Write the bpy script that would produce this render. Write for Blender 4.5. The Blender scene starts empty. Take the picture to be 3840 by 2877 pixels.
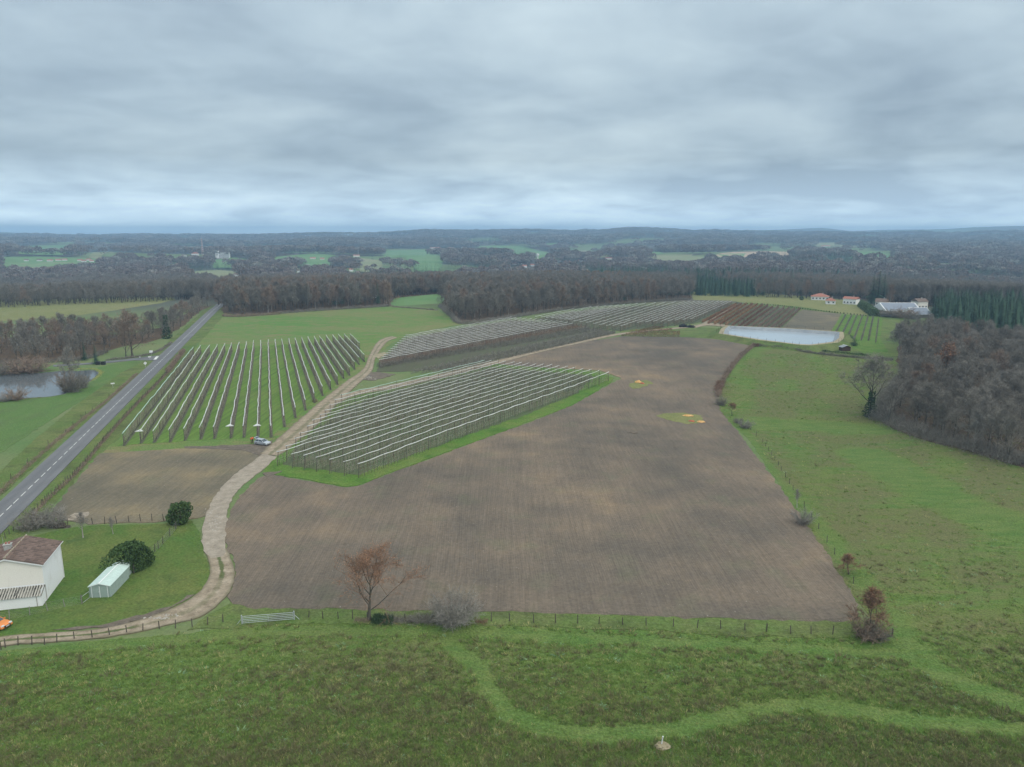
import bpy, bmesh, math, random
import numpy as np
from mathutils import Vector, Matrix, noise as mnoise
from mathutils.geometry import delaunay_2d_cdt
R = math.radians
random.seed(7)
SC = bpy.context.scene
COL = SC.collection

# ------------------------------------------------------------------ camera
F, H, HORIZON = 2755.0, 54.0, 872.0           # focal length in photo pixels, eye height, eye-level row
PITCH = math.atan((1438.5 - HORIZON) / F)
CP, SP = math.cos(PITCH), math.sin(PITCH)
cam_d = bpy.data.cameras.new('camera')
cam_d.sensor_fit = 'HORIZONTAL'; cam_d.sensor_width = 36.0
cam_d.lens = 36.0 * F / 3840.0
cam_d.clip_start = 1.0; cam_d.clip_end = 60000.0
cam = bpy.data.objects.new('camera', cam_d); COL.objects.link(cam)
cam.location = (0, 0, H); cam.rotation_euler = (math.pi / 2 - PITCH, 0, 0)
SC.camera = cam

# ------------------------------------------------------------------ overcast sky
SUN_EL, SUN_AZ = R(36), R(128)                  # azimuth measured from +Y (view direction) towards +X
w = bpy.data.worlds.new('World'); SC.world = w; w.use_nodes = True
nt = w.node_tree; nt.nodes.clear()
def _n(t, **k):
    n = nt.nodes.new(t)
    for a, b in k.items(): setattr(n, a, b)
    return n
def _math(op, a, b=None, clamp=False):
    n = _n('ShaderNodeMath', operation=op, use_clamp=clamp)
    for i, v in enumerate((a, b)):
        if v is None: continue
        if isinstance(v, (int, float)): n.inputs[i].default_value = v
        else: nt.links.new(v, n.inputs[i])
    return n.outputs[0]
tc = _n('ShaderNodeTexCoord')
sep = _n('ShaderNodeSeparateXYZ'); nt.links.new(tc.outputs['Generated'], sep.inputs[0])
zc = _math('MAXIMUM', sep.outputs[2], 0.0)
zz = _math('ADD', zc, 0.17)
ux = _math('DIVIDE', sep.outputs[0], zz); uy = _math('DIVIDE', sep.outputs[1], zz)
cmb = _n('ShaderNodeCombineXYZ'); nt.links.new(ux, cmb.inputs[0]); nt.links.new(uy, cmb.inputs[1])
def _noise(scale, detail, rough, off, dist=0.0):
    mp = _n('ShaderNodeMapping'); mp.inputs['Location'].default_value = off
    nt.links.new(cmb.outputs[0], mp.inputs[0])
    t = _n('ShaderNodeTexNoise'); t.inputs['Scale'].default_value = scale
    t.inputs['Detail'].default_value = detail; t.inputs['Roughness'].default_value = rough
    t.inputs['Distortion'].default_value = dist
    nt.links.new(mp.outputs[0], t.inputs['Vector']); return t.outputs[0]
n1 = _noise(0.75, 4, 0.5, (1.7, 0.6, 0.0), 0.4)
n2 = _noise(2.8, 4, 0.55, (4.1, 3.3, 2.0), 0.3)
mix12 = _math('ADD', _math('MULTIPLY', n1, 0.72), _math('MULTIPLY', n2, 0.28))
rmp = _n('ShaderNodeValToRGB'); cr = rmp.color_ramp
cr.elements[0].position = 0.38; cr.elements[0].color = (0.325, 0.43, 0.53, 1)
cr.elements[1].position = 0.66; cr.elements[1].color = (0.62, 0.755, 0.83, 1)
e = cr.elements.new(0.50); e.color = (0.45, 0.575, 0.67, 1)
nt.links.new(mix12, rmp.inputs[0])
# overcast luminance rises towards the zenith (CIE overcast gradient, softened)
grad = _math('ADD', _math('ADD', _math('MULTIPLY', _math('MULTIPLY', zc, zc), 2.4), 0.93), _math('MULTIPLY', _math('SUBTRACT', 1.0, _math('MULTIPLY', zc, 11.0), True), 0.95))
vm = _n('ShaderNodeVectorMath', operation='SCALE')
wht = _n('ShaderNodeMix', data_type='RGBA'); nt.links.new(_math('POWER', zc, 1.8, True), wht.inputs[0])   # cloud overhead is whiter than cloud far off
nt.links.new(rmp.outputs[0], wht.inputs[6]); wht.inputs[7].default_value = (0.60, 0.60, 0.56, 1)
nt.links.new(wht.outputs[2], vm.inputs[0]); nt.links.new(grad, vm.inputs['Scale'])
sky = _n('ShaderNodeTexSky'); sky.sky_type = 'NISHITA'; sky.sun_disc = False
sky.sun_elevation = SUN_EL; sky.sun_rotation = SUN_AZ
svm = _n('ShaderNodeVectorMath', operation='SCALE'); svm.inputs['Scale'].default_value = 0.08
nt.links.new(sky.outputs[0], svm.inputs[0])
mx = _n('ShaderNodeMix', data_type='RGBA'); mx.inputs[0].default_value = 0.94
nt.links.new(svm.outputs[0], mx.inputs[6]); nt.links.new(vm.outputs[0], mx.inputs[7])
bg = _n('ShaderNodeBackground'); bg.inputs['Strength'].default_value = 1.0
nt.links.new(mx.outputs[2], bg.inputs[0])
wo = _n('ShaderNodeOutputWorld'); nt.links.new(bg.outputs[0], wo.inputs[0])

sun_d = bpy.data.lights.new('sun', 'SUN'); sun_d.energy = 1.5; sun_d.angle = R(40); sun_d.color = (1.0, 0.92, 0.80)
sun = bpy.data.objects.new('sun', sun_d); COL.objects.link(sun)
sdir = Vector((math.sin(SUN_AZ) * math.cos(SUN_EL), math.cos(SUN_AZ) * math.cos(SUN_EL), math.sin(SUN_EL)))
sun.rotation_euler = sdir.to_track_quat('Z', 'Y').to_euler(); sun.location = (0, 0, 300)

vs = SC.view_settings; vs.view_transform = 'Standard'; vs.look = 'None'; vs.exposure = 0.0; vs.gamma = 1.0
HAZE = 0.00019
SC.cycles.use_denoising = True
SC.cycles.max_bounces = 5; SC.cycles.diffuse_bounces = 2; SC.cycles.glossy_bounces = 2
SC.cycles.volume_bounces = 0; SC.cycles.transparent_max_bounces = 6
SC.cycles.use_adaptive_sampling = True; SC.cycles.adaptive_threshold = 0.015; SC.cycles.adaptive_min_samples = 16

# ------------------------------------------------------------------ terrain height and pixel <-> ground
def sstep(a, b, v):
    t = min(1.0, max(0.0, (v - a) / (b - a))); return t * t * (3 - 2 * t)
def interp(tab, v):
    if v <= tab[0][0]: return tab[0][1]
    for (x0, y0), (x1, y1) in zip(tab, tab[1:]):
        if v <= x1: return y0 + (y1 - y0) * (v - x0) / (x1 - x0)
    return tab[-1][1]
# skyline rows of the photograph: the main ridge and the pale one behind it
SKY1 = [(-900, 878), (0, 876), (320, 884), (640, 880), (980, 883), (1250, 877), (1440, 878), (1560, 872), (1610, 868), (1700, 870), (1850, 866), (2010, 864),
        (2120, 868), (2240, 864), (2300, 857), (2370, 856), (2480, 861), (2560, 867), (2660, 865), (2800, 870), (2950, 873), (3020, 871), (3150, 875),
        (3280, 876), (3390, 871), (3480, 878), (3630, 871), (3840, 870), (4700, 868)]
SKY2 = [(-900, 860), (0, 863), (110, 871), (300, 881), (500, 886), (2300, 886), (2500, 862), (2700, 864), (2880, 861), (3035, 854), (3140, 866), (3270, 861),
        (3470, 859), (3580, 852), (3730, 847), (3840, 849), (4700, 846)]
DIPS = [(88, 212, 46, 52, -5.0), (20, 160, 40, 45, 0.8), (150, 230, 60, 50, -3.0)]
def relief(x, y):
    r = math.hypot(x, y)
    z = 0.0
    if y > 0 and r < 700:
        for cx, cy, sx, sy, a in DIPS:
            q = ((x - cx) / sx) ** 2 + ((y - cy) / sy) ** 2
            if q < 9: z += a * math.exp(-q)
    if r > 560:
        s = sstep(560, 1200, r)
        z += -20 * s + s * 14 * mnoise.noise((x / 520, y / 520, 3.1)) + sstep(1200, 2200, r) * 36 * mnoise.noise((x / 1500, y / 760, 6.2)) + s * 4 * mnoise.noise((x / 300, y / 300, 7.7))
    if r > 1700 and y > 0:
        az = x / max(y, 1.0); px = 1920 + az * F * CP
        dep = y
        r1, r2 = 5600.0, 8600.0
        h1 = H + (HORIZON - interp(SKY1, px)) / 2872.0 * dep * (r1 / r) - 8
        h2 = H + (HORIZON - interp(SKY2, px)) / 2872.0 * dep * (r2 / r)
        s1 = sstep(2100, r1, r)
        z = z * (1 - s1 * 0.8) + h1 * s1 + s1 * (1 - sstep(4300, 5500, r)) * 26 * mnoise.noise((x / 1300, y / 1300, 1.3))
        if r > r1:
            t = sstep(r1, r2, r); dipv = -34 * math.sin(math.pi * min(1, (r - r1) / (r2 - r1)))
            z = h1 * (1 - t) + h2 * t + dipv - 60 * sstep(r2, 10000, r)
    return z
def openness(x, y):
    return mnoise.noise((x / 420, y / 420, 2.0)) + 0.35 * mnoise.noise((x / 120, y / 120, 4.4))
def ray(px, py):
    dx, du = (px - 1920) / F, -(py - 1438.5) / F
    return (dx, CP + du * SP, -SP + du * CP)
def P(px, py, z=0.0):
    """ground point (plus height z) seen at photo pixel px, py"""
    d = ray(px, py)
    if py > 1060:
        h = 0.0
        for _ in range(6):
            t = (h + z - H) / d[2]; x, y = d[0] * t, d[1] * t; h = relief(x, y)
        return Vector((x, y, h + z))
    t0 = t = 300.0
    while t < 9500:
        t *= 1.012
        x, y = d[0] * t, d[1] * t
        if H + d[2] * t < relief(x, y) + z: break
        t0 = t
    for _ in range(12):
        m = (t0 + t) / 2
        if H + d[2] * m < relief(d[0] * m, d[1] * m) + z: t = m
        else: t0 = m
    return Vector((d[0] * t, d[1] * t, relief(d[0] * t, d[1] * t) + z))
def proj(p):
    q = p[2] - H; dep = p[1] * CP - q * SP; up = p[1] * SP + q * CP
    return 1920 + F * p[0] / dep, 1438.5 - F * up / dep
def hpx(px, py, topy):
    """height of a thing standing at px,py whose top is at row topy"""
    b = P(px, py); lo, hi = 0.0, 60.0
    for _ in range(30):
        m = (lo + hi) / 2
        if proj((b.x, b.y, b.z + m))[1] > topy: lo = m
        else: hi = m
    return lo
def G(x, y, z=0.0): return Vector((x, y, relief(x, y) + z))
def poly_px(pts): return [P(*p) for p in pts]
def inside(px, py, poly):
    """vectorised point in polygon"""
    px = np.asarray(px); py = np.asarray(py); c = np.zeros(px.shape, bool)
    n = len(poly); j = n - 1
    for i in range(n):
        xi, yi = poly[i][0], poly[i][1]; xj, yj = poly[j][0], poly[j][1]
        if yi != yj:
            c ^= ((yi > py) != (yj > py)) & (px < (xj - xi) * (py - yi) / (yj - yi) + xi)
        j = i
    return c
# ------------------------------------------------------------------ materials
class NT:
    def __init__(s, m): s.t = m.node_tree; s.co = None
    def n(s, t, **k):
        x = s.t.nodes.new(t)
        for a, b in k.items(): setattr(x, a, b)
        return x
    def link(s, a, b): s.t.links.new(a, b)
    def put(s, sock, v):
        if isinstance(v, (int, float)): sock.default_value = v
        elif isinstance(v, tuple): sock.default_value = v if len(v) == 4 or sock.type == 'VECTOR' else v + (1,)
        else: s.link(v, sock)
    def coord(s):
        if s.co is None: s.co = s.n('ShaderNodeTexCoord').outputs['Object']
        return s.co
    def vec(s, scale=(1, 1, 1), rot=0.0, loc=(0, 0, 0)):
        m = s.n('ShaderNodeMapping'); m.inputs['Scale'].default_value = scale
        m.inputs['Rotation'].default_value = (0, 0, rot); m.inputs['Location'].default_value = loc
        s.link(s.coord(), m.inputs[0]); return m.outputs[0]
    def noise(s, scale, detail=3, rough=0.55, vec=None, dist=0.0):
        t = s.n('ShaderNodeTexNoise'); t.inputs['Scale'].default_value = scale; t.inputs['Detail'].default_value = detail
        t.inputs['Roughness'].default_value = rough; t.inputs['Distortion'].default_value = dist
        s.link(vec if vec is not None else s.coord(), t.inputs['Vector']); return t.outputs[0]
    def vor(s, scale, vec=None, out='Distance'):
        t = s.n('ShaderNodeTexVoronoi'); t.inputs['Scale'].default_value = scale
        s.link(vec if vec is not None else s.coord(), t.inputs['Vector']); return t.outputs[out]
    def wave(s, scale, vec=None, dist=0.0, dscale=1.0, axis='X'):
        t = s.n('ShaderNodeTexWave', bands_direction=axis); t.inputs['Scale'].default_value = scale
        t.inputs['Distortion'].default_value = dist; t.inputs['Detail'].default_value = 2; t.inputs['Detail Scale'].default_value = dscale
        s.link(vec if vec is not None else s.coord(), t.inputs['Vector']); return t.outputs['Fac']
    def math(s, op, a, b=None, clamp=False):
        n = s.n('ShaderNodeMath', operation=op, use_clamp=clamp)
        s.put(n.inputs[0], a)
        if b is not None: s.put(n.inputs[1], b)
        return n.outputs[0]
    def rng(s, v, a, b, c=0.0, d=1.0):
        n = s.n('ShaderNodeMapRange'); s.link(v, n.inputs[0])
        for i, q in enumerate((a, b, c, d)): n.inputs[i + 1].default_value = q
        return n.outputs[0]
    def ramp(s, v, stops):
        n = s.n('ShaderNodeValToRGB'); c = n.color_ramp
        c.elements[0].position, c.elements[0].color = stops[0][0], stops[0][1] + (1,)
        c.elements[1].position, c.elements[1].color = stops[-1][0], stops[-1][1] + (1,)
        for p, q in stops[1:-1]: c.elements.new(p).color = q + (1,)
        s.link(v, n.inputs[0]); return n.outputs[0]
    def mix(s, f, a, b, mode='MIX'):
        n = s.n('ShaderNodeMix', data_type='RGBA', blend_type=mode)
        s.put(n.inputs[0], f); s.put(n.inputs[6], a); s.put(n.inputs[7], b); return n.outputs[2]
    def attr(s, name): return s.n('ShaderNodeAttribute', attribute_name=name).outputs['Fac']
    def rnd(s): return s.n('ShaderNodeObjectInfo').outputs['Random']
    def bump(s, h, strength=0.5, dist=0.1):
        n = s.n('ShaderNodeBump'); n.inputs['Strength'].default_value = strength; n.inputs['Distance'].default_value = dist
        s.link(h, n.inputs['Height']); return n.outputs[0]
def mat(name, fn=None, col=(0.5, 0.5, 0.5), rough=0.85, metal=0.0, spec=0.25):
    m = bpy.data.materials.new(name); m.use_nodes = True
    b = m.node_tree.nodes['Principled BSDF']
    b.inputs['Roughness'].default_value = rough; b.inputs['Metallic'].default_value = metal
    b.inputs['Specular IOR Level'].default_value = spec
    b.inputs['Base Color'].default_value = col + (1,)
    if fn:
        s = NT(m); r = fn(s)
        c, nrm = r if isinstance(r, tuple) else (r, None)
        s.link(c, b.inputs['Base Color'])
        if nrm is not None: s.link(nrm, b.inputs['Normal'])
    return m
def speck(s, base, amt=0.25, scale=3.0, detail=4):
    """grain and uneven wear on a plain paint colour"""
    f = s.rng(s.noise(scale, detail, 0.6), 0.3, 0.7, 1 - amt, 1 + amt * 0.6)
    n = s.n('ShaderNodeVectorMath', operation='SCALE'); n.inputs[0].default_value = base; s.link(f, n.inputs['Scale'])
    return n.outputs[0]
def plain(name, col, rough=0.8, amt=0.25, scale=3.0, metal=0.0, spec=0.25):
    return mat(name, lambda s: speck(s, col, amt, scale), rough=rough, metal=metal, spec=spec)
def scaled(s, c, f):
    n = s.n('ShaderNodeVectorMath', operation='SCALE'); s.link(c, n.inputs[0]); s.link(f, n.inputs['Scale']); return n.outputs[0]

MT = {}
def grass_fn(green, dry, dark, big=0.03, streak=None, damt=(0.5, 0.7)):
    def fn(s):
        v = s.vec((1, 1, 1)) if streak is None else s.vec(streak[0], streak[1])
        a = s.noise(big, 3, 0.6, v); b = s.noise(0.35, 3, 0.65, v); c = s.noise(2.6, 2, 0.7)
        k = s.math('ADD', s.math('MULTIPLY', a, 0.6), s.math('MULTIPLY', b, 0.4))
        col = s.mix(s.rng(k, 0.38, 0.62), green, dry)
        col = s.mix(s.rng(s.noise(0.16, 3, 0.62, v), damt[0], damt[1], 0, 0.85), col, dark)
        col = scaled(s, col, s.rng(c, 0.25, 0.75, 0.62, 1.38))
        return col, s.bump(c, 0.6, 0.25)
    return fn
MT['verge'] = mat('verge_grass', grass_fn((0.085, 0.138, 0.036), (0.135, 0.158, 0.058), (0.07, 0.085, 0.035), 0.05), rough=0.95, spec=0.1)
MT['lawn'] = mat('lawn_grass', grass_fn((0.07, 0.130, 0.029), (0.12, 0.142, 0.042), (0.06, 0.105, 0.03), 0.08, None, (0.55, 0.75)), rough=0.95, spec=0.1)
MT['green_field'] = mat('green_field', grass_fn((0.088, 0.185, 0.042), (0.165, 0.18, 0.072), (0.20, 0.165, 0.088), 0.022, ((0.5, 1.0, 1), R(25))), rough=0.95, spec=0.1)
MT['pasture'] = mat('pasture', grass_fn((0.165, 0.18, 0.066), (0.20, 0.195, 0.09), (0.13, 0.15, 0.06), 0.015), rough=0.95, spec=0.1)
MT['leftmeadow'] = mat('pond_meadow', grass_fn((0.075, 0.15, 0.04), (0.11, 0.165, 0.055), (0.09, 0.13, 0.05), 0.03, ((1, 0.35, 1), R(16))), rough=0.95, spec=0.1)
def meadow(s):
    weed = s.attr('weed'); path = s.attr('path')
    v = s.vec((0.30, 1.0, 1), R(6))
    a = s.noise(0.06, 3, 0.62, v); b = s.noise(0.5, 3, 0.66, v); c = s.noise(3.2, 2, 0.7); d = s.noise(1.1, 2, 0.6)
    green = s.mix(s.rng(b, 0.35, 0.65), (0.080, 0.148, 0.034), (0.130, 0.178, 0.052))
    green = s.mix(s.rng(a, 0.42, 0.68, 0, 0.55), green, (0.15, 0.155, 0.05))
    wd = s.mix(s.rng(d, 0.3, 0.7), (0.130, 0.116, 0.064), (0.125, 0.132, 0.056))
    k = s.math('ADD', weed, s.math('MULTIPLY', s.math('SUBTRACT', b, 0.5), 1.3))
    k = s.math('ADD', k, s.math('MULTIPLY', s.math('SUBTRACT', a, 0.5), 1.2))
    k = s.rng(k, 0.30, 0.84)
    col = s.mix(s.math('MULTIPLY', k, 0.72), green, wd)
    pcol = s.mix(s.rng(b, 0.35, 0.65), (0.082, 0.150, 0.038), (0.122, 0.172, 0.052))
    col = s.mix(s.math('MULTIPLY', path, 0.62), col, pcol)
    col = scaled(s, col, s.rng(c, 0.25, 0.75, 0.6, 1.4))
    return col, s.bump(c, 0.8, 0.3)
MT['meadow'] = mat('meadow', meadow, rough=0.95, spec=0.1)
def plough_fn(rot, hue=(1, 1, 1), freq=0.8):
    def fn(s):
        a = s.noise(0.02, 2, 0.6); b = s.noise(0.09, 3, 0.6); c = s.noise(1.8, 3, 0.75)
        v = s.vec((1, 0.025, 1), rot)
        st = s.noise(2.6, 3, 0.75, v)
        wv = s.wave(freq, s.vec((1, 1, 1), rot), 1.4, 0.15)
        k = s.math('ADD', s.math('MULTIPLY', a, 0.62), s.math('MULTIPLY', b, 0.38))
        col = s.ramp(k, [(0.38, (0.112 * hue[0], 0.098 * hue[1], 0.082 * hue[2])), (0.48, (0.147 * hue[0], 0.121 * hue[1], 0.096 * hue[2])),
                         (0.55, (0.174 * hue[0], 0.139 * hue[1], 0.106 * hue[2])), (0.66, (0.25 * hue[0], 0.185 * hue[1], 0.122 * hue[2]))])
        col = s.mix(s.rng(s.noise(0.13, 2, 0.6), 0.55, 0.75, 0, 0.35), col, (0.125, 0.135, 0.085))
        f = s.math('ADD', s.rng(st, 0.3, 0.7, 0.84, 1.14), s.rng(wv, 0, 1, -0.06, 0.05))
        f = s.math('MULTIPLY', f, s.rng(c, 0.25, 0.75, 0.78, 1.22))
        col = scaled(s, col, f)
        fl = s.math('MULTIPLY', s.rng(s.vor(1.15), 0.09, 0.05), s.rng(s.noise(0.7, 2), 0.5, 0.62))
        col = s.mix(s.math('MULTIPLY', fl, 0.75), col, (0.52, 0.49, 0.44))
        return col, s.bump(c, 0.7, 0.16)
    return fn
MT['plough'] = mat('ploughed_soil', plough_fn(R(-4)), rough=0.97, spec=0.08)
MT['plough_head'] = mat('headland_soil', plough_fn(R(88)), rough=0.97, spec=0.08)
MT['plough_left'] = mat('ploughed_soil_green', plough_fn(R(16), (0.93, 1.0, 0.94)), rough=0.97, spec=0.08)
MT['plough_far'] = mat('far_soil', plough_fn(R(-30), (0.9, 0.98, 0.92), 0.2), rough=0.97, spec=0.08)
def orchard_fn(rot, g1, g2, g3):
    def fn(s):
        st = s.noise(0.9, 4, 0.6, s.vec((1, 0.03, 1), rot)); a = s.noise(0.05, 4, 0.6); c = s.noise(2.4, 4, 0.7)
        col = s.mix(s.rng(st, 0.36, 0.64), g1, g2)
        col = s.mix(s.rng(a, 0.45, 0.7, 0, 0.7), col, g3)
        return scaled(s, col, s.rng(c, 0.25, 0.75, 0.78, 1.22)), s.bump(c, 0.5, 0.2)
    return fn
MT['orchard_left'] = mat('orchard_lane_grass', orchard_fn(R(-17.5), (0.09, 0.155, 0.038), (0.14, 0.235, 0.05), (0.16, 0.205, 0.065)), rough=0.95, spec=0.1)
MT['orchard_near'] = mat('orchard_floor', orchard_fn(R(32.5), (0.085, 0.10, 0.055), (0.105, 0.128, 0.065), (0.08, 0.125, 0.055)), rough=0.95, spec=0.1)
MT['orchard_far'] = mat('orchard_far_floor', orchard_fn(R(32), (0.078, 0.085, 0.055), (0.092, 0.115, 0.055), (0.085, 0.09, 0.066)), rough=0.95, spec=0.1)
MT['orchard_mid'] = mat('vine_floor', orchard_fn(R(34), (0.085, 0.082, 0.06), (0.088, 0.10, 0.055), (0.10, 0.095, 0.07)), rough=0.95, spec=0.1)
MT['soil_strip'] = mat('bare_strip', lambda s: s.mix(s.rng(s.noise(0.8, 4, 0.65), 0.35, 0.65), (0.125, 0.115, 0.09), (0.095, 0.115, 0.06)), rough=0.95, spec=0.1)
MT['grass_rim'] = mat('orchard_rim_grass', grass_fn((0.075, 0.165, 0.026), (0.125, 0.17, 0.045), (0.055, 0.12, 0.022), 0.06), rough=0.95, spec=0.1)
def track(s):
    u = s.attr('u'); a = s.noise(0.5, 4, 0.65); c = s.noise(2.2, 3, 0.72)
    col = s.ramp(a, [(0.3, (0.19, 0.155, 0.11)), (0.52, (0.285, 0.235, 0.175)), (0.7, (0.36, 0.305, 0.235))])
    edge = s.math('ABSOLUTE', s.math('SUBTRACT', u, 0.5))
    mid = s.math('MULTIPLY', s.rng(s.math('ADD', edge, s.math('MULTIPLY', s.math('SUBTRACT', a, 0.5), 0.22)), 0.13, 0.06), s.attr('rut'))
    rim = s.rng(s.math('ADD', edge, s.math('MULTIPLY', s.math('SUBTRACT', c, 0.5), 0.25)), 0.38, 0.5)
    col = s.mix(mid, col, (0.10, 0.115, 0.05)); col = s.mix(s.math('MULTIPLY', rim, 0.7), col, (0.115, 0.11, 0.065))
    col = scaled(s, col, s.rng(c, 0.28, 0.72, 0.76, 1.24))
    return col, s.bump(c, 0.7, 0.12)
MT['track'] = mat('stony_track', track, rough=0.95, spec=0.1)
MT['gravel'] = mat('pale_gravel', lambda s: (scaled(s, s.ramp(s.noise(0.55, 5, 0.65), [(0.3, (0.235, 0.20, 0.16)), (0.5, (0.30, 0.26, 0.21)), (0.7, (0.36, 0.315, 0.26))]), s.rng(s.noise(3.0, 4, 0.75), 0.3, 0.7, 0.78, 1.18)), s.bump(s.noise(3.0, 2, 0.75), 0.6, 0.1)), rough=0.95, spec=0.1)
MT['mud'] = mat('bare_mud', lambda s: scaled(s, s.ramp(s.noise(0.7, 5, 0.65), [(0.3, (0.085, 0.07, 0.055)), (0.7, (0.17, 0.14, 0.11))]), s.rng(s.noise(2.5, 4, 0.7), 0.3, 0.7, 0.75, 1.25)), rough=0.9)
MT['sand'] = mat('sandy_bank', lambda s: s.ramp(s.noise(0.35, 5, 0.65), [(0.3, (0.20, 0.175, 0.105)), (0.55, (0.29, 0.25, 0.165)), (0.75, (0.34, 0.30, 0.21))]), rough=0.95)
def asphalt(s):
    u = s.attr('u'); a = s.noise(0.25, 4, 0.6, s.vec((1, 0.12, 1), R(16.2))); c = s.noise(4.0, 4, 0.7)
    col = s.mix(s.rng(a, 0.35, 0.65), (0.118, 0.121, 0.128), (0.158, 0.16, 0.168))
    e = s.math('ABSOLUTE', s.math('SUBTRACT', s.math('ABSOLUTE', s.math('SUBTRACT', u, 0.5)), 0.24))
    col = s.mix(s.rng(e, 0.02, 0.12, 0.35, 0.0), col, (0.095, 0.097, 0.104))
    return scaled(s, col, s.rng(c, 0.3, 0.7, 0.86, 1.14))
MT['asphalt'] = mat('worn_asphalt', asphalt, rough=0.85, spec=0.3)
MT['paint'] = plain('road_paint', (0.66, 0.66, 0.64), 0.7, 0.25, 2.0)
MT['litter'] = mat('leaf_litter', lambda s: scaled(s, s.ramp(s.noise(0.3, 5, 0.65), [(0.3, (0.065, 0.05, 0.038)), (0.55, (0.11, 0.078, 0.052)), (0.75, (0.10, 0.095, 0.05))]), s.rng(s.noise(2, 3), 0.3, 0.7, 0.75, 1.25)), rough=0.95, spec=0.05)
def ground(s):
    wd = s.attr('wood'); a = s.noise(0.004, 5, 0.6); b = s.noise(0.03, 4, 0.65); c = s.noise(1.5, 3)
    g = s.mix(s.rng(b, 0.35, 0.65), (0.10, 0.165, 0.06), (0.155, 0.18, 0.085))
    f = s.mix(s.rng(a, 0.42, 0.6), (0.115, 0.10, 0.088), (0.088, 0.098, 0.075))
    col = s.mix(wd, g, f)
    return scaled(s, col, s.rng(c, 0.3, 0.7, 0.85, 1.15))
MT['ground'] = mat('open_ground', ground, rough=0.97, spec=0.05)
def far_field(c1, c2):
    return lambda s: s.mix(s.rng(s.noise(0.012, 4, 0.6), 0.35, 0.65), c1, c2)
MT['far_green'] = mat('far_green_field', far_field((0.10, 0.20, 0.075), (0.15, 0.23, 0.10)), rough=0.97, spec=0.05)
MT['far_pale'] = mat('far_pale_field', far_field((0.18, 0.21, 0.105), (0.23, 0.235, 0.14)), rough=0.97, spec=0.05)
MT['far_tan'] = mat('far_tan_field', far_field((0.36, 0.27, 0.19), (0.42, 0.33, 0.24)), rough=0.97, spec=0.05)
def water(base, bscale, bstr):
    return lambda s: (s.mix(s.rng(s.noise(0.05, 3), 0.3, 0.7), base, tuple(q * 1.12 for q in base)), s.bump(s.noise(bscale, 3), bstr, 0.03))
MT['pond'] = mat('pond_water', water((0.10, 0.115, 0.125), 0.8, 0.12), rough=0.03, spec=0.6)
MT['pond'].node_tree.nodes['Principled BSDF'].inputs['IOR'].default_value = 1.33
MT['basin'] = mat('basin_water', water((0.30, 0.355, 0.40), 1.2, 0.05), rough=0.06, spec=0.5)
MT['liner'] = mat('pond_liner', lambda s: s.mix(s.rng(s.noise(0.4, 4), 0.35, 0.65), (0.20, 0.225, 0.25), (0.27, 0.29, 0.31)), rough=0.6)

# vegetation
def bark(name, c1, c2, sc=1.5):
    return mat(name, lambda s: scaled(s, s.mix(s.rng(s.noise(sc, 4, 0.6, s.vec((1, 1, 0.25))), 0.35, 0.65), c1, c2), s.rng(s.rnd(), 0, 1, 0.85, 1.15)), rough=0.95, spec=0.05)
def twig(name, c1, c2, var=0.22):
    def fn(s):
        col = s.mix(s.rnd(), c1, c2)
        return scaled(s, col, s.rng(s.noise(0.5, 3), 0.3, 0.7, 1 - var, 1 + var))
    return mat(name, fn, rough=0.95, spec=0.03)
MT['bark'] = bark('oak_bark', (0.071, 0.064, 0.055), (0.121, 0.113, 0.092))
MT['bark_pale'] = bark('birch_bark', (0.24, 0.225, 0.205), (0.36, 0.34, 0.315), 3.0)
MT['twig'] = twig('bare_twigs', (0.172, 0.159, 0.137), (0.236, 0.218, 0.191))
MT['twig_brown'] = twig('brown_twigs', (0.225, 0.168, 0.130), (0.262, 0.198, 0.155))
MT['twig_grey'] = twig('grey_twigs', (0.223, 0.211, 0.191), (0.267, 0.250, 0.223))
MT['twig_red'] = twig('reddish_twigs', (0.185, 0.118, 0.090), (0.235, 0.145, 0.10))
MT['leaf_orange'] = twig('orange_leaves', (0.32, 0.185, 0.115), (0.38, 0.21, 0.125), 0.3)
MT['leaf_rust'] = twig('rust_leaves', (0.239, 0.133, 0.084), (0.300, 0.185, 0.105), 0.35)
MT['twig_apple'] = twig('apple_twigs', (0.326, 0.283, 0.239), (0.392, 0.341, 0.290))
MT['twig_far'] = twig('far_twigs', (0.151, 0.126, 0.114), (0.202, 0.163, 0.147))
MT['twig_far2'] = twig('far_brown_twigs', (0.163, 0.129, 0.106), (0.184, 0.153, 0.132))
MT['larch'] = twig('larch_needles', (0.240, 0.163, 0.096), (0.271, 0.194, 0.124))
MT['needle'] = twig('conifer_needles', (0.060, 0.116, 0.079), (0.092, 0.151, 0.095), 0.3)
MT['leaf_dark'] = twig('evergreen_leaves', (0.055, 0.095, 0.036), (0.088, 0.136, 0.051), 0.4)
MT['leaf_dark2'] = twig('laurel_leaves', (0.065, 0.101, 0.047), (0.081, 0.121, 0.054), 0.3)
MT['ivy'] = twig('ivy_leaves', (0.038, 0.068, 0.036), (0.054, 0.089, 0.046), 0.35)
MT['tuft_green'] = twig('grass_tuft', (0.120, 0.217, 0.048), (0.205, 0.279, 0.078), 0.3)
MT['tuft_dry'] = twig('dry_tuft', (0.353, 0.353, 0.130), (0.564, 0.506, 0.248), 0.3)
MT['tuft_dark'] = twig('weed_stalks', (0.165, 0.160, 0.085), (0.228, 0.217, 0.108), 0.3)
MT['tuft_blue'] = twig('thistle_leaves', (0.210, 0.336, 0.189), (0.273, 0.399, 0.210), 0.3)

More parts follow.
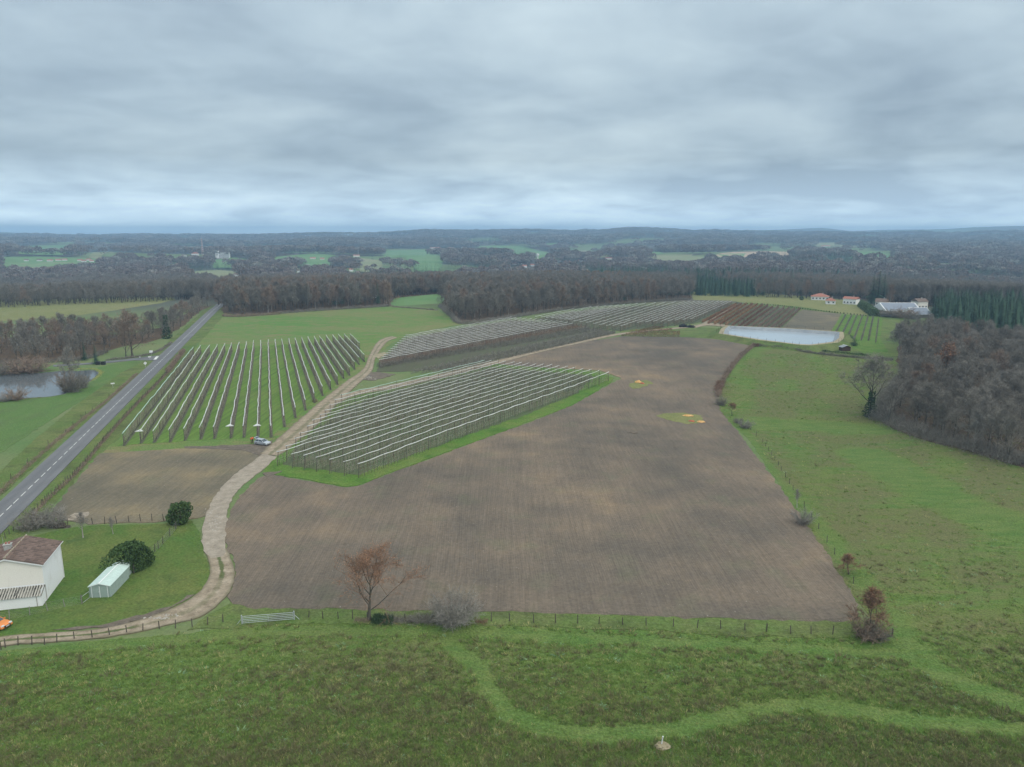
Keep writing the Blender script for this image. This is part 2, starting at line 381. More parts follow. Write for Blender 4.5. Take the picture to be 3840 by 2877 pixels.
# made things
MT['wood'] = bark('weathered_wood', (0.075, 0.062, 0.052), (0.125, 0.108, 0.092), 4)
MT['wood_pale'] = bark('pale_post', (0.22, 0.21, 0.19), (0.30, 0.285, 0.26), 4)
MT['post_dark'] = bark('treated_post', (0.085, 0.078, 0.066), (0.13, 0.118, 0.10), 4)
MT['net'] = plain('white_net', (0.596, 0.605, 0.596), 0.8, 0.18, 1.2)
MT['net_mint'] = plain('mint_net', (0.466, 0.609, 0.556), 0.8, 0.18, 1.2)
MT['galv'] = plain('galvanised_steel', (0.50, 0.53, 0.56), 0.45, 0.15, 5, 0.4)
MT['wire'] = plain('fence_wire', (0.375, 0.375, 0.375), 0.5, 0.1, 5, 0.5)
def stain(base, dirt, lo=0.55, hi=0.8):
    return lambda s: scaled(s, s.mix(s.rng(s.noise(0.6, 6, 0.7, s.vec((1, 1, 0.5))), lo, hi, 0, 0.5), base, dirt), s.rng(s.noise(8, 3), 0.3, 0.7, 0.95, 1.04))
MT['wall_white'] = mat('white_render', stain((0.80, 0.805, 0.81), (0.50, 0.46, 0.40)), rough=0.9)
MT['wall_cream'] = mat('cream_render', stain((0.76, 0.73, 0.675), (0.50, 0.45, 0.38)), rough=0.9)
MT['tile'] = mat('clay_tile', lambda s: scaled(s, s.mix(s.rng(s.noise(1.2, 5, 0.7), 0.4, 0.7), (0.165, 0.108, 0.09), (0.115, 0.095, 0.082)), s.rng(s.rnd(), 0, 1, 0.72, 1.22)), rough=0.9)
MT['tile_lichen'] = mat('lichen_tile', lambda s: s.mix(s.rng(s.noise(3.5, 5, 0.7), 0.42, 0.6), (0.20, 0.125, 0.095), (0.32, 0.31, 0.24)), rough=0.9)
MT['tile_red'] = mat('red_tile', lambda s: scaled(s, s.mix(s.rng(s.noise(0.8, 4), 0.35, 0.65), (0.36, 0.155, 0.11), (0.30, 0.14, 0.11)), s.rng(s.wave(0.9, s.vec((1, 1, 1)), 0.4), 0, 1, 0.85, 1.1)), rough=0.9)
MT['tile_brown'] = plain('brown_tile', (0.16, 0.12, 0.10), 0.9, 0.3, 1.0)
def corr(s):
    n = s.noise(1.6, 5, 0.75, s.vec((3.2, 0.35, 0.35))); m = s.noise(1.1, 4, 0.7)
    return s.mix(s.rng(s.math('ADD', s.math('MULTIPLY', n, 0.7), s.math('MULTIPLY', m, 0.3)), 0.52, 0.62), (0.50, 0.48, 0.43), (0.04, 0.037, 0.033))
MT['corr_dark'] = mat('moss_filled_corrugation', lambda s: s.mix(s.rng(s.noise(1.3, 4, 0.7), 0.40, 0.62), (0.20, 0.19, 0.165), (0.035, 0.033, 0.03)), rough=0.9)
MT['corrugated'] = mat('mossy_corrugated', corr, rough=0.9)
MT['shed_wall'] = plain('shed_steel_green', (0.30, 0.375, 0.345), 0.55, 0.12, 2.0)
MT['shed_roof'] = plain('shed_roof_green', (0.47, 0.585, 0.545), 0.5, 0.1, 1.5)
MT['shed_trim'] = plain('shed_trim_white', (0.68, 0.73, 0.71), 0.5, 0.08, 3.0)
MT['concrete'] = plain('concrete', (0.36, 0.34, 0.31), 0.9, 0.25, 3.0)
MT['dark'] = plain('dark_opening', (0.03, 0.032, 0.035), 0.6, 0.2, 2.0)
MT['glass'] = mat('window_glass', None, (0.05, 0.065, 0.08), 0.08, 0.0, 0.6)
MT['solar'] = plain('solar_cells', (0.16, 0.19, 0.24), 0.25, 0.1, 0.5, 0.0, 0.6)
MT['panel_white'] = plain('white_sheet', (0.70, 0.71, 0.72), 0.6, 0.1, 1.0)
MT['silver'] = plain('silver_car_paint', (0.46, 0.50, 0.55), 0.28, 0.06, 2.0, 0.35, 0.6)
MT['orange_paint'] = plain('orange_car_paint', (0.70, 0.24, 0.06), 0.25, 0.08, 2.0, 0.1, 0.6)
MT['rubber'] = plain('tyre_rubber', (0.022, 0.022, 0.024), 0.85, 0.2, 8)
MT['rim'] = plain('alloy_rim', (0.42, 0.43, 0.45), 0.35, 0.1, 5, 0.7)
MT['lamp'] = plain('lamp_lens', (0.65, 0.68, 0.70), 0.1, 0.05, 5, 0, 0.6)
MT['lamp_red'] = plain('red_lens', (0.35, 0.03, 0.03), 0.15, 0.05, 5, 0, 0.6)
MT['black'] = plain('black_plastic', (0.025, 0.025, 0.027), 0.6, 0.2, 5)
MT['hivis'] = plain('orange_jacket_cloth', (0.85, 0.13, 0.045), 0.8, 0.15, 8)
MT['skin'] = plain('skin', (0.48, 0.29, 0.21), 0.6, 0.08, 10)
MT['heap'] = mat('orange_heap', lambda s: s.ramp(s.noise(1.6, 5, 0.7), [(0.3, (0.42, 0.20, 0.07)), (0.5, (0.66, 0.38, 0.15)), (0.7, (0.72, 0.50, 0.26))]), rough=0.9)
MT['heap_red'] = plain('red_heap', (0.45, 0.13, 0.08), 0.9, 0.4, 2.0)
MT['tarp'] = plain('black_tarp', (0.018, 0.018, 0.02), 0.5, 0.3, 1.0)
MT['stone'] = plain('pale_stone', (0.375, 0.345, 0.300), 0.9, 0.25, 2.0)
MT['chimney'] = plain('chimney_render', (0.40, 0.40, 0.38), 0.9, 0.25, 4)
MT['beam'] = plain('brown_board', (0.075, 0.045, 0.035), 0.85, 0.25, 3)
MT['mast'] = mat('red_white_lattice', lambda s: s.mix(s.math('GREATER_THAN', s.wave(0.055, None, 0, 1, 'Z'), 0.5), (0.5, 0.5, 0.5), (0.42, 0.18, 0.16)), rough=0.7)
# ------------------------------------------------------------------ mesh helpers
class MB:
    """collects shapes for ONE mesh"""
    def __init__(s): s.v = []; s.f = []; s.mi = []; s.cur = 0
    def face(s, pts, mi=None):
        b = len(s.v); s.v += [tuple(p) for p in pts]; s.f.append(tuple(range(b, b + len(pts)))); s.mi.append(s.cur if mi is None else mi); return s
    def box(s, x0, x1, y0, y1, z0, z1):
        b = len(s.v); s.v += [(x, y, z) for z in (z0, z1) for x, y in ((x0, y0), (x1, y0), (x1, y1), (x0, y1))]
        for q in ((0, 3, 2, 1), (4, 5, 6, 7), (0, 1, 5, 4), (1, 2, 6, 5), (2, 3, 7, 6), (3, 0, 4, 7)):
            s.f.append(tuple(b + i for i in q)); s.mi.append(s.cur)
        return s
    def tube(s, pts, rads, n=5, cap=True):
        pts = [Vector(p) for p in pts]; b0 = len(s.v); m = len(pts)
        for i, p in enumerate(pts):
            d = (pts[min(i + 1, m - 1)] - pts[max(i - 1, 0)])
            d = d.normalized() if d.length > 1e-9 else Vector((0, 0, 1))
            a = d.cross(Vector((0, 0, 1)) if abs(d.z) < 0.9 else Vector((1, 0, 0))).normalized(); c = d.cross(a)
            for k in range(n):
                t = 2 * math.pi * k / n; q = p + (a * math.cos(t) + c * math.sin(t)) * rads[i]; s.v.append((q.x, q.y, q.z))
        for i in range(m - 1):
            for k in range(n):
                a0 = b0 + i * n + k; a1 = b0 + i * n + (k + 1) % n
                s.f.append((a0, a1, a1 + n, a0 + n)); s.mi.append(s.cur)
        if cap:
            s.f.append(tuple(b0 + k for k in range(n))); s.mi.append(s.cur)
            s.f.append(tuple(b0 + (m - 1) * n + k for k in range(n))[::-1]); s.mi.append(s.cur)
        return s
    def prism(s, outline, y0, y1):
        """outline in x,z extruded along y"""
        n = len(outline); b = len(s.v)
        s.v += [(x, y0, z) for x, z in outline] + [(x, y1, z) for x, z in outline]
        s.f.append(tuple(range(b, b + n))); s.mi.append(s.cur)
        s.f.append(tuple(range(b + 2 * n - 1, b + n - 1, -1))); s.mi.append(s.cur)
        for i in range(n):
            j = (i + 1) % n; s.f.append((b + i, b + n + i, b + n + j, b + j)); s.mi.append(s.cur)
        return s
    def mesh(s, name, mats, smooth=False):
        me = bpy.data.meshes.new(name); me.from_pydata(s.v, [], s.f)
        for m in (mats if isinstance(mats, (list, tuple)) else [mats]): me.materials.append(m)
        if any(s.mi): me.polygons.foreach_set('material_index', s.mi)
        if smooth: me.polygons.foreach_set('use_smooth', [True] * len(me.polygons))
        me.update(); return me
    def build(s, name, mats, parent=None, loc=(0, 0, 0), smooth=False):
        return link(name, s.mesh(name, mats, smooth), parent, loc)
def link(name, me, parent=None, loc=(0, 0, 0), rot=(0, 0, 0), scale=(1, 1, 1)):
    o = bpy.data.objects.new(name, me); COL.objects.link(o); o.location = loc; o.rotation_euler = rot; o.scale = scale
    if parent is not None: o.parent = parent
    return o
def tag(o, label=None, cat=None, group=None, kind=None):
    if label: o['label'] = label
    if cat: o['category'] = cat
    if group: o['group'] = group
    if kind: o['kind'] = kind
    return o
def thing(name, label, cat, loc=(0, 0, 0), rz=0.0, group=None):
    o = bpy.data.objects.new(name, None); COL.objects.link(o); o.location = loc; o.rotation_euler = (0, 0, rz)
    o.empty_display_size = 0.2
    return tag(o, label, cat, group)
ORD = ['first', 'second', 'third', 'fourth', 'fifth', 'sixth', 'seventh', 'eighth', 'ninth', 'tenth', 'eleventh', 'twelfth', 'thirteenth', 'fourteenth',
       'fifteenth', 'sixteenth', 'seventeenth', 'eighteenth', 'nineteenth', 'twentieth', 'twenty-first', 'twenty-second', 'twenty-third', 'twenty-fourth', 'twenty-fifth', 'twenty-sixth']

# ------------------------------------------------------------------ ground sheet to the horizon
def build_ground():
    azs = [R(a) for a in np.arange(-52, 52.01, 0.4)] + [R(a) for a in np.arange(56, 308, 6)]
    rs = [0.0, 20.0]; r = 36.0
    while r < 10000: rs.append(r); r *= 1.016 if 560 < r < 3200 else 1.03
    rs.append(10000.0)
    vs_, fs = [], []; wood = []
    n = len(azs)
    for r in rs:
        for a in azs:
            x, y = r * math.sin(a), r * math.cos(a); z = relief(x, y)
            vs_.append((x, y, z)); wood.append(sstep(520, 640, r) * (1 - (sstep(0.13, 0.21, openness(x, y)) if r > 1050 else 0)))
    for i in range(len(rs) - 1):
        for k in range(n):
            a0 = i * n + k; a1 = i * n + (k + 1) % n
            fs.append((a0, a1, a1 + n, a0 + n))
    me = bpy.data.meshes.new('ground'); me.from_pydata(vs_, [], fs); me.materials.append(MT['ground'])
    at = me.attributes.new('wood', 'FLOAT', 'POINT'); at.data.foreach_set('value', wood)
    me.polygons.foreach_set('use_smooth', [True] * len(fs))
    return tag(link('ground', me), 'open countryside running to wooded hills on the horizon', None, None, 'structure'), min(v[2] for v in vs_)
GROUND, ZMIN = build_ground()

def dens(pts, step, jit=0.0, seed=0.0):
    out = []
    n = len(pts)
    for i in range(n):
        a, b = Vector(pts[i][:2]), Vector(pts[(i + 1) % n][:2]); m = max(1, int((b - a).length / step))
        d = (b - a); nn = Vector((-d.y, d.x)); nn = nn.normalized() if nn.length else nn
        for k in range(m):
            q = a + d * (k / m)
            if jit: q += nn * jit * 2 * mnoise.noise((q.x / 2.3, q.y / 2.3, seed)) + nn * jit * mnoise.noise((q.x / 0.9, q.y / 0.9, seed + 5))
            out.append(q)
    return out
def sheet(name, pts, off, spacing, m, jit=0.0, label=None, step=None, px=True, attrs=None, kind='structure'):
    """flat piece of land inside an outline, following the terrain"""
    W = [P(*p) for p in pts] if px else pts
    b = dens(W, step or spacing, jit, off * 40)
    n = len(b)
    xs = [p.x for p in b]; ys = [p.y for p in b]
    gx, gy = np.meshgrid(np.arange(min(xs), max(xs), spacing), np.arange(min(ys), max(ys), spacing))
    gx = gx.ravel() + 0.01; gy = gy.ravel() + 0.013
    ok = inside(gx, gy, b)
    vv = b + [Vector((float(x), float(y))) for x, y in zip(gx[ok], gy[ok])]
    r = delaunay_2d_cdt(vv, [(i, (i + 1) % n) for i in range(n)], [], 1, 1e-5)
    v3 = [(p.x, p.y, relief(p.x, p.y) + off) for p in r[0]]
    fcs = [tuple(f) for f in r[2]]
    if fcs:                                    # turn all faces up, then close the rim down to the soil
        a_, b_, c_ = (Vector(v3[i]) for i in fcs[0][:3])
        if (b_ - a_).cross(c_ - a_).z < 0: fcs = [f[::-1] for f in fcs]
    omap = {i: k for k, l in enumerate(r[3]) for i in l}
    if off < 0.5:
        base_n = len(v3); rim = [omap.get(i) for i in range(n)]
        for k in rim: p = v3[k] if k is not None else v3[0]; v3.append((p[0], p[1], p[2] - off - 0.12))
        for i in range(n):
            j = (i + 1) % n
            if rim[i] is not None and rim[j] is not None and rim[i] != rim[j]: fcs.append((rim[i], rim[j], base_n + j, base_n + i))
    me = bpy.data.meshes.new(name); me.from_pydata(v3, [], fcs); me.materials.append(m)
    for an, fn in (attrs or {}).items():
        at = me.attributes.new(an, 'FLOAT', 'POINT'); at.data.foreach_set('value', [fn(*v) for v in v3])
    me.update()
    return tag(link(name, me), label, None, None, kind)
def spline(pts, step):
    pts = [Vector(p) for p in pts]; out = []
    for i in range(len(pts) - 1):
        p0 = pts[max(i - 1, 0)]; p1 = pts[i]; p2 = pts[i + 1]; p3 = pts[min(i + 2, len(pts) - 1)]
        m = max(1, int((p2 - p1).length / step))
        for k in range(m):
            t = k / m
            out.append(0.5 * ((2 * p1) + (p2 - p0) * t + (2 * p0 - 5 * p1 + 4 * p2 - p3) * t * t + (3 * p1 - p0 - 3 * p2 + p3) * t ** 3))
    out.append(pts[-1]); return out
def ribbon(name, pairs, off, step, m, label, nc=6, jit=0.0, rut=None, px=True, camber=0.0):
    """strip of land between two edges given as pixel pairs; attribute u runs across it"""
    L = spline([P(*a) if px else a for a, b in pairs], step); Rr = spline([P(*b) if px else b for a, b in pairs], step)
    n = max(len(L), len(Rr))
    def samp(A, t):
        q = t * (len(A) - 1); i = min(int(q), len(A) - 2); return A[i].lerp(A[i + 1], q - i)
    vs_, fs, us, rt = [], [], [], []
    for i in range(n):
        t = i / (n - 1); a, b = samp(L, t), samp(Rr, t)
        for k in range(nc + 1):
            u = k / nc; p = a.lerp(b, u)
            if jit and k in (0, nc):
                d = (b - a).normalized() * (1 if k else -1)
                p = p + d * jit * (mnoise.noise((p.x / 1.7, p.y / 1.7, off * 9)) + 0.6 * mnoise.noise((p.x / 0.7, p.y / 0.7, 4)))
            vs_.append((p.x, p.y, relief(p.x, p.y) + off + camber * (1 - (2 * u - 1) ** 2))); us.append(u)
            rt.append(rut(t) if rut else 0.0)
    for i in range(n - 1):
        for k in range(nc):
            a0 = i * (nc + 1) + k; fs.append((a0, a0 + 1, a0 + nc + 2, a0 + nc + 1))
    for kk in (0, nc):                         # rims down to the soil
        b0 = len(vs_)
        for i in range(n): p = vs_[i * (nc + 1) + kk]; vs_.append((p[0], p[1], p[2] - off - 0.12)); us.append(kk / nc); rt.append(0.0)
        for i in range(n - 1):
            q = (i * (nc + 1) + kk, (i + 1) * (nc + 1) + kk, b0 + i + 1, b0 + i); fs.append(q)
    me = bpy.data.meshes.new(name); me.from_pydata(vs_, [], fs); me.materials.append(m)
    at = me.attributes.new('u', 'FLOAT', 'POINT'); at.data.foreach_set('value', us)
    at = me.attributes.new('rut', 'FLOAT', 'POINT'); at.data.foreach_set('value', rt)
    me.update()
    if sum(p.normal.z for p in me.polygons) < 0: me.flip_normals()
    return tag(link(name, me), label, None, None, 'structure')

# ---- meadows (foreground and right) with mown paths
class wpath:
    def __init__(s, pts):
        s.pts = spline([P(*p) for p in pts], 1.2); xs = [p.x for p in s.pts]; ys = [p.y for p in s.pts]; s.bb = (min(xs), max(xs), min(ys), max(ys))
PATHS = [(wpath([(1690, 2415), (1790, 2500), (1850, 2610), (1960, 2700), (2200, 2752), (2450, 2745), (2720, 2690), (2960, 2645), (3200, 2665), (3480, 2710), (3840, 2735)]), 1.3),
         (wpath([(0, 2440), (400, 2420), (900, 2375), (1500, 2365), (2000, 2385), (2600, 2415), (3100, 2440), (3400, 2450)]), 1.1),
         (wpath([(3330, 2300), (3420, 2440), (3560, 2540), (3840, 2650)]), 1.8),
         (wpath([(2760, 1590), (2900, 1590), (3100, 1600), (3290, 1610)]), 5.0),
         (wpath([(2790, 1620), (2870, 1740), (3000, 1900), (3100, 2000), (3240, 2200)]), 1.6),
         (wpath([(3240, 1700), (3400, 1790), (3560, 1880), (3840, 1990)]), 6.0),
         (wpath([(2730, 1400), (2760, 1340), (2850, 1300)]), 3.5)]
def path_val(x, y, z):
    best = 0.0; rag = mnoise.noise((x / 2.2, y / 2.2, 6.0)) + 0.6 * mnoise.noise((x / 6, y / 6, 1.0)) + 0.25
    for pl, wd in PATHS:
        if not (pl.bb[0] - 9 < x < pl.bb[1] + 9 and pl.bb[2] - 9 < y < pl.bb[3] + 9): continue
        for p in pl.pts:
            d = math.hypot(p.x - x, p.y - y) + 0.7 * rag
            if d < wd * 2.2: best = max(best, 1 - sstep(wd * 0.7, wd * 1.6, d))
    return best
def weed_val(x, y, z):
    if y > 105: u_, w_ = x * 0.88 - y * 0.47, x * 0.47 + y * 0.88; x0, y0 = u_ / 9, w_ / 34; a = mnoise.noise((x0, y0, 2.0)); b = mnoise.noise((u_ / 3.5, w_ / 9, 9.0))
    else: a = mnoise.noise((x / 30, y / 5, 2.0)); b = mnoise.noise((x / 9, y / 2.4, 9.0))
    v = 0.42 + 0.55 * a + 0.35 * b
    if y < 90: v += 0.04
    if y > 105: v += 0.22
    return max(0, min(1, v - 0.9 * path_val(x, y, z)))
MEADOW = [(-500, 2500), (0, 2445), (300, 2410), (700, 2375), (905, 2345), (1105, 2330), (1500, 2335), (1900, 2338), (2300, 2350), (2800, 2378), (3330, 2390),
          (3190, 2230), (3010, 1960), (2895, 1780), (2810, 1650), (2745, 1590), (2680, 1530), (2672, 1470), (2712, 1400), (2775, 1330), (2825, 1298), (3000, 1315), (3250, 1345), (3400, 1352), (3500, 1400),
          (3700, 1560), (4300, 1760), (4700, 2100), (5200, 2900), (5200, 3700), (-1300, 3700)]
MEADOW_W = poly_px(MEADOW)
sheet('meadow', MEADOW_W, 0.04, 1.9, MT['meadow'], 0.2, 'rough green meadow with brown weed patches and mown paths', px=False, attrs={'weed': weed_val, 'path': path_val})

# ---- fields
PLOUGH = [(835, 1990), (860, 1930), (900, 1860), (965, 1795), (1010, 1780), (1300, 1830), (1340, 1825), (1430, 1790), (1700, 1690), (1960, 1595), (2140, 1525), (2290, 1440), (2330, 1420), (2250, 1390), (1860, 1370), (1870, 1352),
          (2000, 1325), (2150, 1290), (2330, 1262), (2560, 1265), (2620, 1268), (2760, 1280), (2810, 1297), (2770, 1345), (2715, 1420), (2690, 1480), (2700, 1540), (2770, 1620), (2850, 1730), (2960, 1880),
          (3100, 2080), (3200, 2240), (3225, 2330), (2900, 2330), (2500, 2316), (2200, 2305), (1850, 2296), (1500, 2290), (1200, 2283), (960, 2285), (870, 2268), (865, 2220), (885, 2150), (880, 2090), (850, 2050)]
sheet('ploughed_field', PLOUGH, 0.10, 4.0, MT['plough'], 0.35, 'large harrowed brown field narrowing towards the basin', step=1.2)
sheet('headland', [(900, 2270), (960, 2281), (1500, 2286), (1850, 2292), (2500, 2312), (2900, 2326), (3215, 2325), (3200, 2262), (2900, 2240), (2500, 2205), (2100, 2180), (1700, 2165), (1300, 2165), (1000, 2200)], 0.125, 4.0, MT['plough_head'], 0.4,
      'harrowed strip turned along the fence at the foot of the brown field', step=1.5)
sheet('small_ploughed_field', [(370, 1702), (560, 1690), (800, 1676), (960, 1672), (990, 1690), (965, 1730), (900, 1775), (850, 1830), (800, 1890), (775, 1935), (740, 1945), (660, 1955), (500, 1962), (340, 1965), (210, 1950), (190, 1925), (240, 1860), (310, 1780)], 0.10, 4.0, MT['plough_left'], 0.35,
      'thin sprouting brown field between the road and the track', step=1.2)
sheet('garden_lawn', [(-400, 2420), (0, 2405), (200, 2378), (480, 2330), (680, 2280), (780, 2215), (790, 2150), (765, 2080), (755, 2010), (720, 1955), (560, 1968), (330, 1972), (210, 1990), (100, 2020), (-300, 2200)], 0.08, 4.0, MT['lawn'], 0.2, 'house lawn and grass verge inside the bend of the track', step=1.2)
sheet('verge_strip', [(700, 2368), (905, 2352), (1105, 2340), (1500, 2345), (1900, 2348), (2300, 2360), (2800, 2388), (3320, 2396), (3230, 2325), (2900, 2326), (2500, 2311), (2200, 2300), (1850, 2291), (1500, 2285), (1200, 2278), (960, 2280), (870, 2263), (780, 2300)], 0.09, 4.0, MT['verge'], 0.3, 'grass verge between the brown field and the fence', step=1.2)
sheet('pond_meadow', [(-500, 1900), (0, 1700), (200, 1570), (350, 1475), (450, 1410), (540, 1360), (500, 1352), (400, 1372), (330, 1385), (375, 1395), (365, 1412), (330, 1440), (285, 1455), (245, 1480), (190, 1490), (60, 1502), (-100, 1512), (-700, 1560)], 0.05, 6.0, MT['leftmeadow'], 0.3, 'green meadow between the pond and the road', step=2)
sheet('roadside_verge', [(-200, 2160), (0, 2010), (300, 1697), (547, 1450), (790, 1190), (830, 1150), (845, 1180), (800, 1240), (740, 1290), (700, 1360), (640, 1440), (540, 1540), (420, 1670), (330, 1740), (200, 1900), (140, 1960), (60, 2040), (-100, 2200)], 0.045, 5.0, MT['verge'], 0.3, 'grass verge along the right side of the road', step=2)
sheet('left_verge', [(-300, 2060), (0, 1862), (300, 1602), (520, 1408), (780, 1168), (815, 1140), (770, 1160), (690, 1230), (560, 1345), (450, 1400), (300, 1510), (140, 1640), (0, 1770), (-300, 1990)], 0.055, 5.0, MT['verge'], 0.3, 'grass verge along the left side of the road', step=2)
sheet('green_field', [(740, 1295), (790, 1240), (835, 1190), (900, 1188), (1100, 1172), (1300, 1160), (1470, 1150), (1640, 1165), (1700, 1195), (1730, 1215), (1530, 1255), (1450, 1300), (1410, 1350), (1370, 1400), (1300, 1440), (1220, 1500), (1130, 1580), (1060, 1640), (960, 1668), (700, 1690), (400, 1702), (330, 1745), (430, 1660), (600, 1480), (690, 1370)], 0.065, 6.0, MT['green_field'], 0.4, 'bright green field with tan patches behind the orchard rows', step=3)
sheet('pasture', [(-700, 1118), (0, 1118), (300, 1113), (560, 1112), (648, 1115), (655, 1124), (600, 1138), (520, 1150), (420, 1166), (300, 1182), (150, 1195), (0, 1205), (-700, 1230)], 0.05, 9.0, MT['pasture'], 0.5, 'pale olive pasture in front of the left wood', step=5)
sheet('hill_pasture', [(2590, 1092), (2700, 1080), (2760, 1090), (2900, 1103), (3060, 1115), (3230, 1130), (3270, 1180), (3220, 1185), (3000, 1160), (2800, 1138), (2740, 1128), (2600, 1125)], 0.05, 9.0, MT['pasture'], 0.5, 'pale pasture around the white houses', step=5)
sheet('clearing', [(1465, 1140), (1480, 1118), (1640, 1103), (1665, 1118), (1660, 1138), (1480, 1148)], 0.055, 9.0, MT['far_green'], 0.5, 'small green clearing among the woods', step=5)
sheet('basin_surrounds', [(2560, 1268), (2330, 1258), (2330, 1235), (2600, 1225), (2780, 1238), (2740, 1225), (2770, 1210), (2640, 1205), (2800, 1135), (3000, 1150), (3180, 1180), (3380, 1195), (3470, 1198), (3400, 1340), (3250, 1340), (3050, 1325), (2850, 1300), (2800, 1288), (2620, 1272)], 0.06, 6.0, MT['verge'], 0.3, 'grass around the basin and the far orchard', step=3)
sheet('far_soil_field', [(2930, 1235), (2990, 1175), (3010, 1162), (3155, 1178), (3135, 1215), (3110, 1250), (3000, 1248)], 0.10, 6.0, MT['plough_far'], 0.3, 'square bare plot between the red and the grey orchard rows', step=2)
sheet('far_green_strip', [(3155, 1178), (3300, 1190), (3310, 1200), (3300, 1270), (3330, 1320), (3240, 1325), (3100, 1260), (3110, 1250)], 0.09, 6.0, MT['grass_rim'], 0.3, 'green lanes of the far right orchard plot', step=2)
# orchard floors
sheet('orchard_rim', [(985, 1775), (1040, 1700), (1120, 1640), (1200, 1575), (1275, 1500), (1330, 1470), (1500, 1438), (1700, 1395), (1860, 1366), (2250, 1400), (2300, 1418), (2290, 1435), (2140, 1522), (1960, 1592), (1700, 1687), (1430, 1787), (1340, 1822), (1300, 1826), (1010, 1778)], 0.11, 5.0, MT['grass_rim'], 0.3, 'bright grass rim around the near netted orchard', step=1.2)
sheet('orchard_floor', [(1060, 1745), (1100, 1690), (1180, 1620), (1290, 1530), (1500, 1462), (1850, 1380), (2230, 1412), (2160, 1478), (1960, 1562), (1700, 1652), (1430, 1750), (1345, 1785), (1220, 1765)], 0.13, 5.0, MT['orchard_near'], 0.5, 'worn dull floor under the near netted rows', step=1.2)
sheet('orchard_lanes', [(440, 1672), (700, 1655), (1010, 1640), (1090, 1580), (1190, 1500), (1290, 1420), (1370, 1345), (1340, 1275), (1200, 1285), (1000, 1295), (850, 1305), (735, 1315), (600, 1480)], 0.12, 5.0, MT['orchard_left'], 0.4, 'striped green lanes of the left netted orchard', step=1.5)
sheet('vine_floor', [(1410, 1395), (1440, 1345), (1500, 1290), (1530, 1270), (1700, 1235), (1920, 1202), (2180, 1215), (2310, 1245), (2290, 1262), (2100, 1300), (1850, 1350), (1660, 1385), (1500, 1395)], 0.11, 6.0, MT['orchard_mid'], 0.3, 'brown floor under the middle rows', step=2)
sheet('far_orchard_floor', [(2000, 1198), (2150, 1170), (2400, 1148), (2740, 1138), (2770, 1140), (2680, 1195), (2600, 1215), (2320, 1242), (2200, 1222)], 0.10, 6.0, MT['orchard_far'], 0.3, 'dull floor under the far netted rows', step=2)
sheet('red_orchard_floor', [(2625, 1215), (2700, 1165), (2770, 1140), (3000, 1160), (2985, 1175), (2925, 1238), (2780, 1228)], 0.10, 6.0, MT['orchard_far'], 0.3, 'grassy floor under the red rows', step=2)

# ---- tracks
ribbon('farm_track', [((-300, 2450), (-300, 2500)), ((0, 2392), (0, 2428)), ((190, 2376), (200, 2410)), ((370, 2362), (390, 2394)), ((560, 2318), (620, 2350)), ((690, 2262), (770, 2305)), ((755, 2215), (855, 2230)), ((788, 2150), (880, 2150)), ((775, 2085), (858, 2080)), ((762, 2040), (844, 2050)), ((760, 2015), (848, 2020))],
       0.16, 1.0, MT['track'], 'sandy rutted track curving past the house', 10, 0.25, rut=lambda t: 1.0 if t < 0.42 or t > 0.72 else 0.35)
ribbon('gravel_track', [((790, 2098), (835, 2090)), ((768, 2068), (845, 2070)), ((758, 2030), (845, 2035)), ((765, 1960), (850, 1965)), ((792, 1890), (862, 1890)), ((830, 1830), (910, 1822)), ((890, 1775), (985, 1765)), ((985, 1705), (1040, 1715))],
       0.17, 1.0, MT['gravel'], 'pale gravelled stretch of track between the fields', 8, 0.35)
ribbon('orchard_track', [((975, 1705), (1045, 1712)), ((1040, 1648), (1118, 1655)), ((1130, 1568), (1205, 1582)), ((1210, 1500), (1270, 1510)), ((1300, 1430), (1345, 1440)), ((1362, 1385), (1395, 1392)), ((1385, 1335), (1410, 1340)), ((1420, 1280), (1450, 1285)), ((1470, 1262), (1490, 1268))],
       0.175, 1.0, MT['track'], 'muddy track between the left and the near orchard', 8, 0.4, rut=lambda t: 0.5)
ribbon('back_track', [((1225, 1505), (1260, 1520)), ((1330, 1470), (1340, 1484)), ((1500, 1437), (1520, 1450)), ((1700, 1393), (1720, 1403)), ((1850, 1354), (1880, 1362)), ((2000, 1319), (2010, 1326)), ((2150, 1286), (2160, 1292)), ((2300, 1254), (2320, 1258)), ((2420, 1240), (2430, 1244)), ((2600, 1222), (2610, 1227)), ((2650, 1205), (2668, 1210)), ((2700, 1178), (2715, 1182)), ((2755, 1148), (2766, 1150))],
       0.185, 2.0, MT['track'], 'sandy track behind the near orchard leading to the basin', 5, 0.3)
ribbon('basin_track', [((2600, 1224), (2605, 1232)), ((2660, 1212), (2655, 1222)), ((2740, 1222), (2738, 1230)), ((2800, 1232), (2795, 1238))], 0.195, 2.0, MT['track'], 'short track from the black heap to the basin', 5, 0.3)
sheet('car_stand', [(880, 1672), (960, 1665), (1020, 1655), (1040, 1690), (985, 1720), (950, 1700), (900, 1690), (700, 1682), (690, 1676)], 0.15, 3.0, MT['mud'], 0.4, 'bare muddy pull-in where the silver car is parked', step=1)
sheet('muddy_patch', [(1340, 1425), (1360, 1400), (1420, 1396), (1480, 1405), (1440, 1418), (1400, 1428)], 0.15, 3.0, MT['mud'], 0.5, 'churned muddy patch by the middle orchard', step=1)
sheet('rut_patch', [(985, 1775), (1060, 1768), (1030, 1782), (1000, 1790)], 0.155, 2.0, MT['mud'], 0.3, 'muddy corner where tractors turn below the near orchard', step=1)
sheet('sand_patch', [(1395, 1335), (1440, 1322), (1455, 1328), (1420, 1345)], 0.18, 3.0, MT['sand'], 0.5, 'pale sand spread at the corner of the middle orchard', step=1)
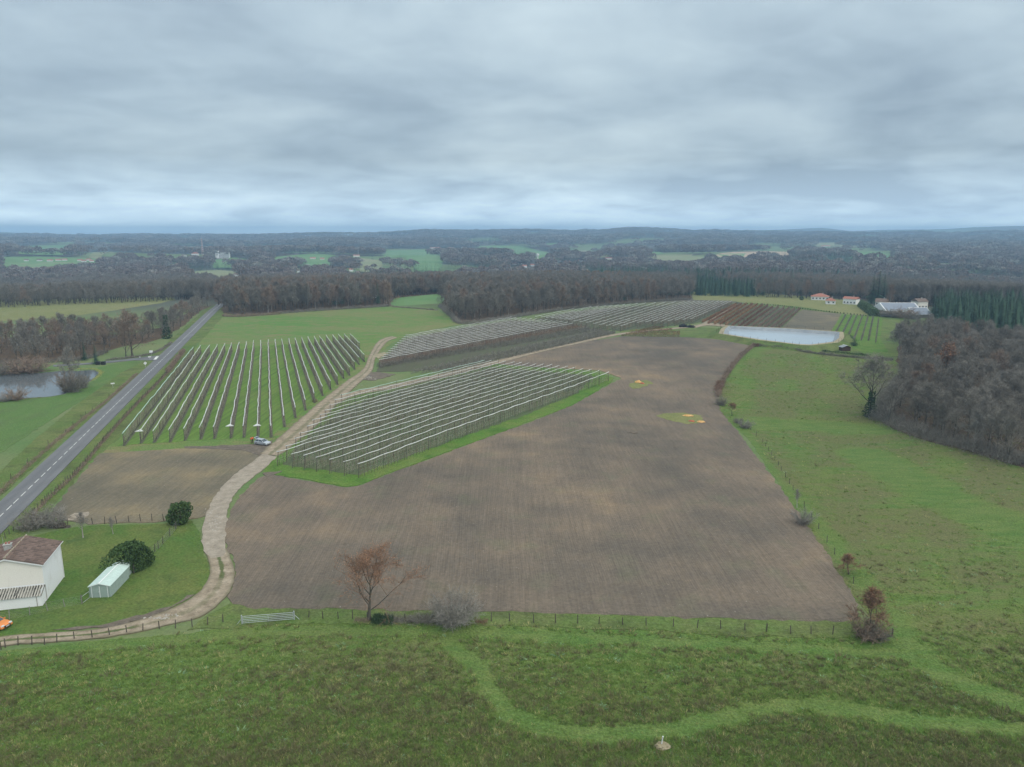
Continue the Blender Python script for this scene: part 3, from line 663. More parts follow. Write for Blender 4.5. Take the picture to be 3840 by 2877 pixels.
sheet('track_edge_mud', [(420, 2358), (560, 2318), (690, 2262), (730, 2230), (700, 2235), (640, 2275), (540, 2305), (380, 2345), (200, 2365)], 0.14, 2.0, MT['mud'], 0.25, 'muddy edge along the inside of the track bend', step=1)
sheet('gravel_heap_floor', [(240, 1945), (280, 1928), (330, 1922), (330, 1935), (290, 1950), (250, 1955)], 0.14, 2.0, MT['gravel'], 0.3, 'pale patch of spilled gravel beside the garden fence', step=1)
for i, pts in enumerate([[(2355, 1450), (2380, 1430), (2430, 1425), (2445, 1440), (2410, 1455), (2375, 1460)], [(2460, 1560), (2540, 1548), (2630, 1560), (2645, 1580), (2580, 1592), (2500, 1575)]]):
    sheet('grass_island', pts, 0.14, 2.0, MT['pasture'], 0.6, ['grass patch left unploughed near the orchard corner', 'grass patch left unploughed in the middle of the field'][i], step=1)

# ---- road
RL, RRt = (P(0, 1877), P(777, 1181)), (P(0, 2008), P(795, 1181))
dirv = Vector((P(783, 1181) - P(0, 1942))[:2]).normalized(); perp = Vector((dirv.y, -dirv.x))
c0 = Vector(P(0, 1942)[:2]); RW = 3.15
def road_pt(s, o): q = c0 + dirv * s + perp * o; return Vector((q.x, q.y, 0))
S_END = (Vector(P(783, 1181)[:2]) - c0).length
cent = [road_pt(s, 0) for s in (-75, 0, 80, 180, 280, S_END)] + [P(803, 1163), P(822, 1148), P(828, 1140)]
def offs(pl, o):
    out = []
    for i, p in enumerate(pl):
        d = (pl[min(i + 1, len(pl) - 1)] - pl[max(i - 1, 0)]); d.z = 0; d.normalize(); out.append(p + Vector((d.y, -d.x, 0)) * o)
    return out
ROAD = ribbon('road', list(zip(offs(cent, -RW), offs(cent, RW))), 0.18, 4.0, MT['asphalt'], 'straight grey country road running away on the left', 6, 0.0, px=False, camber=0.06)
fine = spline(cent, 0.5); acc = 0.0; dash_me = MB().face([(-0.075, 0, 0), (0.075, 0, 0), (0.075, 3.0, 0), (-0.075, 3.0, 0)]).mesh('dash', MT['paint'])
nd = 0; nxt = 0.0
for a, b in zip(fine, fine[1:]):
    if acc >= nxt:
        d = (b - a).normalized()
        if -50 < (a.y - 100) and nd < 128:
            link('dash', dash_me, ROAD, (a.x, a.y, relief(a.x, a.y) + 0.255), (0, 0, math.atan2(-d.x, d.y))); nd += 1
        nxt += 4.33
    acc += (b - a).length
ribbon('side_road', [((600, 1334), (584, 1353)), ((560, 1338), (545, 1352)), ((500, 1345), (490, 1353)), ((420, 1354), (415, 1361)), ((330, 1362), (325, 1368)), ((200, 1370), (200, 1376))], 0.17, 2.0, MT['asphalt'], 'side road joining the main road at a painted stop line', 4, 0.1)
st_a, st_b = P(596, 1338), P(586, 1350)
d = (st_b - st_a); d.z = 0; nn = Vector((-d.y, d.x, 0)).normalized() * 1.1
MB().face([st_a + Vector((0, 0, .215)), st_b + Vector((0, 0, .215)), st_b - nn + Vector((0, 0, .215)), st_a - nn + Vector((0, 0, .215))]).build('stop_line', MT['paint'], bpy.data.objects['side_road'])

# ---- pond and basin
POND = [(-500, 1420), (0, 1410), (45, 1402), (136, 1401), (217, 1393), (294, 1392), (353, 1388), (371, 1397), (364, 1410), (332, 1434), (283, 1452), (243, 1478), (190, 1488), (100, 1494), (0, 1505), (-500, 1540)]
sheet('pond', POND, 0.09, 6.0, MT['pond'], 0.3, 'still pond mirroring trees and grey sky on the left', step=2)
rimp = poly_px([(2718, 1250), (2732, 1238), (2950, 1248), (3147, 1262), (3145, 1285), (3125, 1300), (3035, 1311), (2990, 1309), (2850, 1291), (2712, 1268)])
def inset(pl, d):
    c = sum(pl, Vector()) / len(pl); out = []
    for p in pl:
        v = c - p; v.z = 0; out.append(p + v.normalized() * d)
    return out
bs = thing('irrigation_basin', 'long lined irrigation basin full of pale water', 'basin')
in1 = inset(rimp, 3.6)
mb = MB()
for i in range(len(rimp)):
    j = (i + 1) % len(rimp)
    mb.face([rimp[i] + Vector((0, 0, 2.4)), rimp[j] + Vector((0, 0, 2.4)), in1[j] + Vector((0, 0, 0.3)), in1[i] + Vector((0, 0, 0.3))])
mb.build('liner', MT['liner'], bs)
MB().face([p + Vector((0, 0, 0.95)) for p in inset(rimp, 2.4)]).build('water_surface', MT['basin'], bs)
mb = MB(); out1 = inset(rimp, -2.5); out2 = inset(rimp, -8.5)
for i in range(len(rimp)):
    j = (i + 1) % len(rimp)
    mb.face([rimp[i] + Vector((0, 0, 2.41)), rimp[j] + Vector((0, 0, 2.41)), out1[j] + Vector((0, 0, 2.35)), out1[i] + Vector((0, 0, 2.35))])
    mb.face([out1[i] + Vector((0, 0, 2.35)), out1[j] + Vector((0, 0, 2.35)), out2[j] + Vector((0, 0, 0.02)), out2[i] + Vector((0, 0, 0.02))], 1)
mb.build('embankment', [MT['sand'], MT['verge']], bs)
pm = MB().tube([(0, 0, 0), (0, 0, 1.5)], [0.05, 0.045], 4).mesh('post', MT['wood'])
ring = out1 + [out1[0]]
for p in spline(ring, 4.0): link('fence_post', pm, bs, (p.x, p.y, p.z + 2.3))

# ---- far fields beyond the woods (each a sheet of land)
FAR = [('far_green', [(0, 965), (140, 963), (300, 968), (420, 975), (360, 990), (180, 985), (0, 986)]), ('far_pale', [(0, 1000), (60, 988), (200, 985), (360, 988), (330, 1002), (240, 1013), (130, 1020), (0, 1010)]),
       ('far_green', [(50, 925), (270, 918), (260, 935), (220, 943), (70, 938)]), ('far_pale', [(330, 950), (390, 944), (430, 948), (370, 956)]),
       ('far_pale', [(690, 1026), (740, 1018), (820, 1014), (890, 1018), (880, 1035), (790, 1046), (760, 1040), (720, 1030)]), ('far_green', [(790, 978), (880, 966), (950, 978), (940, 986), (800, 988)]),
       ('far_green', [(595, 970), (700, 962), (720, 974), (640, 980)]), ('far_green', [(640, 923), (800, 925), (810, 935), (650, 930)]),
       ('far_green', [(1025, 965), (1180, 952), (1260, 958), (1250, 972), (1120, 980), (1025, 980)]), ('far_green', [(1130, 985), (1250, 975), (1240, 990), (1150, 1000)]),
       ('far_pale', [(1270, 966), (1340, 965), (1430, 980), (1440, 990), (1380, 1000), (1345, 998), (1350, 982)]), ('far_green', [(1430, 942), (1600, 935), (1690, 942), (1560, 950), (1440, 952)]),
       ('far_green', [(1510, 962), (1560, 958), (1665, 970), (1640, 996), (1560, 995), (1550, 980)]), ('far_green', [(1770, 925), (1850, 921), (1960, 923), (2060, 940), (1950, 950), (1850, 940)]),
       ('far_green', [(2010, 918), (2080, 912), (2120, 918), (2060, 926)]), ('far_pale', [(2120, 941), (2200, 940), (2300, 946), (2260, 953), (2130, 950)]), ('far_pale', [(2210, 985), (2250, 975), (2340, 972), (2370, 980), (2250, 990)]),
       ('far_green', [(2370, 935), (2430, 931), (2490, 938), (2440, 944)]), ('far_pale', [(2415, 980), (2500, 975), (2600, 962), (2660, 970), (2640, 985), (2500, 992), (2430, 988)]),
       ('far_tan', [(2660, 955), (2750, 946), (2850, 944), (2985, 946), (2960, 956), (2800, 962), (2690, 972)]), ('far_green', [(2680, 957), (2800, 952), (2780, 962), (2700, 966)]),
       ('far_green', [(3165, 948), (3250, 944), (3360, 952), (3340, 962), (3220, 966)]), ('far_pale', [(3050, 912), (3280, 908), (3270, 914), (3070, 916)]),
       ('far_pale', [(2430, 957), (2600, 955), (2580, 963), (2440, 965)]), ('far_green', [(1980, 958), (2060, 953), (2100, 960), (2010, 966)])]
FAR_W = []
for k, pts in FAR:
    cy_ = sum(p[1] for p in pts) / len(pts)
    # the near edge lies behind the tree tops that frame it in the photograph
    W = [P(x, y, 0.0 if y < cy_ else 11.0) for x, y in pts]; FAR_W.append(W)
    o = sheet('far_field', W, 0.9, 35.0, MT[k], 1.5, {'far_green': 'distant green field among the wooded hills', 'far_pale': 'distant pale field among the wooded hills', 'far_tan': 'distant tan stubble field among the wooded hills'}[k], step=20.0, px=False); o['group'] = 'fields in the far countryside'
# ------------------------------------------------------------------ plants: shapes
def rv(rng, s=1.0): return Vector((rng.uniform(-s, s), rng.uniform(-s, s), rng.uniform(-s, s)))
def ribbon_tri(mb, a, b, w, rng):
    d = (b - a)
    if d.length < 1e-6: return
    s = d.cross(rv(rng)); s = s.normalized() * w if s.length > 1e-6 else Vector((w, 0, 0))
    i = len(mb.v); mb.v += [tuple(a - s), tuple(a + s), tuple(b)]; mb.f.append((i, i + 1, i + 2)); mb.mi.append(mb.cur)
def leaf(mb, p, size, rng):
    a = rv(rng).normalized() * size; b = a.cross(rv(rng)).normalized() * size * 0.7
    i = len(mb.v); mb.v += [tuple(p - a), tuple(p + b), tuple(p + a), tuple(p - b)]; mb.f.append((i, i + 1, i + 2, i + 3)); mb.mi.append(mb.cur)
def branch_path(p, d, length, nseg, wob, up, rng):
    pts = [p.copy()]; d = d.normalized()
    for i in range(nseg):
        d = (d + rv(rng, wob) + Vector((0, 0, up))).normalized(); p = p + d * (length / nseg); pts.append(p.copy())
    return pts
def grow(seed, hh=16.0, spread=0.55, trunk=0.24, r0=0.32, limbs=9, sub=6, sub2=5, twigs=9, tw=0.035, twl=0.085, droop=0.0, clear=0.22, lean=0.0, leafn=0, leafs=0.14, leafside=None):
    """bare broadleaf tree of unit proportions: returns trunk MB, crown MB, leaf MB"""
    rng = random.Random(seed); T, C, L = MB(), MB(), MB()
    tp = branch_path(Vector((0, 0, -0.15)), Vector((lean, 0, 1)), hh * 0.72, 7, 0.07, 0.12, rng)
    rad = [r0 * (1 - 0.88 * (i / 7) ** 0.8) for i in range(8)]; rad[0] *= 1.35
    T.tube(tp, rad, 7)
    def at(pl, t):
        q = t * (len(pl) - 1); i = min(int(q), len(pl) - 2); return pl[i].lerp(pl[i + 1], q - i), (pl[i + 1] - pl[i]).normalized()
    for k in range(limbs):
        t = clear / 0.72 + (1 - clear / 0.72) * (k / (limbs - 1)) ** 0.9
        t = min(t, 0.985); p, d = at(tp, t)
        az = k * 2.4 + rng.uniform(-0.5, 0.5); tilt = 1.15 - 0.95 * t
        dv = Vector((math.cos(az) * math.sin(tilt), math.sin(az) * math.sin(tilt), math.cos(tilt)))
        ln = hh * spread * (1.0 - 0.5 * t) * rng.uniform(0.8, 1.1)
        lp = branch_path(p, dv, ln, 5, 0.16, 0.10, rng); lr = r0 * 0.42 * (1 - 0.55 * t)
        T.tube(lp, [lr * (1 - 0.16 * i) for i in range(6)], 5, False)
        for j in range(sub):
            u = 0.25 + 0.75 * (j + rng.random() * 0.5) / sub; u = min(u, 1.0); q, e = at(lp, u)
            ev = (e * 0.75 + rv(rng, 0.75)).normalized(); sl = ln * (0.62 - 0.3 * u) * rng.uniform(0.75, 1.2)
            sp_ = branch_path(q, ev, sl, 3, 0.2, 0.10 - droop, rng); sr = lr * 0.38
            C.tube(sp_, [sr, sr * .8, sr * .55, sr * .3], 3, False)
            for m in range(sub2):
                v = 0.3 + 0.7 * (m + rng.random()) / sub2; v = min(v, 1.0); g, e2 = at(sp_, v)
                fv = (e2 * 0.6 + rv(rng, 0.8)).normalized(); fl = sl * 0.55 * rng.uniform(0.6, 1.2)
                fp = branch_path(g, fv, fl, 2, 0.2, 0.08 - droop, rng)
                ribbon_tri(C, fp[0], fp[1], sr * 0.45, rng); ribbon_tri(C, fp[0].lerp(fp[1], .7), fp[2], sr * 0.4, rng)
                for n in range(twigs):
                    b0 = fp[0].lerp(fp[2], 0.15 + 0.85 * rng.random())
                    tv = ((fp[2] - fp[0]).normalized() * 0.6 + rv(rng, 0.9) + Vector((0, 0, 0.25 - droop * 3))).normalized()
                    b1 = b0 + tv * hh * twl * rng.uniform(0.5, 1.3)
                    ribbon_tri(C, b0, b1, tw, rng)
                    if leafn and (leafside is None or leafside(b1, rng)):
                        for _ in range(leafn): leaf(L, b0.lerp(b1, rng.random()) + rv(rng, 0.12), leafs * rng.uniform(.6, 1.2), rng)
    return T, C, L
def conifer(seed, hh=18.0, wd=0.17, whorls=26, n=8, dens_=5):
    rng = random.Random(seed); T, C = MB(), MB()
    T.tube([(0, 0, -0.1), (0, 0, hh * 0.5), (0, 0, hh * 0.985)], [0.26, 0.17, 0.03], 6)
    for k in range(whorls):
        t = k / (whorls - 1); z = hh * (0.10 + 0.885 * t); R0 = hh * wd * (1 - t) ** 0.8 * rng.uniform(0.82, 1.12) + 0.18
        for j in range(n):
            a = 2 * math.pi * (j + 0.5 * (k % 2)) / n + rng.uniform(-0.3, 0.3); rr = R0 * rng.uniform(0.75, 1.12)
            dv = Vector((math.cos(a), math.sin(a), -0.28 + 0.55 * t)); side = Vector((-math.sin(a), math.cos(a), 0)); o = Vector((0, 0, z))
            for m in range(dens_):
                u0 = m / dens_; p = o + dv * rr * u0; q = o + dv * rr * min(1.0, u0 + 0.42) + Vector((0, 0, -0.12 * rr * u0))
                ww = rr * 0.24 * (1.1 - u0) * rng.uniform(0.7, 1.3)
                i = len(C.v); tip = q + side * rng.uniform(-ww, ww) + Vector((0, 0, rng.uniform(-0.25, 0.15)))
                C.v += [tuple(p + side * ww), tuple(p - side * ww + Vector((0, 0, -0.1))), tuple(tip)]; C.f.append((i, i + 1, i + 2)); C.mi.append(0)
    return T, C
def bush(seed, hh=2.5, wd=2.6, stems=26, tw=6, width=0.02):
    rng = random.Random(seed); C = MB()
    for k in range(stems):
        a = rng.uniform(0, 6.28); rr = math.sqrt(rng.random()) * 0.95; tilt = 0.15 + 0.8 * rr
        o = Vector((math.cos(a), math.sin(a), 0)) * wd * 0.22 * rr
        dv = Vector((math.cos(a) * math.sin(tilt) * wd / hh, math.sin(a) * math.sin(tilt) * wd / hh, math.cos(tilt)))
        pl = branch_path(o, dv, hh * rng.uniform(0.6, 0.95), 4, 0.15, 0.02, rng)
        C.tube(pl, [width * 1.6, width * 1.3, width, width * .7, width * .3], 3, False)
        for i in range(1, 5):
            for _ in range(tw):
                b0 = pl[i - 1].lerp(pl[i], rng.random()); b1 = b0 + (dv.normalized() * 0.5 + rv(rng, 0.9)).normalized() * hh * rng.uniform(0.12, 0.34)
                ribbon_tri(C, b0, b1, width * 1.1, rng)
                for _q in range(2): ribbon_tri(C, b0.lerp(b1, 0.5), b1 + rv(rng, hh * 0.12), width * 0.8, rng)
    return C
def leafball(seed, rx, rz, n, size, lumps=12):
    """evergreen shrub: leaves over an uneven dome"""
    rng = random.Random(seed); C = MB(); ls = [(rv(rng).normalized(), rng.uniform(0.08, 0.34)) for _ in range(lumps)]
    for k in range(n):
        d = rv(rng).normalized(); d.z = max(d.z, -0.82)
        b = 0.88 + sum(a * max(0, d.dot(c)) ** 6 for c, a in ls) + 0.2 * mnoise.noise(d * 4)
        rr = b * (1 - 0.32 * rng.random() ** 2.2)
        leaf(C, Vector((d.x * rx * rr, d.y * rx * rr, rz * 0.48 + d.z * rz * 0.52 * rr)), size * rng.uniform(0.6, 1.4), rng)
    return C
def apple(seed, hh=2.9, wx=0.28, wy=0.75, n=16, tw=5, w=0.016):
    """slender trained fruit tree, flattened along its row (y)"""
    rng = random.Random(seed); T, C = MB(), MB()
    tp = [Vector((rng.uniform(-.04, .04) * i, rng.uniform(-.05, .05) * i, hh * 0.92 * i / 3)) for i in range(4)]
    T.tube(tp, [0.055, 0.045, 0.032, 0.012], 4, False)
    for k in range(n):
        t = 0.2 + 0.8 * k / n; p = tp[0].lerp(tp[3], t); s = 1 if k % 2 else -1
        d = Vector((rng.uniform(-wx, wx), s * wy * (1.1 - 0.45 * t) * rng.uniform(0.6, 1.1), rng.uniform(-0.08, 0.28)))
        q = p + d; ribbon_tri(C, p, q, w * 1.7, rng)
        for _ in range(tw):
            b0 = p.lerp(q, rng.uniform(0.2, 1)); ribbon_tri(C, b0, b0 + Vector((rng.uniform(-.25, .25), rng.uniform(-.25, .25), rng.uniform(0.0, 0.5))), w, rng)
    return T, C
def clump(seed, rx, rz, n, size, bottom=0.25):
    """far crown: loose shell of short twig fans"""
    rng = random.Random(seed); C = MB()
    for k in range(n):
        d = rv(rng).normalized(); d.z = abs(d.z) if rng.random() < 0.75 else d.z
        b = 1 + 0.22 * mnoise.noise(d * 2.5 + Vector((seed, 0, 0))); rr = b * (1 - 0.45 * rng.random() ** 2)
        leaf(C, Vector((d.x * rx * rr, d.y * rx * rr, rz * (bottom + (1 - bottom) * 0.5) + d.z * rz * (1 - bottom) * 0.5 * rr)), size * rng.uniform(0.6, 1.4), rng)
    return C
def tuft(seed, hh, wd, n, w):
    rng = random.Random(seed); C = MB()
    for _ in range(n):
        a = rng.uniform(0, 6.28); rr = math.sqrt(rng.random()); o = Vector((math.cos(a), math.sin(a), 0)) * wd * rr
        ribbon_tri(C, o, o + Vector((math.cos(a) * wd * rng.uniform(.1, 1.0), math.sin(a) * wd * rng.uniform(.1, 1.0), hh * rng.uniform(0.5, 1.1))), w, rng)
    return C

# ------------------------------------------------------------------ plant library (mesh data shared by all individuals)
LIB = {}
def lib_tree(key, hh, mats, **k):
    seed = k.pop('seed'); T, C, L = grow(seed, hh, **k)
    LIB[key] = dict(h=hh, trunk=T.mesh('trunk', mats[0]), crown=C.mesh('crown', mats[1]), leaves=(L.mesh('leaves', mats[2]) if L.f else None))
    J = MB(); J.v = T.v + C.v; J.f = T.f + [tuple(i + len(T.v) for i in f) for f in C.f]; J.mi = [0] * len(T.f) + [1] * len(C.f); J_m = [mats[0], mats[1]]
    if L.f: n0 = len(J.v); J.v += L.v; J.f += [tuple(i + n0 for i in f) for f in L.f]; J.mi += [2] * len(L.f); J_m.append(mats[2])
    LIB[key]['joined'] = J.mesh('tree', J_m)
for i in range(4):
    lib_tree('oak%d' % i, 16.0, (MT['bark'], MT['twig']), seed=11 + i, spread=0.54 + 0.04 * i, limbs=11, clear=0.12 + 0.025 * i, twigs=10)
lib_tree('brown0', 17.0, (MT['bark'], MT['twig_brown']), seed=31, spread=0.5, clear=0.14, limbs=11, twigs=9)
lib_tree('brown1', 15.0, (MT['bark'], MT['twig_brown']), seed=32, spread=0.58, clear=0.15, limbs=11, twigs=9)
lib_tree('tall0', 19.0, (MT['bark'], MT['twig']), seed=41, spread=0.34, limbs=14, clear=0.2, r0=0.22)
lib_tree('tall1', 19.0, (MT['bark_pale'], MT['twig_brown']), seed=42, spread=0.31, limbs=14, clear=0.2, r0=0.18)
lib_tree('grey0', 15.0, (MT['bark_pale'], MT['twig_grey']), seed=43, spread=0.38, limbs=11, clear=0.2, r0=0.2, droop=0.05)
lib_tree('rust0', 14.0, (MT['bark'], MT['twig_brown'], MT['leaf_rust']), seed=44, spread=0.55, limbs=10, twigs=6, leafn=1, leafs=0.3, leafside=lambda p, r: r.random() < 0.45)
lib_tree('larch0', 19.0, (MT['bark'], MT['larch']), seed=45, spread=0.2, limbs=16, clear=0.2, r0=0.22, droop=0.05)
lib_tree('fore', 9.0, (MT['bark'], MT['twig_red'], MT['leaf_orange']), seed=52, spread=0.78, limbs=10, clear=0.17, r0=0.23, tw=0.012, twl=0.085, sub=8, twigs=12, leafn=1, leafs=0.06,
         leafside=lambda p, r: r.random() < (0.75 if p.x < 0.3 or p.z > 6.0 else 0.2) * (1.0 if p.z > 2.8 else .5))
lib_tree('slim', 7.0, (MT['bark'], MT['twig_red'], MT['leaf_rust']), seed=53, spread=0.32, limbs=10, clear=0.16, r0=0.1, tw=0.014, twl=0.1, sub=6, twigs=8, leafn=1, leafs=0.06, leafside=lambda p, r: r.random() < 0.25)
lib_tree('garden', 3.6, (MT['bark_pale'], MT['twig_grey']), seed=54, spread=0.55, limbs=8, clear=0.3, r0=0.09, tw=0.009, twl=0.10, sub=6, sub2=4, twigs=6)
lib_tree('umbrella', 4.6, (MT['bark'], MT['twig_red'], MT['leaf_rust']), seed=55, spread=0.75, limbs=9, clear=0.42, r0=0.11, tw=0.014, twl=0.1, sub=6, twigs=7, leafn=1, leafs=0.07, leafside=lambda p, r: r.random() < 0.5)
for i in range(3):
    T, C = conifer(61 + i, 18.0, 0.19 + 0.03 * i, 26)
    J = MB(); J.v = T.v + C.v; J.f = T.f + [tuple(q + len(T.v) for q in f) for f in C.f]; J.mi = [0] * len(T.f) + [1] * len(C.f)
    LIB['fir%d' % i] = dict(h=18.0, trunk=T.mesh('trunk', MT['bark']), crown=C.mesh('crown', MT['needle']), leaves=None, joined=J.mesh('fir', [MT['bark'], MT['needle']]))
for i in range(3): LIB['bush%d' % i] = dict(h=2.5, crown=bush(71 + i, 2.5, 2.7, 30).mesh('stems', [MT['twig'], MT['twig_brown'], MT['twig_grey']][i]))
LIB['greybush'] = dict(h=4.2, crown=bush(77, 4.2, 4.6, 60, 8, 0.018).mesh('stems', MT['twig_grey']))
APPLES = []
for i, (tm, cm) in enumerate([('bark', 'twig_apple'), ('bark', 'twig_apple'), ('bark', 'twig_brown'), ('bark', 'twig_red'), ('bark', 'leaf_rust')]):
    T, C = apple(81 + i)
    J = MB(); J.v = T.v + C.v; J.f = T.f + [tuple(q + len(T.v) for q in f) for f in C.f]; J.mi = [0] * len(T.f) + [1] * len(C.f)
    APPLES.append(dict(trunk=T.mesh('trunk', MT[tm]), crown=C.mesh('branches', MT[cm]), joined=J.mesh('apple', [MT[tm], MT[cm]])))

# ---- scatterer for masses nobody could count: points carry index, rotation and scale
def scatter(name, rows, meshes, label):
    """rows: (x, y, z, variant, rot, sx, sz)"""
    lib = bpy.data.collections.new('library_' + name)
    for i, me in enumerate(meshes): lib.objects.link(bpy.data.objects.new('variant_%s_%02d' % (name, i), me))
    me = bpy.data.meshes.new(name); me.from_pydata([r[:3] for r in rows], [], [])
    a = me.attributes.new('idx', 'INT', 'POINT'); a.data.foreach_set('value', [int(r[3]) for r in rows])
    a = me.attributes.new('rot', 'FLOAT_VECTOR', 'POINT'); a.data.foreach_set('vector', [c for r in rows for c in (0.0, 0.0, r[4])])
    a = me.attributes.new('scl', 'FLOAT_VECTOR', 'POINT'); a.data.foreach_set('vector', [c for r in rows for c in (r[5], r[5], r[6])])
    o = link(name, me); tag(o, label, None, None, 'stuff')
    g = bpy.data.node_groups.new('scatter_' + name, 'GeometryNodeTree')
    g.interface.new_socket('Geometry', in_out='INPUT', socket_type='NodeSocketGeometry'); g.interface.new_socket('Geometry', in_out='OUTPUT', socket_type='NodeSocketGeometry')
    gi, go = g.nodes.new('NodeGroupInput'), g.nodes.new('NodeGroupOutput')
    ci = g.nodes.new('GeometryNodeCollectionInfo'); ci.inputs['Collection'].default_value = lib
    ci.inputs['Separate Children'].default_value = True; ci.inputs['Reset Children'].default_value = True
    ip = g.nodes.new('GeometryNodeInstanceOnPoints'); ip.inputs['Pick Instance'].default_value = True
    def na(nm, ty):
        n = g.nodes.new('GeometryNodeInputNamedAttribute'); n.data_type = ty; n.inputs['Name'].default_value = nm
        return next(q for q in n.outputs if q.enabled and q.name == 'Attribute')
    L = g.links.new
    L(gi.outputs[0], ip.inputs['Points']); L(ci.outputs[0], ip.inputs['Instance']); L(na('idx', 'INT'), ip.inputs['Instance Index'])
    er = g.nodes.new('FunctionNodeEulerToRotation'); L(na('rot', 'FLOAT_VECTOR'), er.inputs[0]); L(er.outputs[0], ip.inputs['Rotation'])
    L(na('scl', 'FLOAT_VECTOR'), ip.inputs['Scale']); L(ip.outputs[0], go.inputs[0])
    md = o.modifiers.new('scatter', 'NODES'); md.node_group = g
    return o

# ---- individuals
def plant(name, key, loc, h, label, cat='tree', group=None, rz=None, sx=1.0, tilt=0.0):
    d = LIB[key]; s = h / d['h']
    o = thing(name, label, cat, loc, random.uniform(0, 6.28) if rz is None else rz, group)
    o.scale = (s * sx, s * sx, s)
    if tilt: o.rotation_euler.x = tilt
    if d.get('trunk'): link('trunk', d['trunk'], o)
    link('crown' if d.get('trunk') else 'stems', d['crown'], o)
    if d.get('leaves'): link('leaves', d['leaves'], o)
    return o
def plant_px(name, key, px, py, top, label, cat='tree', group=None, rz=None, sx=1.0):
    return plant(name, key, P(px, py), hpx(px, py, top), label, cat, group, rz, sx)
def fill(poly, step, seed, jit=0.42):
    """jittered points inside a world outline"""
    rng = random.Random(seed); xs = [p.x for p in poly]; ys = [p.y for p in poly]; out = []
    x = min(xs)
    while x < max(xs):
        y = min(ys)
        while y < max(ys):
            out.append((x + rng.uniform(-jit, jit) * step, y + rng.uniform(-jit, jit) * step)); y += step
        x += step
    if not out: return []
    a = np.array(out); ok = inside(a[:, 0], a[:, 1], poly)
    return [tuple(q) for q in a[ok]]
# ------------------------------------------------------------------ woods
def in_frame(x, y, m=60):
    q = proj((x, y, relief(x, y) + 6)); return y > 10 and -m < q[0] < 3840 + m and q[1] < 2900
POINTS = {'bare': [], 'fir': []}           # the trees that are not individuals
BARE = ['oak0', 'oak1', 'oak2', 'oak3', 'brown0', 'brown1', 'tall0', 'tall1', 'grey0', 'rust0', 'larch0']
FIRS = ['fir0', 'fir1', 'fir2']
CLEAR = []
def wood(poly, step, seed, kinds, hr, n_ind, name, label, group, lit=None, firs=0.0, fir_label=None):
    """kinds: [(key, weight)]; the n_ind nearest in view become individuals, the rest the mass"""
    W = poly_px(poly)
    if lit: sheet(lit[0], W, lit[1], lit[3] if len(lit) > 3 else 14.0, MT['litter'], 1.0, lit[2], step=6, px=False)
    rng = random.Random(seed); pts = fill(W, step, seed)
    pts = [p for p in pts if in_frame(*p, 500) and not any(math.hypot(p[0] - c[0], p[1] - c[1]) < c[2] for c in CLEAR)]
    pts.sort(key=lambda p: math.hypot(*p)); k = 0
    keys = [a for a, b in kinds]; ws = [b for a, b in kinds]
    for x, y in pts:
        key = rng.choices(keys, ws)[0]; h = rng.uniform(*hr); fir = key.startswith('fir')
        if key.startswith('tall') or key.startswith('larch'): h *= 1.08
        sx = rng.uniform(0.9, 1.15)
        look = 'dark green fir' if fir else {'oak': 'bare grey brown tree', 'bro': 'russet bare tree', 'tal': 'slender bare tree', 'gre': 'pale grey bare tree', 'rus': 'bare tree with rust leaves', 'lar': 'tawny larch'}[key[:3]]
        lab = look + (' at the front of ' if k < n_ind / 3 else ' further inside ') + label
        if k < n_ind and in_frame(x, y):
            plant('fir_tree' if fir else name, key, G(x, y), h, lab, 'tree', (group + ' firs') if fir else group, rng.uniform(0, 6.28), sx); k += 1
        else:
            L = FIRS if fir else BARE; d = LIB[key]; s = h / d['h']
            POINTS['fir' if fir else 'bare'].append((x, y, relief(x, y), L.index(key), rng.uniform(0, 6.28), s * sx, s))
# trees one can pick out, before the masses
RW_G = 'trees along the right wood'
CLEAR += [(P(*q).x, P(*q).y, rr) for q, rr in (((3265, 1562), 8), ((480, 1338), 9), ((625, 1268), 6), ((3380, 1335), 6))]
plant_px('oak_tree', 'oak2', 3262, 1562, 1345, 'tall bare oak with ivy on its trunk at the left corner of the right wood', sx=1.3, rz=0.4)
iv = MB(); rng = random.Random(3)
for k in range(900):
    z = rng.random() ** 1.3 * 8.5; a = rng.uniform(0, 6.28); rr = 0.45 + 1.4 * rng.random() * math.exp(-((z - 1.5) / 2.2) ** 2) + 0.35 * rng.random()
    leaf(iv, Vector((math.cos(a) * rr, math.sin(a) * rr, z)), 0.22, rng)
o = bpy.data.objects['oak_tree']; iv_me = iv.mesh('ivy', MT['ivy']); s = o.scale[2]
link('ivy', iv_me, o, (0, 0, 0), (0, 0, 0), (1 / s, 1 / s, 1 / s))
plant_px('oak_tree', 'oak0', 3400, 1420, 1268, 'dark bare oak standing behind the ivy oak on the right', sx=1.0, rz=1.0)
plant_px('rust_oak', 'rust0', 3535, 1440, 1290, 'bare oak keeping rust brown leaves inside the right wood', rz=2.0)
plant_px('pale_birch', 'grey0', 3372, 1345, 1205, 'pale grey birch at the near end of the far right orchard', sx=1.25, rz=0.2)
plant_px('brown_oak', 'brown1', 497, 1336, 1168, 'broad russet oak beside the side road hedge', sx=1.1, rz=0.5)
plant_px('brown_oak', 'brown0', 473, 1342, 1205, 'smaller russet oak close left of the broad one by the side road', sx=0.75, rz=1.5)
ot = plant_px('ivy_tree', 'tall0', 627, 1270, 1180, 'dark ivy covered tree beside the road bend', sx=0.9)
s = ot.scale[2]; link('ivy', iv_me, ot, (0, 0, 0), (0, 0, 0), (1.6 / s, 1.6 / s, 1.45 / s))
plant_px('birch', 'grey0', 272, 1462, 1290, 'slim pale birch leaning over the right end of the pond', sx=0.8, rz=2.2)
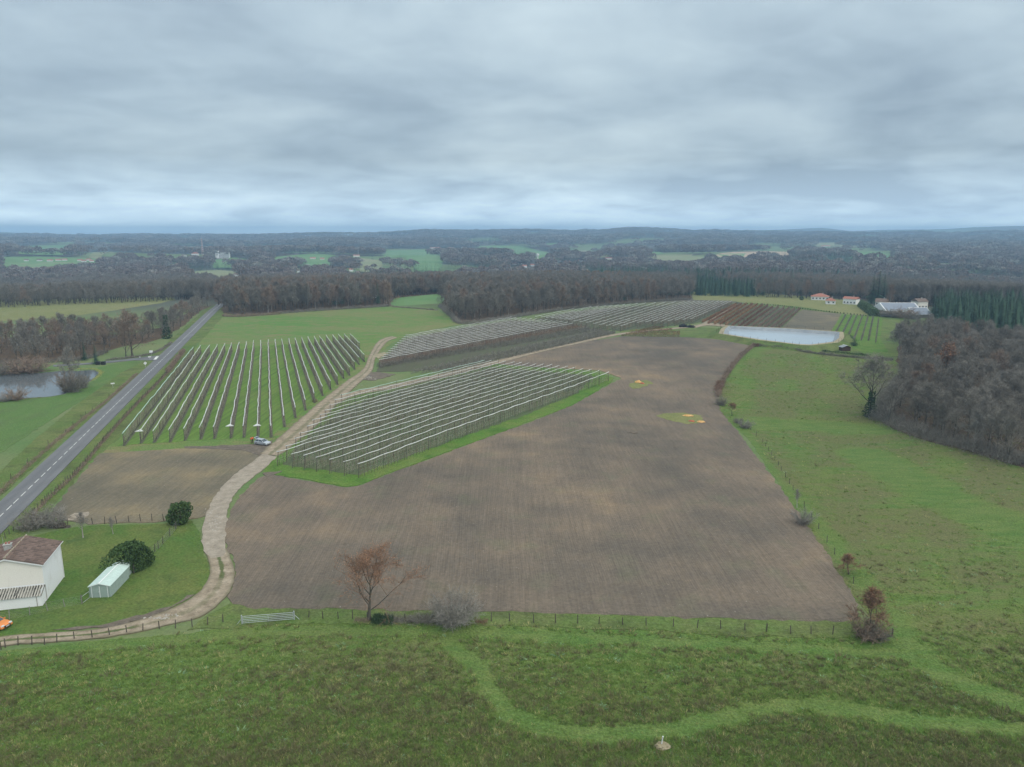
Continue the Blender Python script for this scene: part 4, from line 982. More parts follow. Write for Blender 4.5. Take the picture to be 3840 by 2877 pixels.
plant_px('bush', 'bush0', 275, 1470, 1375, 'big round bare bush under the birch on the pond bank', 'bush', sx=0.7)
plant_px('bush', 'bush1', 250, 1468, 1385, 'brown bare bush left of the birch on the pond bank', 'bush', sx=0.6)
plant_px('bush', 'bush0', 312, 1455, 1392, 'bare bush right of the birch on the pond bank', 'bush', sx=0.6)
plant_px('bush', 'bush1', 65, 1500, 1448, 'bare bush on the near shore of the pond', 'bush', sx=1.1)
plant_px('bush', 'bush2', 18, 1505, 1472, 'low grey bush at the pond shore by the left edge', 'bush', sx=1.2)
plant_px('willow_bush', 'bush1', 70, 1400, 1335, 'wide tawny willow bush on the far shore of the pond', 'bush', sx=1.5)
plant_px('willow_bush', 'bush1', 132, 1398, 1330, 'tawny willow bush right of the wide one on the far shore', 'bush', sx=1.2)
plant_px('willow_bush', 'bush0', 10, 1404, 1345, 'grey willow bush at the left end of the far shore', 'bush', sx=1.3)
plant_px('fir_tree', 'fir1', 360, 1365, 1290, 'small dark fir between the pond and the side road', 'tree')
plant_px('fir_tree', 'fir0', 318, 1352, 1282, 'small fir left of the dark one near the pond', 'tree')
W8 = [(-300, 1368), (0, 1362), (120, 1358), (250, 1352), (330, 1342), (400, 1318), (480, 1295), (560, 1285), (640, 1255), (690, 1220), (745, 1172), (795, 1146), (740, 1150), (680, 1185), (610, 1225), (500, 1252), (330, 1258), (150, 1258), (0, 1272), (-300, 1280)]
wood(W8, 7.6, 101, [('oak0', 3), ('oak1', 3), ('oak3', 2), ('brown1', 2), ('brown0', 1), ('grey0', 1.0)], (7.5, 12.5), 75, 'bare_tree', 'the thicket between pond and olive pasture', 'thicket left of the road',
     ('thicket_floor', 0.03, 'brown floor of the thicket left of the road'))
W7 = [(3300, 1578), (3330, 1500), (3395, 1430), (3365, 1345), (3370, 1290), (3440, 1270), (3560, 1275), (3700, 1300), (3840, 1312), (4400, 1330), (4700, 1700), (4400, 1920), (3840, 1758), (3700, 1712), (3580, 1680), (3420, 1634)]
wood(W7, 6.6, 102, [('oak0', 3), ('oak1', 3), ('oak2', 3), ('oak3', 3), ('brown1', 0.4), ('grey0', 1.5), ('tall0', 1), ('tall1', 0.4), ('rust0', 0.12)], (9.5, 13.5), 100, 'bare_tree', 'the dense wood right of the meadow', RW_G,
     ('wood_floor', 0.12, 'russet leaf litter under the right wood', 5.0))
W2 = [(838, 1176), (900, 1183), (1100, 1168), (1300, 1156), (1460, 1147), (1470, 1120), (1640, 1100), (1700, 1105), (1690, 1066), (1400, 1066), (1100, 1070), (850, 1082), (800, 1120)]
wood(W2, 7.5, 103, [('tall0', 4), ('tall1', 2), ('oak0', 2), ('oak1', 1), ('brown0', 3), ('fir0', 0.25)], (14, 19), 52, 'bare_tree', 'the brown wood behind the green field', 'wood behind the green field',
     ('wood_floor', 0.07, 'brown floor of the wood behind the green field'), fir_label='dark fir in the wood behind the bright green field')
W3 = [(1690, 1180), (1735, 1212), (1900, 1191), (2100, 1161), (2300, 1140), (2590, 1120), (2600, 1088), (2500, 1062), (2200, 1064), (1900, 1066), (1700, 1075), (1690, 1110), (1650, 1145)]
wood(W3, 7.5, 104, [('oak0', 3), ('oak1', 3), ('oak2', 2), ('brown0', 3), ('tall1', 1), ('tall0', 2)], (12.5, 17), 52, 'bare_tree', 'the brown wood behind the far nets', 'wood behind the far orchard',
     ('wood_floor', 0.07, 'brown floor of the wood behind the far orchard'))
W1 = [(-500, 1108), (0, 1110), (400, 1106), (640, 1108), (720, 1128), (780, 1118), (820, 1090), (800, 1066), (400, 1064), (0, 1064), (-500, 1064)]
wood(W1, 8.0, 105, [('oak0', 3), ('oak1', 3), ('oak3', 2), ('brown0', 1.5), ('tall0', 2)], (13, 18), 34, 'bare_tree', 'the long wood behind the olive pasture', 'wood behind the olive pasture', ('wood_floor', 0.07, 'brown floor of the wood behind the olive pasture'))
W6 = [(3478, 1192), (3540, 1245), (3620, 1290), (3700, 1300), (3840, 1312), (4300, 1320), (4300, 1180), (3840, 1172), (3640, 1170), (3540, 1168)]
wood(W6, 6.0, 106, [('fir0', 1), ('fir1', 1), ('fir2', 1)], (13, 19), 110, 'fir_tree', 'the plantation at the right edge', 'fir plantation at the right edge', ('plantation_floor', 0.06, 'dark floor of the fir plantation'), fir_label='dark green fir in the plantation at the right edge')
W5 = [(3335, 1148), (3480, 1150), (3640, 1152), (3795, 1160), (3800, 1118), (3560, 1105), (3330, 1110)]
wood(W5, 6.5, 107, [('tall0', 1)], (16, 17.5), 0, 'bare_tree', '', '', ('plantation_floor', 0.06, 'brown floor of the poplar plantation'))
W4 = [(2560, 1082), (2700, 1074), (2990, 1102), (3270, 1126), (3330, 1108), (3560, 1103), (3900, 1116), (3900, 1064), (3000, 1062), (2500, 1062)]
wood(W4, 8.0, 108, [('oak0', 2), ('oak1', 2), ('brown0', 2), ('tall1', 1.5), ('fir0', 1), ('fir2', 1)], (13, 18), 0, 'bare_tree', '', '', ('wood_floor', 0.06, 'brown floor of the wood behind the white houses'))
wood([(2200, 1066), (2560, 1066), (2620, 1080), (2700, 1074), (3200, 1068), (3250, 1062), (2600, 1061), (2250, 1061)], 8, 109, [('fir0', 1), ('fir1', 1), ('fir2', 1)], (16, 24), 0, 'fir_tree', '', '')
wood([(1730, 1068), (1900, 1067), (2330, 1072), (2330, 1062), (1730, 1062)], 8, 110, [('larch0', 1)], (15, 19), 0, 'larch', '', '')
wood([(1330, 1070), (1560, 1066), (1560, 1061), (1330, 1061)], 8, 112, [('fir0', 1), ('fir1', 1)], (16, 22), 0, 'fir_tree', '', '')
# firs standing out of the middle woods
for i, (px, py, tp, lb) in enumerate([(2340, 1128, 1075, 'lone dark fir in the wood behind the far netted rows'), (2580, 1085, 1012, 'dark fir at the right end of the brown wood'), (2645, 1080, 1015, 'tall dark fir above the pale hill pasture'),
                                      (3005, 1108, 1048, 'dark fir behind the white houses'), (3290, 1140, 1010, 'tallest dark fir beside the poplar plantation'), (3270, 1138, 1030, 'dark fir left of the tallest one by the poplars'),
                                      (3310, 1140, 1028, 'dark fir right of the tallest one by the poplars'), (2965, 1100, 1010, 'dark fir rising from the wood left of the white houses')]):
    plant_px('fir_tree', FIRS[i % 3], px, py, tp, lb, sx=1.15)
plant_px('poplar', 'tall1', 3335, 1158, 1055, 'slim pale poplar beside the tan farmhouse', sx=0.75)
plant_px('dark_yew', 'fir0', 3266, 1140, 1095, 'narrow dark yew left of the tan farmhouse', sx=0.6)
FAR_BUILD = [(90, 350, 984), (718, 742, 962), (680, 698, 964), (755, 767, 964), (806, 864, 970), (1113, 1129, 1023), (1310, 1351, 1028), (1770, 1843, 1046), (1920, 2004, 1003), (2010, 2022, 976), (2085, 2186, 987), (1163, 1216, 975), (1325, 1370, 963), (1615, 1750, 933), (2270, 2296, 974), (3080, 3114, 927), (875, 899, 1043)]
# ---- far wooded countryside
fw = [clump(200 + i, 5.6, 12.5, 210, 0.8).mesh('far_crown', MT[m]) for i, m in enumerate(['twig_far', 'twig_far2', 'twig_grey', 'twig_far'])]
for i in range(2):
    T, C = conifer(210 + i, 17.0, 0.2, 10, 6, 2); fw.append(C.mesh('far_fir', MT['needle']))
rng = random.Random(5); rows = []
r = 690.0
while r < 5900:
    s = max(8.6, r / 118.0); n = int(R(98) * r / s)
    for k in range(n):
        a = R(-49) + R(98) * (k + rng.uniform(-0.5, 0.5)) / n; rr = r + rng.uniform(-0.5, 0.5) * s
        rows.append((rr * math.sin(a), rr * math.cos(a), s))
    r += s
A = np.array(rows); ok = np.ones(len(A), bool)
for W in FAR_W: ok &= ~inside(A[:, 0], A[:, 1], W)
far_rows = []
for x0_, x1_, y_ in FAR_BUILD:            # open ground in front of the far buildings
    q = [P(x0_ - 12, y_ + 3, 13), P(x1_ + 12, y_ + 3, 13), P(x1_ + 8, y_ - 1), P(x0_ - 8, y_ - 1)]; ok &= ~inside(A[:, 0], A[:, 1], q)
for (x, y, s), q in zip(rows, ok):
    if not q: continue
    f = mnoise.noise((x / 260, y / 260, 5.0)) + 0.5 * mnoise.noise((x / 90, y / 90, 8.0)); g = openness(x, y); pxx = 1920 + F * CP * x / y
    if 2150 < pxx < 3380 and 760 < math.hypot(x, y) < 1350: f += 0.38
    elif 1250 < pxx < 1600 and 760 < math.hypot(x, y) < 1000: f += 0.3
    if g > 0.17 and math.hypot(x, y) > 1050 and rng.random() < 0.9: continue
    if math.hypot(x, y) < 1080:
        fir = f > 0.3; key = rng.choice(FIRS) if fir else rng.choice(['oak0', 'oak1', 'oak3', 'brown0', 'tall0', 'oak2']); h = rng.uniform(11, 17) / LIB[key]['h']
        POINTS['fir' if fir else 'bare'].append((x, y, relief(x, y), (FIRS if fir else BARE).index(key), rng.uniform(0, 6.28), h * 1.05, h)); continue
    if f > 0.3: v = 4 + rng.randrange(2)
    else: v = rng.choices([0, 1, 2, 3], [3, 2, 2, 2])[0]
    k = s / 8.6 * rng.uniform(0.75, 1.15); far_rows.append((x, y, relief(x, y) - 0.3, v, rng.uniform(0, 6.28), k, rng.uniform(0.75, 1.15) * (k if k < 1.7 else 1.7)))
scatter('distant_woodland', far_rows, fw, 'bare woods and firs covering the far hills')

scatter('woodland', POINTS['bare'], [LIB[k]['joined'] for k in BARE], 'mass of bare trees filling the woods')
scatter('fir_woodland', POINTS['fir'], [LIB[k]['joined'] for k in FIRS], 'mass of dark firs filling the plantations')

# ------------------------------------------------------------------ hedges and bushes
def hedge_mesh(pts, hh, wd, per_m, seed, tw=0.02, root=None):
    rng = random.Random(seed); C = MB(); o = Vector(root) if root is not None else Vector((0, 0, 0))
    for a, b in zip(pts, pts[1:]):
        n = max(1, int((b - a).length * per_m)); d = (b - a).normalized(); sd = Vector((d.y, -d.x, 0))
        for k in range(n):
            q = a.lerp(b, rng.random()) + sd * rng.gauss(0, wd * 0.3); lump = 0.75 + 0.5 * mnoise.noise((q.x / 3.1, q.y / 3.1, seed)); z0 = rng.random() ** 1.4 * hh * 0.7 * lump
            p = Vector((q.x, q.y, relief(q.x, q.y) + z0)); e = p + (Vector((0, 0, 0.8)) + rv(rng, 0.9)).normalized() * hh * 0.42 * lump * rng.uniform(0.6, 1.3)
            ribbon_tri(C, p - o, e - o, tw * rng.uniform(0.8, 1.6), rng)
    return C
def hedge(name, px, hh, wd, per_m, m, label, cat='hedge', seed=1, tw=0.03, group=None):
    W = spline(poly_px(px), 3.0); root = W[0]
    o = hedge_mesh(W, hh, wd, per_m, seed, tw, root).build(name, MT[m], None, root)
    return tag(o, label, cat, group)
hedge('hedge', [(2692, 1490), (2700, 1455), (2722, 1412), (2775, 1342), (2825, 1298)], 2.2, 1.7, 90, 'twig_brown', 'dark brown hedge along the right edge of the brown field', seed=2, tw=0.045)
hedge('bramble_bush', [(2690, 1470), (2698, 1450), (2705, 1435)], 2.2, 2.2, 150, 'twig_red', 'reddish bramble thicket where the right hedge bends', 'bush', seed=3, tw=0.04)
hedge('hedge', [(2825, 1298), (2950, 1310), (3050, 1326), (3200, 1342), (3350, 1352)], 1.9, 1.6, 110, 'twig', 'low dark hedge below the basin', seed=4, tw=0.05)
hedge('hedge', [(-150, 1990), (0, 1850), (172, 1690), (325, 1563), (407, 1499), (515, 1402)], 1.0, 1.3, 80, 'twig_brown', 'low brown hedge along the left side of the road', seed=5, tw=0.03)
hedge('hedge', [(395, 1353), (520, 1339), (588, 1321), (642, 1289)], 1.3, 1.2, 110, 'twig', 'trimmed dark hedge behind the road junction', seed=6, tw=0.05)
hedge('reed_bank', [(250, 1385), (330, 1384), (376, 1393), (372, 1410), (345, 1430)], 0.8, 1.6, 60, 'tuft_dry', 'tawny reeds round the right end of the pond', 'reeds', seed=7, tw=0.03)
hedge('reed_bank', [(0, 1400), (60, 1396), (140, 1394), (215, 1388)], 0.9, 1.6, 60, 'tuft_dark', 'dark reeds along the far shore of the pond', 'reeds', seed=8, tw=0.03)
hedge('reed_bank', [(20, 1505), (100, 1497), (160, 1492)], 0.6, 1.0, 60, 'tuft_dark', 'low dark reeds on the near shore of the pond', 'reeds', seed=9, tw=0.03)
for i, (px_, hh_, lb_) in enumerate([([(3305, 1570), (3425, 1625), (3580, 1670), (3700, 1702), (3850, 1748)], 5.0, 'tangled undergrowth along the front of the right wood'), ([(3296, 1580), (3335, 1500), (3400, 1435)], 5.0, 'tangled undergrowth behind the ivy oak'),
        ([(1050, 1177), (1200, 1166), (1300, 1160), (1460, 1150)], 3.0, 'dark undergrowth along the wood behind the green field'), ([(1650, 1150), (1692, 1186), (1738, 1216), (1900, 1195), (2100, 1165)], 3.4, 'dark undergrowth at the left front of the wood behind the far orchard'),
        ([(2100, 1165), (2300, 1144), (2590, 1124)], 3.0, 'dark undergrowth at the right front of the wood behind the far orchard'), ([(-100, 1112), (200, 1112), (400, 1109), (640, 1110)], 3.2, 'dark undergrowth along the wood behind the olive pasture'),
        ([(0, 1368), (120, 1363), (250, 1357), (330, 1346), (400, 1321)], 2.6, 'bare undergrowth between the pond and the thicket'), ([(2560, 1086), (2700, 1078), (2990, 1106), (3240, 1128)], 2.6, 'dark undergrowth along the wood behind the white houses')]):
    hedge('undergrowth', px_, hh_, 3.0 if i > 1 else 7.0, 70 if i > 1 else 190, 'twig', lb_, 'undergrowth', 600 + i, 0.06 if i > 1 else 0.035)
hedge('scrub', [(835, 1186), (900, 1189), (1050, 1179)], 2.6, 2.4, 90, 'twig_brown', 'brown scrub at the foot of the wood beside the road end', 'scrub', seed=10, tw=0.06)
hedge('scrub', [(1470, 1152), (1560, 1158), (1640, 1165)], 1.5, 2.4, 70, 'twig', 'dark scrub between the green field and the clearing', 'scrub', seed=11, tw=0.06)
hedge('scrub', [(3000, 1300), (3060, 1315), (3160, 1325), (3260, 1335)], 1.1, 4.0, 120, 'ivy', 'green brambles on the bank below the basin', 'scrub', seed=12, tw=0.05)
hedge('scrub', [(3180, 1262), (3195, 1285), (3200, 1300)], 1.5, 3.5, 120, 'ivy', 'green brambles at the right end of the basin', 'scrub', seed=13, tw=0.05)
hedge('bush', [(2895, 1302), (2920, 1304), (2945, 1306)], 2.8, 1.8, 120, 'twig', 'ragged bare bush against the basin water', 'bush', seed=14, tw=0.04)
hedge('bush', [(2822, 1300), (2845, 1301)], 2.8, 1.6, 160, 'twig_red', 'reddish bush at the left corner of the basin hedge', 'bush', seed=15, tw=0.04)
# sapling line behind the red orchard
sl = thing('sapling_line', 'long line of staked dark saplings behind the red orchard', 'tree line')
sap = hedge_mesh([Vector((0, 0, 0)), Vector((0.02, 0, 0))], 1.9, 0.6, 4000, 17, 0.05).mesh('sapling', MT['leaf_dark'])
L = spline(poly_px([(2757, 1139), (2900, 1146), (3010, 1160), (3140, 1175), (3262, 1188)]), 2.2)
for k, p in enumerate(L): link('sapling', sap, sl, p, (0, 0, k * 1.3), (1, 1, random.uniform(0.7, 1.15)))
# laurel hedge by the farm
def leafhedge(name, pts, rad, hh, m, label, seed):
    rng = random.Random(seed); C = MB(); W = spline(poly_px(pts), 2.0); root = W[0]
    for p in W:
        for k in range(190):
            d = rv(rng).normalized(); d.z = abs(d.z); rr = rad * (1 - 0.25 * rng.random() ** 2) * (1 + 0.2 * mnoise.noise((p.x / 3 + d.x, p.y / 3 + d.y, d.z)))
            leaf(C, p - root + Vector((d.x * rr, d.y * rr, d.z * hh * rr / rad)), 0.38 * rng.uniform(.6, 1.3), rng)
    return tag(C.build(name, MT[m], None, root), label, 'hedge')
leafhedge('laurel_hedge', [(3232, 1150), (3245, 1160), (3262, 1172), (3280, 1186)], 3.4, 5.0, 'leaf_dark2', 'tall rounded green hedge right of the white houses', 21)
for i, (px, py, tp, k, lb) in enumerate([(3345, 1190, 1150, 'bush0', 'dark bare bush before the solar roofed hangar'), (3390, 1193, 1148, 'bush1', 'brown bush before the lower hangar'), (3318, 1188, 1160, 'bush0', 'bare bush right of the tall rounded hedge'), (3425, 1198, 1165, 'bush0', 'bare bush near the white hangar door')]):
    plant_px('bush', k, px, py, tp, lb, 'bush', sx=1.4)
def shrub(name, px, py, top, rx_px, n, size, label, seed, m='leaf_dark', cat='shrub'):
    b = P(px, py); h = hpx(px, py, top); rx = rx_px / F * (b - Vector((0, 0, H))).length
    o = thing(name, label, cat, b); leafball(seed, rx, h, n, size).build('foliage', MT[m], o)
    MB().tube([(0, 0, -0.1), (0, 0, h * 0.7)], [0.1, 0.04], 5).build('stem', MT['bark'], o); return o
shrub('evergreen_shrub', 500, 2132, 2026, 50, 5200, 0.17, 'large rounded dark green shrub behind the pale green shed', 31)
shrub('evergreen_shrub', 677, 1962, 1885, 34, 2600, 0.19, 'rounded dark green shrub at the corner of the garden fence', 32)
shrub('evergreen_shrub', 3006, 1126, 1112, 7, 400, 0.3, 'small round green shrub left of the white houses', 33)
hedge('holly_bush', [(1400, 2332), (1440, 2334), (1475, 2334)], 1.5, 1.5, 700, 'ivy', 'low dark green bush beside the orange leaved tree', 'bush', 34, 0.03)
# foreground fence line plants
plant_px('oak_tree', 'fore', 1384, 2325, 2092, 'small tree with orange leaves at the foot of the brown field', rz=0.0, sx=1.25)
plant_px('grey_bush', 'greybush', 1700, 2332, 2205, 'large bare grey bush on the fence line', 'bush', sx=1.0)
hedge('bramble_bush', [(1440, 2330), (1520, 2333), (1600, 2335), (1660, 2335)], 1.9, 1.5, 420, 'twig', 'dark brambles between the orange tree and the grey bush', 'bush', 41, 0.018)
hedge('bramble_bush', [(1330, 2330), (1385, 2332)], 0.9, 1.1, 300, 'twig_brown', 'low brown brambles left of the orange tree trunk', 'bush', 42, 0.014)
hedge('bramble_bush', [(1780, 2336), (1830, 2338)], 1.5, 1.0, 260, 'twig_red', 'reddish brambles right of the grey bush', 'bush', 43, 0.014)
plant_px('slim_tree', 'slim', 3262, 2392, 2185, 'tall slim tree with rust leaves at the fence corner', rz=0.3, sx=1.5)
plant_px('bush', 'bush1', 3245, 2392, 2300, 'bare brown bush left of the slim tree at the fence corner', 'bush')
plant_px('bush', 'bush0', 3290, 2396, 2330, 'bare bush right of the slim tree at the fence corner', 'bush')
plant_px('slim_tree', 'slim', 3183, 2155, 2070, 'small rust leaved tree half way along the right fence', rz=1.3, sx=2.2)
plant_px('bush', 'bush2', 3012, 1965, 1898, 'round dense grey bush on the right fence', 'bush', sx=0.85)
plant_px('slim_tree', 'garden', 2988, 1905, 1838, 'small bare tree just above the round grey bush', rz=1.3)
plant_px('umbrella_tree', 'umbrella', 2745, 1560, 1518, 'flat topped russet tree at the bend of the right fence', sx=1.25)
plant_px('bush', 'bush0', 2705, 1520, 1480, 'dark bush where the right hedge meets the fence', 'bush', sx=0.9)
plant_px('bush', 'bush0', 2768, 1588, 1560, 'dark bush below the flat topped tree', 'bush')
plant_px('bush', 'bush2', 2795, 1605, 1568, 'pale grey bush below the dark one on the right fence', 'bush', sx=1.1)
# garden
plant_px('fruit_tree', 'garden', 311, 2018, 1925, 'pale bare fruit tree in the garden near the house', sx=1.25)
plant_px('fruit_tree', 'garden', 424, 2004, 1942, 'small bare fruit tree in the middle of the garden', sx=1.0)
plant_px('bush', 'bush2', 160, 1968, 1890, 'big bare grey bush behind the house', 'bush', sx=1.1)
plant_px('bush', 'bush0', 110, 1985, 1910, 'bare bush between the house and the road', 'bush', sx=1.0)
plant_px('bush', 'bush2', 200, 1975, 1905, 'bare grey bush by the log pile', 'bush', sx=0.9)

# ---- grass and weeds in the near meadow
tf = [tuft(300, 0.30, 0.28, 16, 0.028).mesh('tuft', MT['tuft_green']), tuft(301, 0.24, 0.34, 16, 0.035).mesh('tuft', MT['tuft_green']), tuft(302, 0.42, 0.25, 16, 0.02).mesh('tuft', MT['tuft_dry']),
      tuft(303, 0.52, 0.34, 22, 0.022).mesh('weed', MT['tuft_dark']), tuft(304, 0.40, 0.42, 22, 0.03).mesh('weed', MT['tuft_dark']), tuft(305, 0.2, 0.35, 12, 0.06).mesh('thistle', MT['tuft_blue'])]
rng = random.Random(9); rows = []
for _ in range(70000):
    px, py = rng.uniform(-60, 3900), 2330 + 600 * rng.random() ** 0.75
    if rng.random() > ((py - 1500) / 1400.0) : continue
    b = P(px, py)
    if b.y < 55: continue
    rows.append((b.x, b.y))
# right meadow
for _ in range(42000): rows.append((rng.uniform(30, 175), rng.uniform(95, 330)))
A = np.array(rows); ok = inside(A[:, 0], A[:, 1], MEADOW_W); rows2 = []
for (x, y), q in zip(rows, ok):
    if not q: continue
    wv_ = weed_val(x, y, 0); pv = path_val(x, y, 0)
    if pv > 0.4 and rng.random() < 0.75: continue
    u = rng.random()
    if y > 115:
        wv_ *= 0.6
        if rng.random() < 0.6: continue
    if u < wv_ * (0.34 if y < 115 else 0.05): v = rng.choice([3, 4])
    elif u < wv_ * (0.34 if y < 115 else 0.05) + 0.06: v = 2
    elif u > 0.985: v = 5
    else: v = rng.choice([0, 1])
    if v in (0, 1) and rng.random() < 0.25: continue
    k = rng.uniform(0.5, 1.0) * (1.1 if y > 110 else 1.0) * (0.55 if pv > 0.4 else 1.0) * (1.7 if rng.random() < 0.05 else 1.0); rows2.append((x, y, relief(x, y) + 0.03, v, rng.uniform(0, 6.28), k * 1.15, k))
scatter('meadow_grass', rows2, tf, 'tufts of grass and dead weeds standing in the meadow')
# ------------------------------------------------------------------ orchards
APPLE_PTS = []
def cyl_mesh(name, h, r, m, n=5): return MB().tube([(0, 0, -0.1), (0, 0, h)], [r, r * 0.85], n).mesh(name, m)
POST_T = cyl_mesh('post', 3.45, 0.065, MT['post_dark']); POST_P = cyl_mesh('post', 3.45, 0.07, MT['wood_pale'])
def net_row(a_px, b_px, hh, label, group, m='net', sp=9.0, rad=0.13, flare=False, trees=(1.05, [0, 1, 0, 1, 2], 1.0), seed=0, tall=True, where=''):
    a, b = P(*a_px, hh), P(*b_px, hh); a.z -= hh; b.z -= hh
    rng = random.Random(seed); d = (b - a); d.z = 0; ln = d.length; d.normalize(); sd = Vector((d.y, -d.x, 0))
    o = thing('netted_row', label, 'orchard row', a, 0.0, group)
    n = max(2, int(ln / 1.8)); pts, rr = [], []
    ph = rng.uniform(0, 6.28); npost = max(2, int(round(ln / sp)))
    for i in range(n + 1):
        t = i / n; q = a + d * ln * t; sagp = abs(math.sin(math.pi * t * npost))
        z = relief(q.x, q.y) + hh - 0.16 * sagp + 0.09 * mnoise.noise((q.x / 4, q.y / 4, seed)) + 0.22 * mnoise.noise((q.x / 13, q.y / 13, 3.0)); lat = 0.22 * mnoise.noise((q.x / 7, q.y / 7, seed + 3.3))
        q = q + sd * lat - a; q.z = z - a.z; pts.append(q); rr.append(rad * (1 + 0.45 * mnoise.noise((t * ln / 2.6, seed, 1.7))))
    rr[0] *= 1.3; rr[-1] *= 1.3
    MB().tube(pts, rr, 6).build('net_roll', MT[m], o, smooth=True)
    for i in range(npost + 1):
        q = a + d * ln * i / npost; tilt = rng.uniform(-0.04, 0.04) + (0.10 if i == 0 else -0.10 if i == npost else 0)
        s = (hh + rng.uniform(0.0, 0.25)) / 3.45
        link('post', POST_T, o, (q.x - a.x, q.y - a.y, relief(q.x, q.y) - a.z), (rng.uniform(-.03, .03), tilt, math.atan2(d.y, d.x)), (1.25 if i in (0, npost) else 1, 1.25 if i in (0, npost) else 1, s))
    wm = MB()
    for zz_ in (0.9, 1.8, 2.7):
        wm.tube([(q.x, q.y, zz_ + relief(a.x + q.x, a.y + q.y) - a.z) for q in pts[::3] + [pts[-1]]], [0.008] * (len(pts[::3]) + 1), 3, False)
    wm.build('wire', MT['wire'], o)
    if flare:
        w2 = 1.0; e = pts[0] + Vector((0, 0, 0.05)); f_ = MB()
        A_, B_, C_ = e - d * 0.15 + sd * w2, e - d * 0.15 - sd * w2, e + d * 1.9; dn = Vector((0, 0, -0.14))
        f_.face([A_, B_, C_]).face([A_ + dn, C_ + dn, B_ + dn]).face([A_, A_ + dn, B_ + dn, B_]).face([B_, B_ + dn, C_ + dn, C_]).face([C_, C_ + dn, A_ + dn, A_])
        f_.build('net_end', MT[m], o)
    if trees:
        step, vs_, sc = trees; k = 0.6; rot = math.atan2(-d.x, d.y)
        while k < ln - 0.4:
            q = a + d * (k + rng.uniform(-0.15, 0.15)) + sd * rng.uniform(-0.08, 0.08)
            APPLE_PTS.append((q.x, q.y, relief(q.x, q.y), rng.choice(vs_), rot + rng.uniform(-0.2, 0.2) + (math.pi if rng.random() < .5 else 0), sc * rng.uniform(0.85, 1.15), sc * rng.uniform(0.85, 1.08) * hh / 3.3, where)); k += step
    return a, d, ln
SOIL = MB()
def strip(a, d, ln, wd, off):
    sd = Vector((d.y, -d.x, 0)); n = max(1, int(ln / 6)); prev = None
    for i in range(n + 1):
        q = a + d * ln * i / n; w_ = wd * (1 + 0.25 * mnoise.noise((q.x / 3, q.y / 3, 1))); l, r = q - sd * w_, q + sd * w_
        l.z = relief(l.x, l.y) + off; r.z = relief(r.x, r.y) + off
        if prev: SOIL.face([prev[0], prev[1], r, l])
        prev = (l, r)
# left block: near and far ends of each net in the photograph
LB = [((172, 812), (748, 110)), ((310, 795), (808, 98)), ((418, 790), (878, 94)), ((548, 785), (943, 88)), ((670, 773), (1003, 83)), ((798, 765), (1060, 76)), ((910, 760), (1120, 72)), ((1045, 755), (1180, 68)), ((1152, 750), (1238, 60)),
      ((1267, 748), (1297, 58)), ((1375, 748), (1356, 52)), ((1484, 668), (1413, 47)), ((1574, 600), (1466, 43)), ((1657, 540), (1522, 40)), ((1730, 482), (1575, 37)), ((1797, 430), (1627, 33)), ((1863, 385), (1680, 28)), ((1920, 345), (1730, 26)),
      ((1970, 298), (1776, 23)), ((2018, 275), (1827, 16)), ((2060, 230), (1880, 12)), ((2095, 192), (1928, 8)), ((2138, 170), (1975, 4)), ((2100, 75), (2025, 5))]
for i, (a, b) in enumerate(LB):
    f = lambda q: (380 + q[0] / 2.1686, 1250 + q[1] / 2.1686)
    lb = 'mint coloured net over the orchard row nearest the road, left block' if i == 0 else ('short netted row at the far right corner of the left orchard' if i == 23 else 'white netted row, %s from the road in the left orchard' % ORD[i])
    r_ = net_row(f(a), f(b), 3.5, lb, 'netted rows of the left orchard', 'net_mint' if i == 0 else 'net', 10.5, 0.11, i in (1, 7, 9), (0.95, [0, 1, 0, 1, 2], 1.0), 400 + i, where='left orchard, row %d' % (i + 1))
    strip(*r_, 0.45, 0.16)
# near block, from the front row back
NB_L = [(1343, 1738.5), (1288, 1731), (1233.6, 1723.6), (1184, 1716), (1137.3, 1709), (1093.5, 1703.7), (1036.7, 1695.3), (1072, 1672), (1104.5, 1643.5), (1123, 1624.3), (1152.5, 1596), (1172.6, 1575.8), (1199, 1557.7), (1217.8, 1539.6), (1235.4, 1518.4), (1254, 1499), (1276.6, 1480)]
NB_R = [(1068, 212), (993, 197), (925, 186), (858, 180), (788, 167), (727, 160), (658, 155), (597, 146), (530, 142), (465, 140), (405, 133), (345, 129), (283, 124), (212, 120), (155, 117), (95, 113), (35, 112)]
for i, (a, b) in enumerate(zip(NB_L, NB_R)):
    b = (1800 + b[0] / 2.212, 1300 + b[1] / 2.212)
    lb = 'front white netted row of the near orchard, beside the brown field' if i == 0 else ('sagging mint net over the rearmost row of the near orchard' if i == 16 else 'white netted row, %s from the front of the near orchard' % ORD[i])
    r_ = net_row(a, b, 3.5, lb, 'netted rows of the near orchard', 'net_mint' if i == 16 else 'net', 8.5, 0.085 if i else 0.11, False, (1.15, [0, 1, 2], 0.95), 430 + i, where=i)
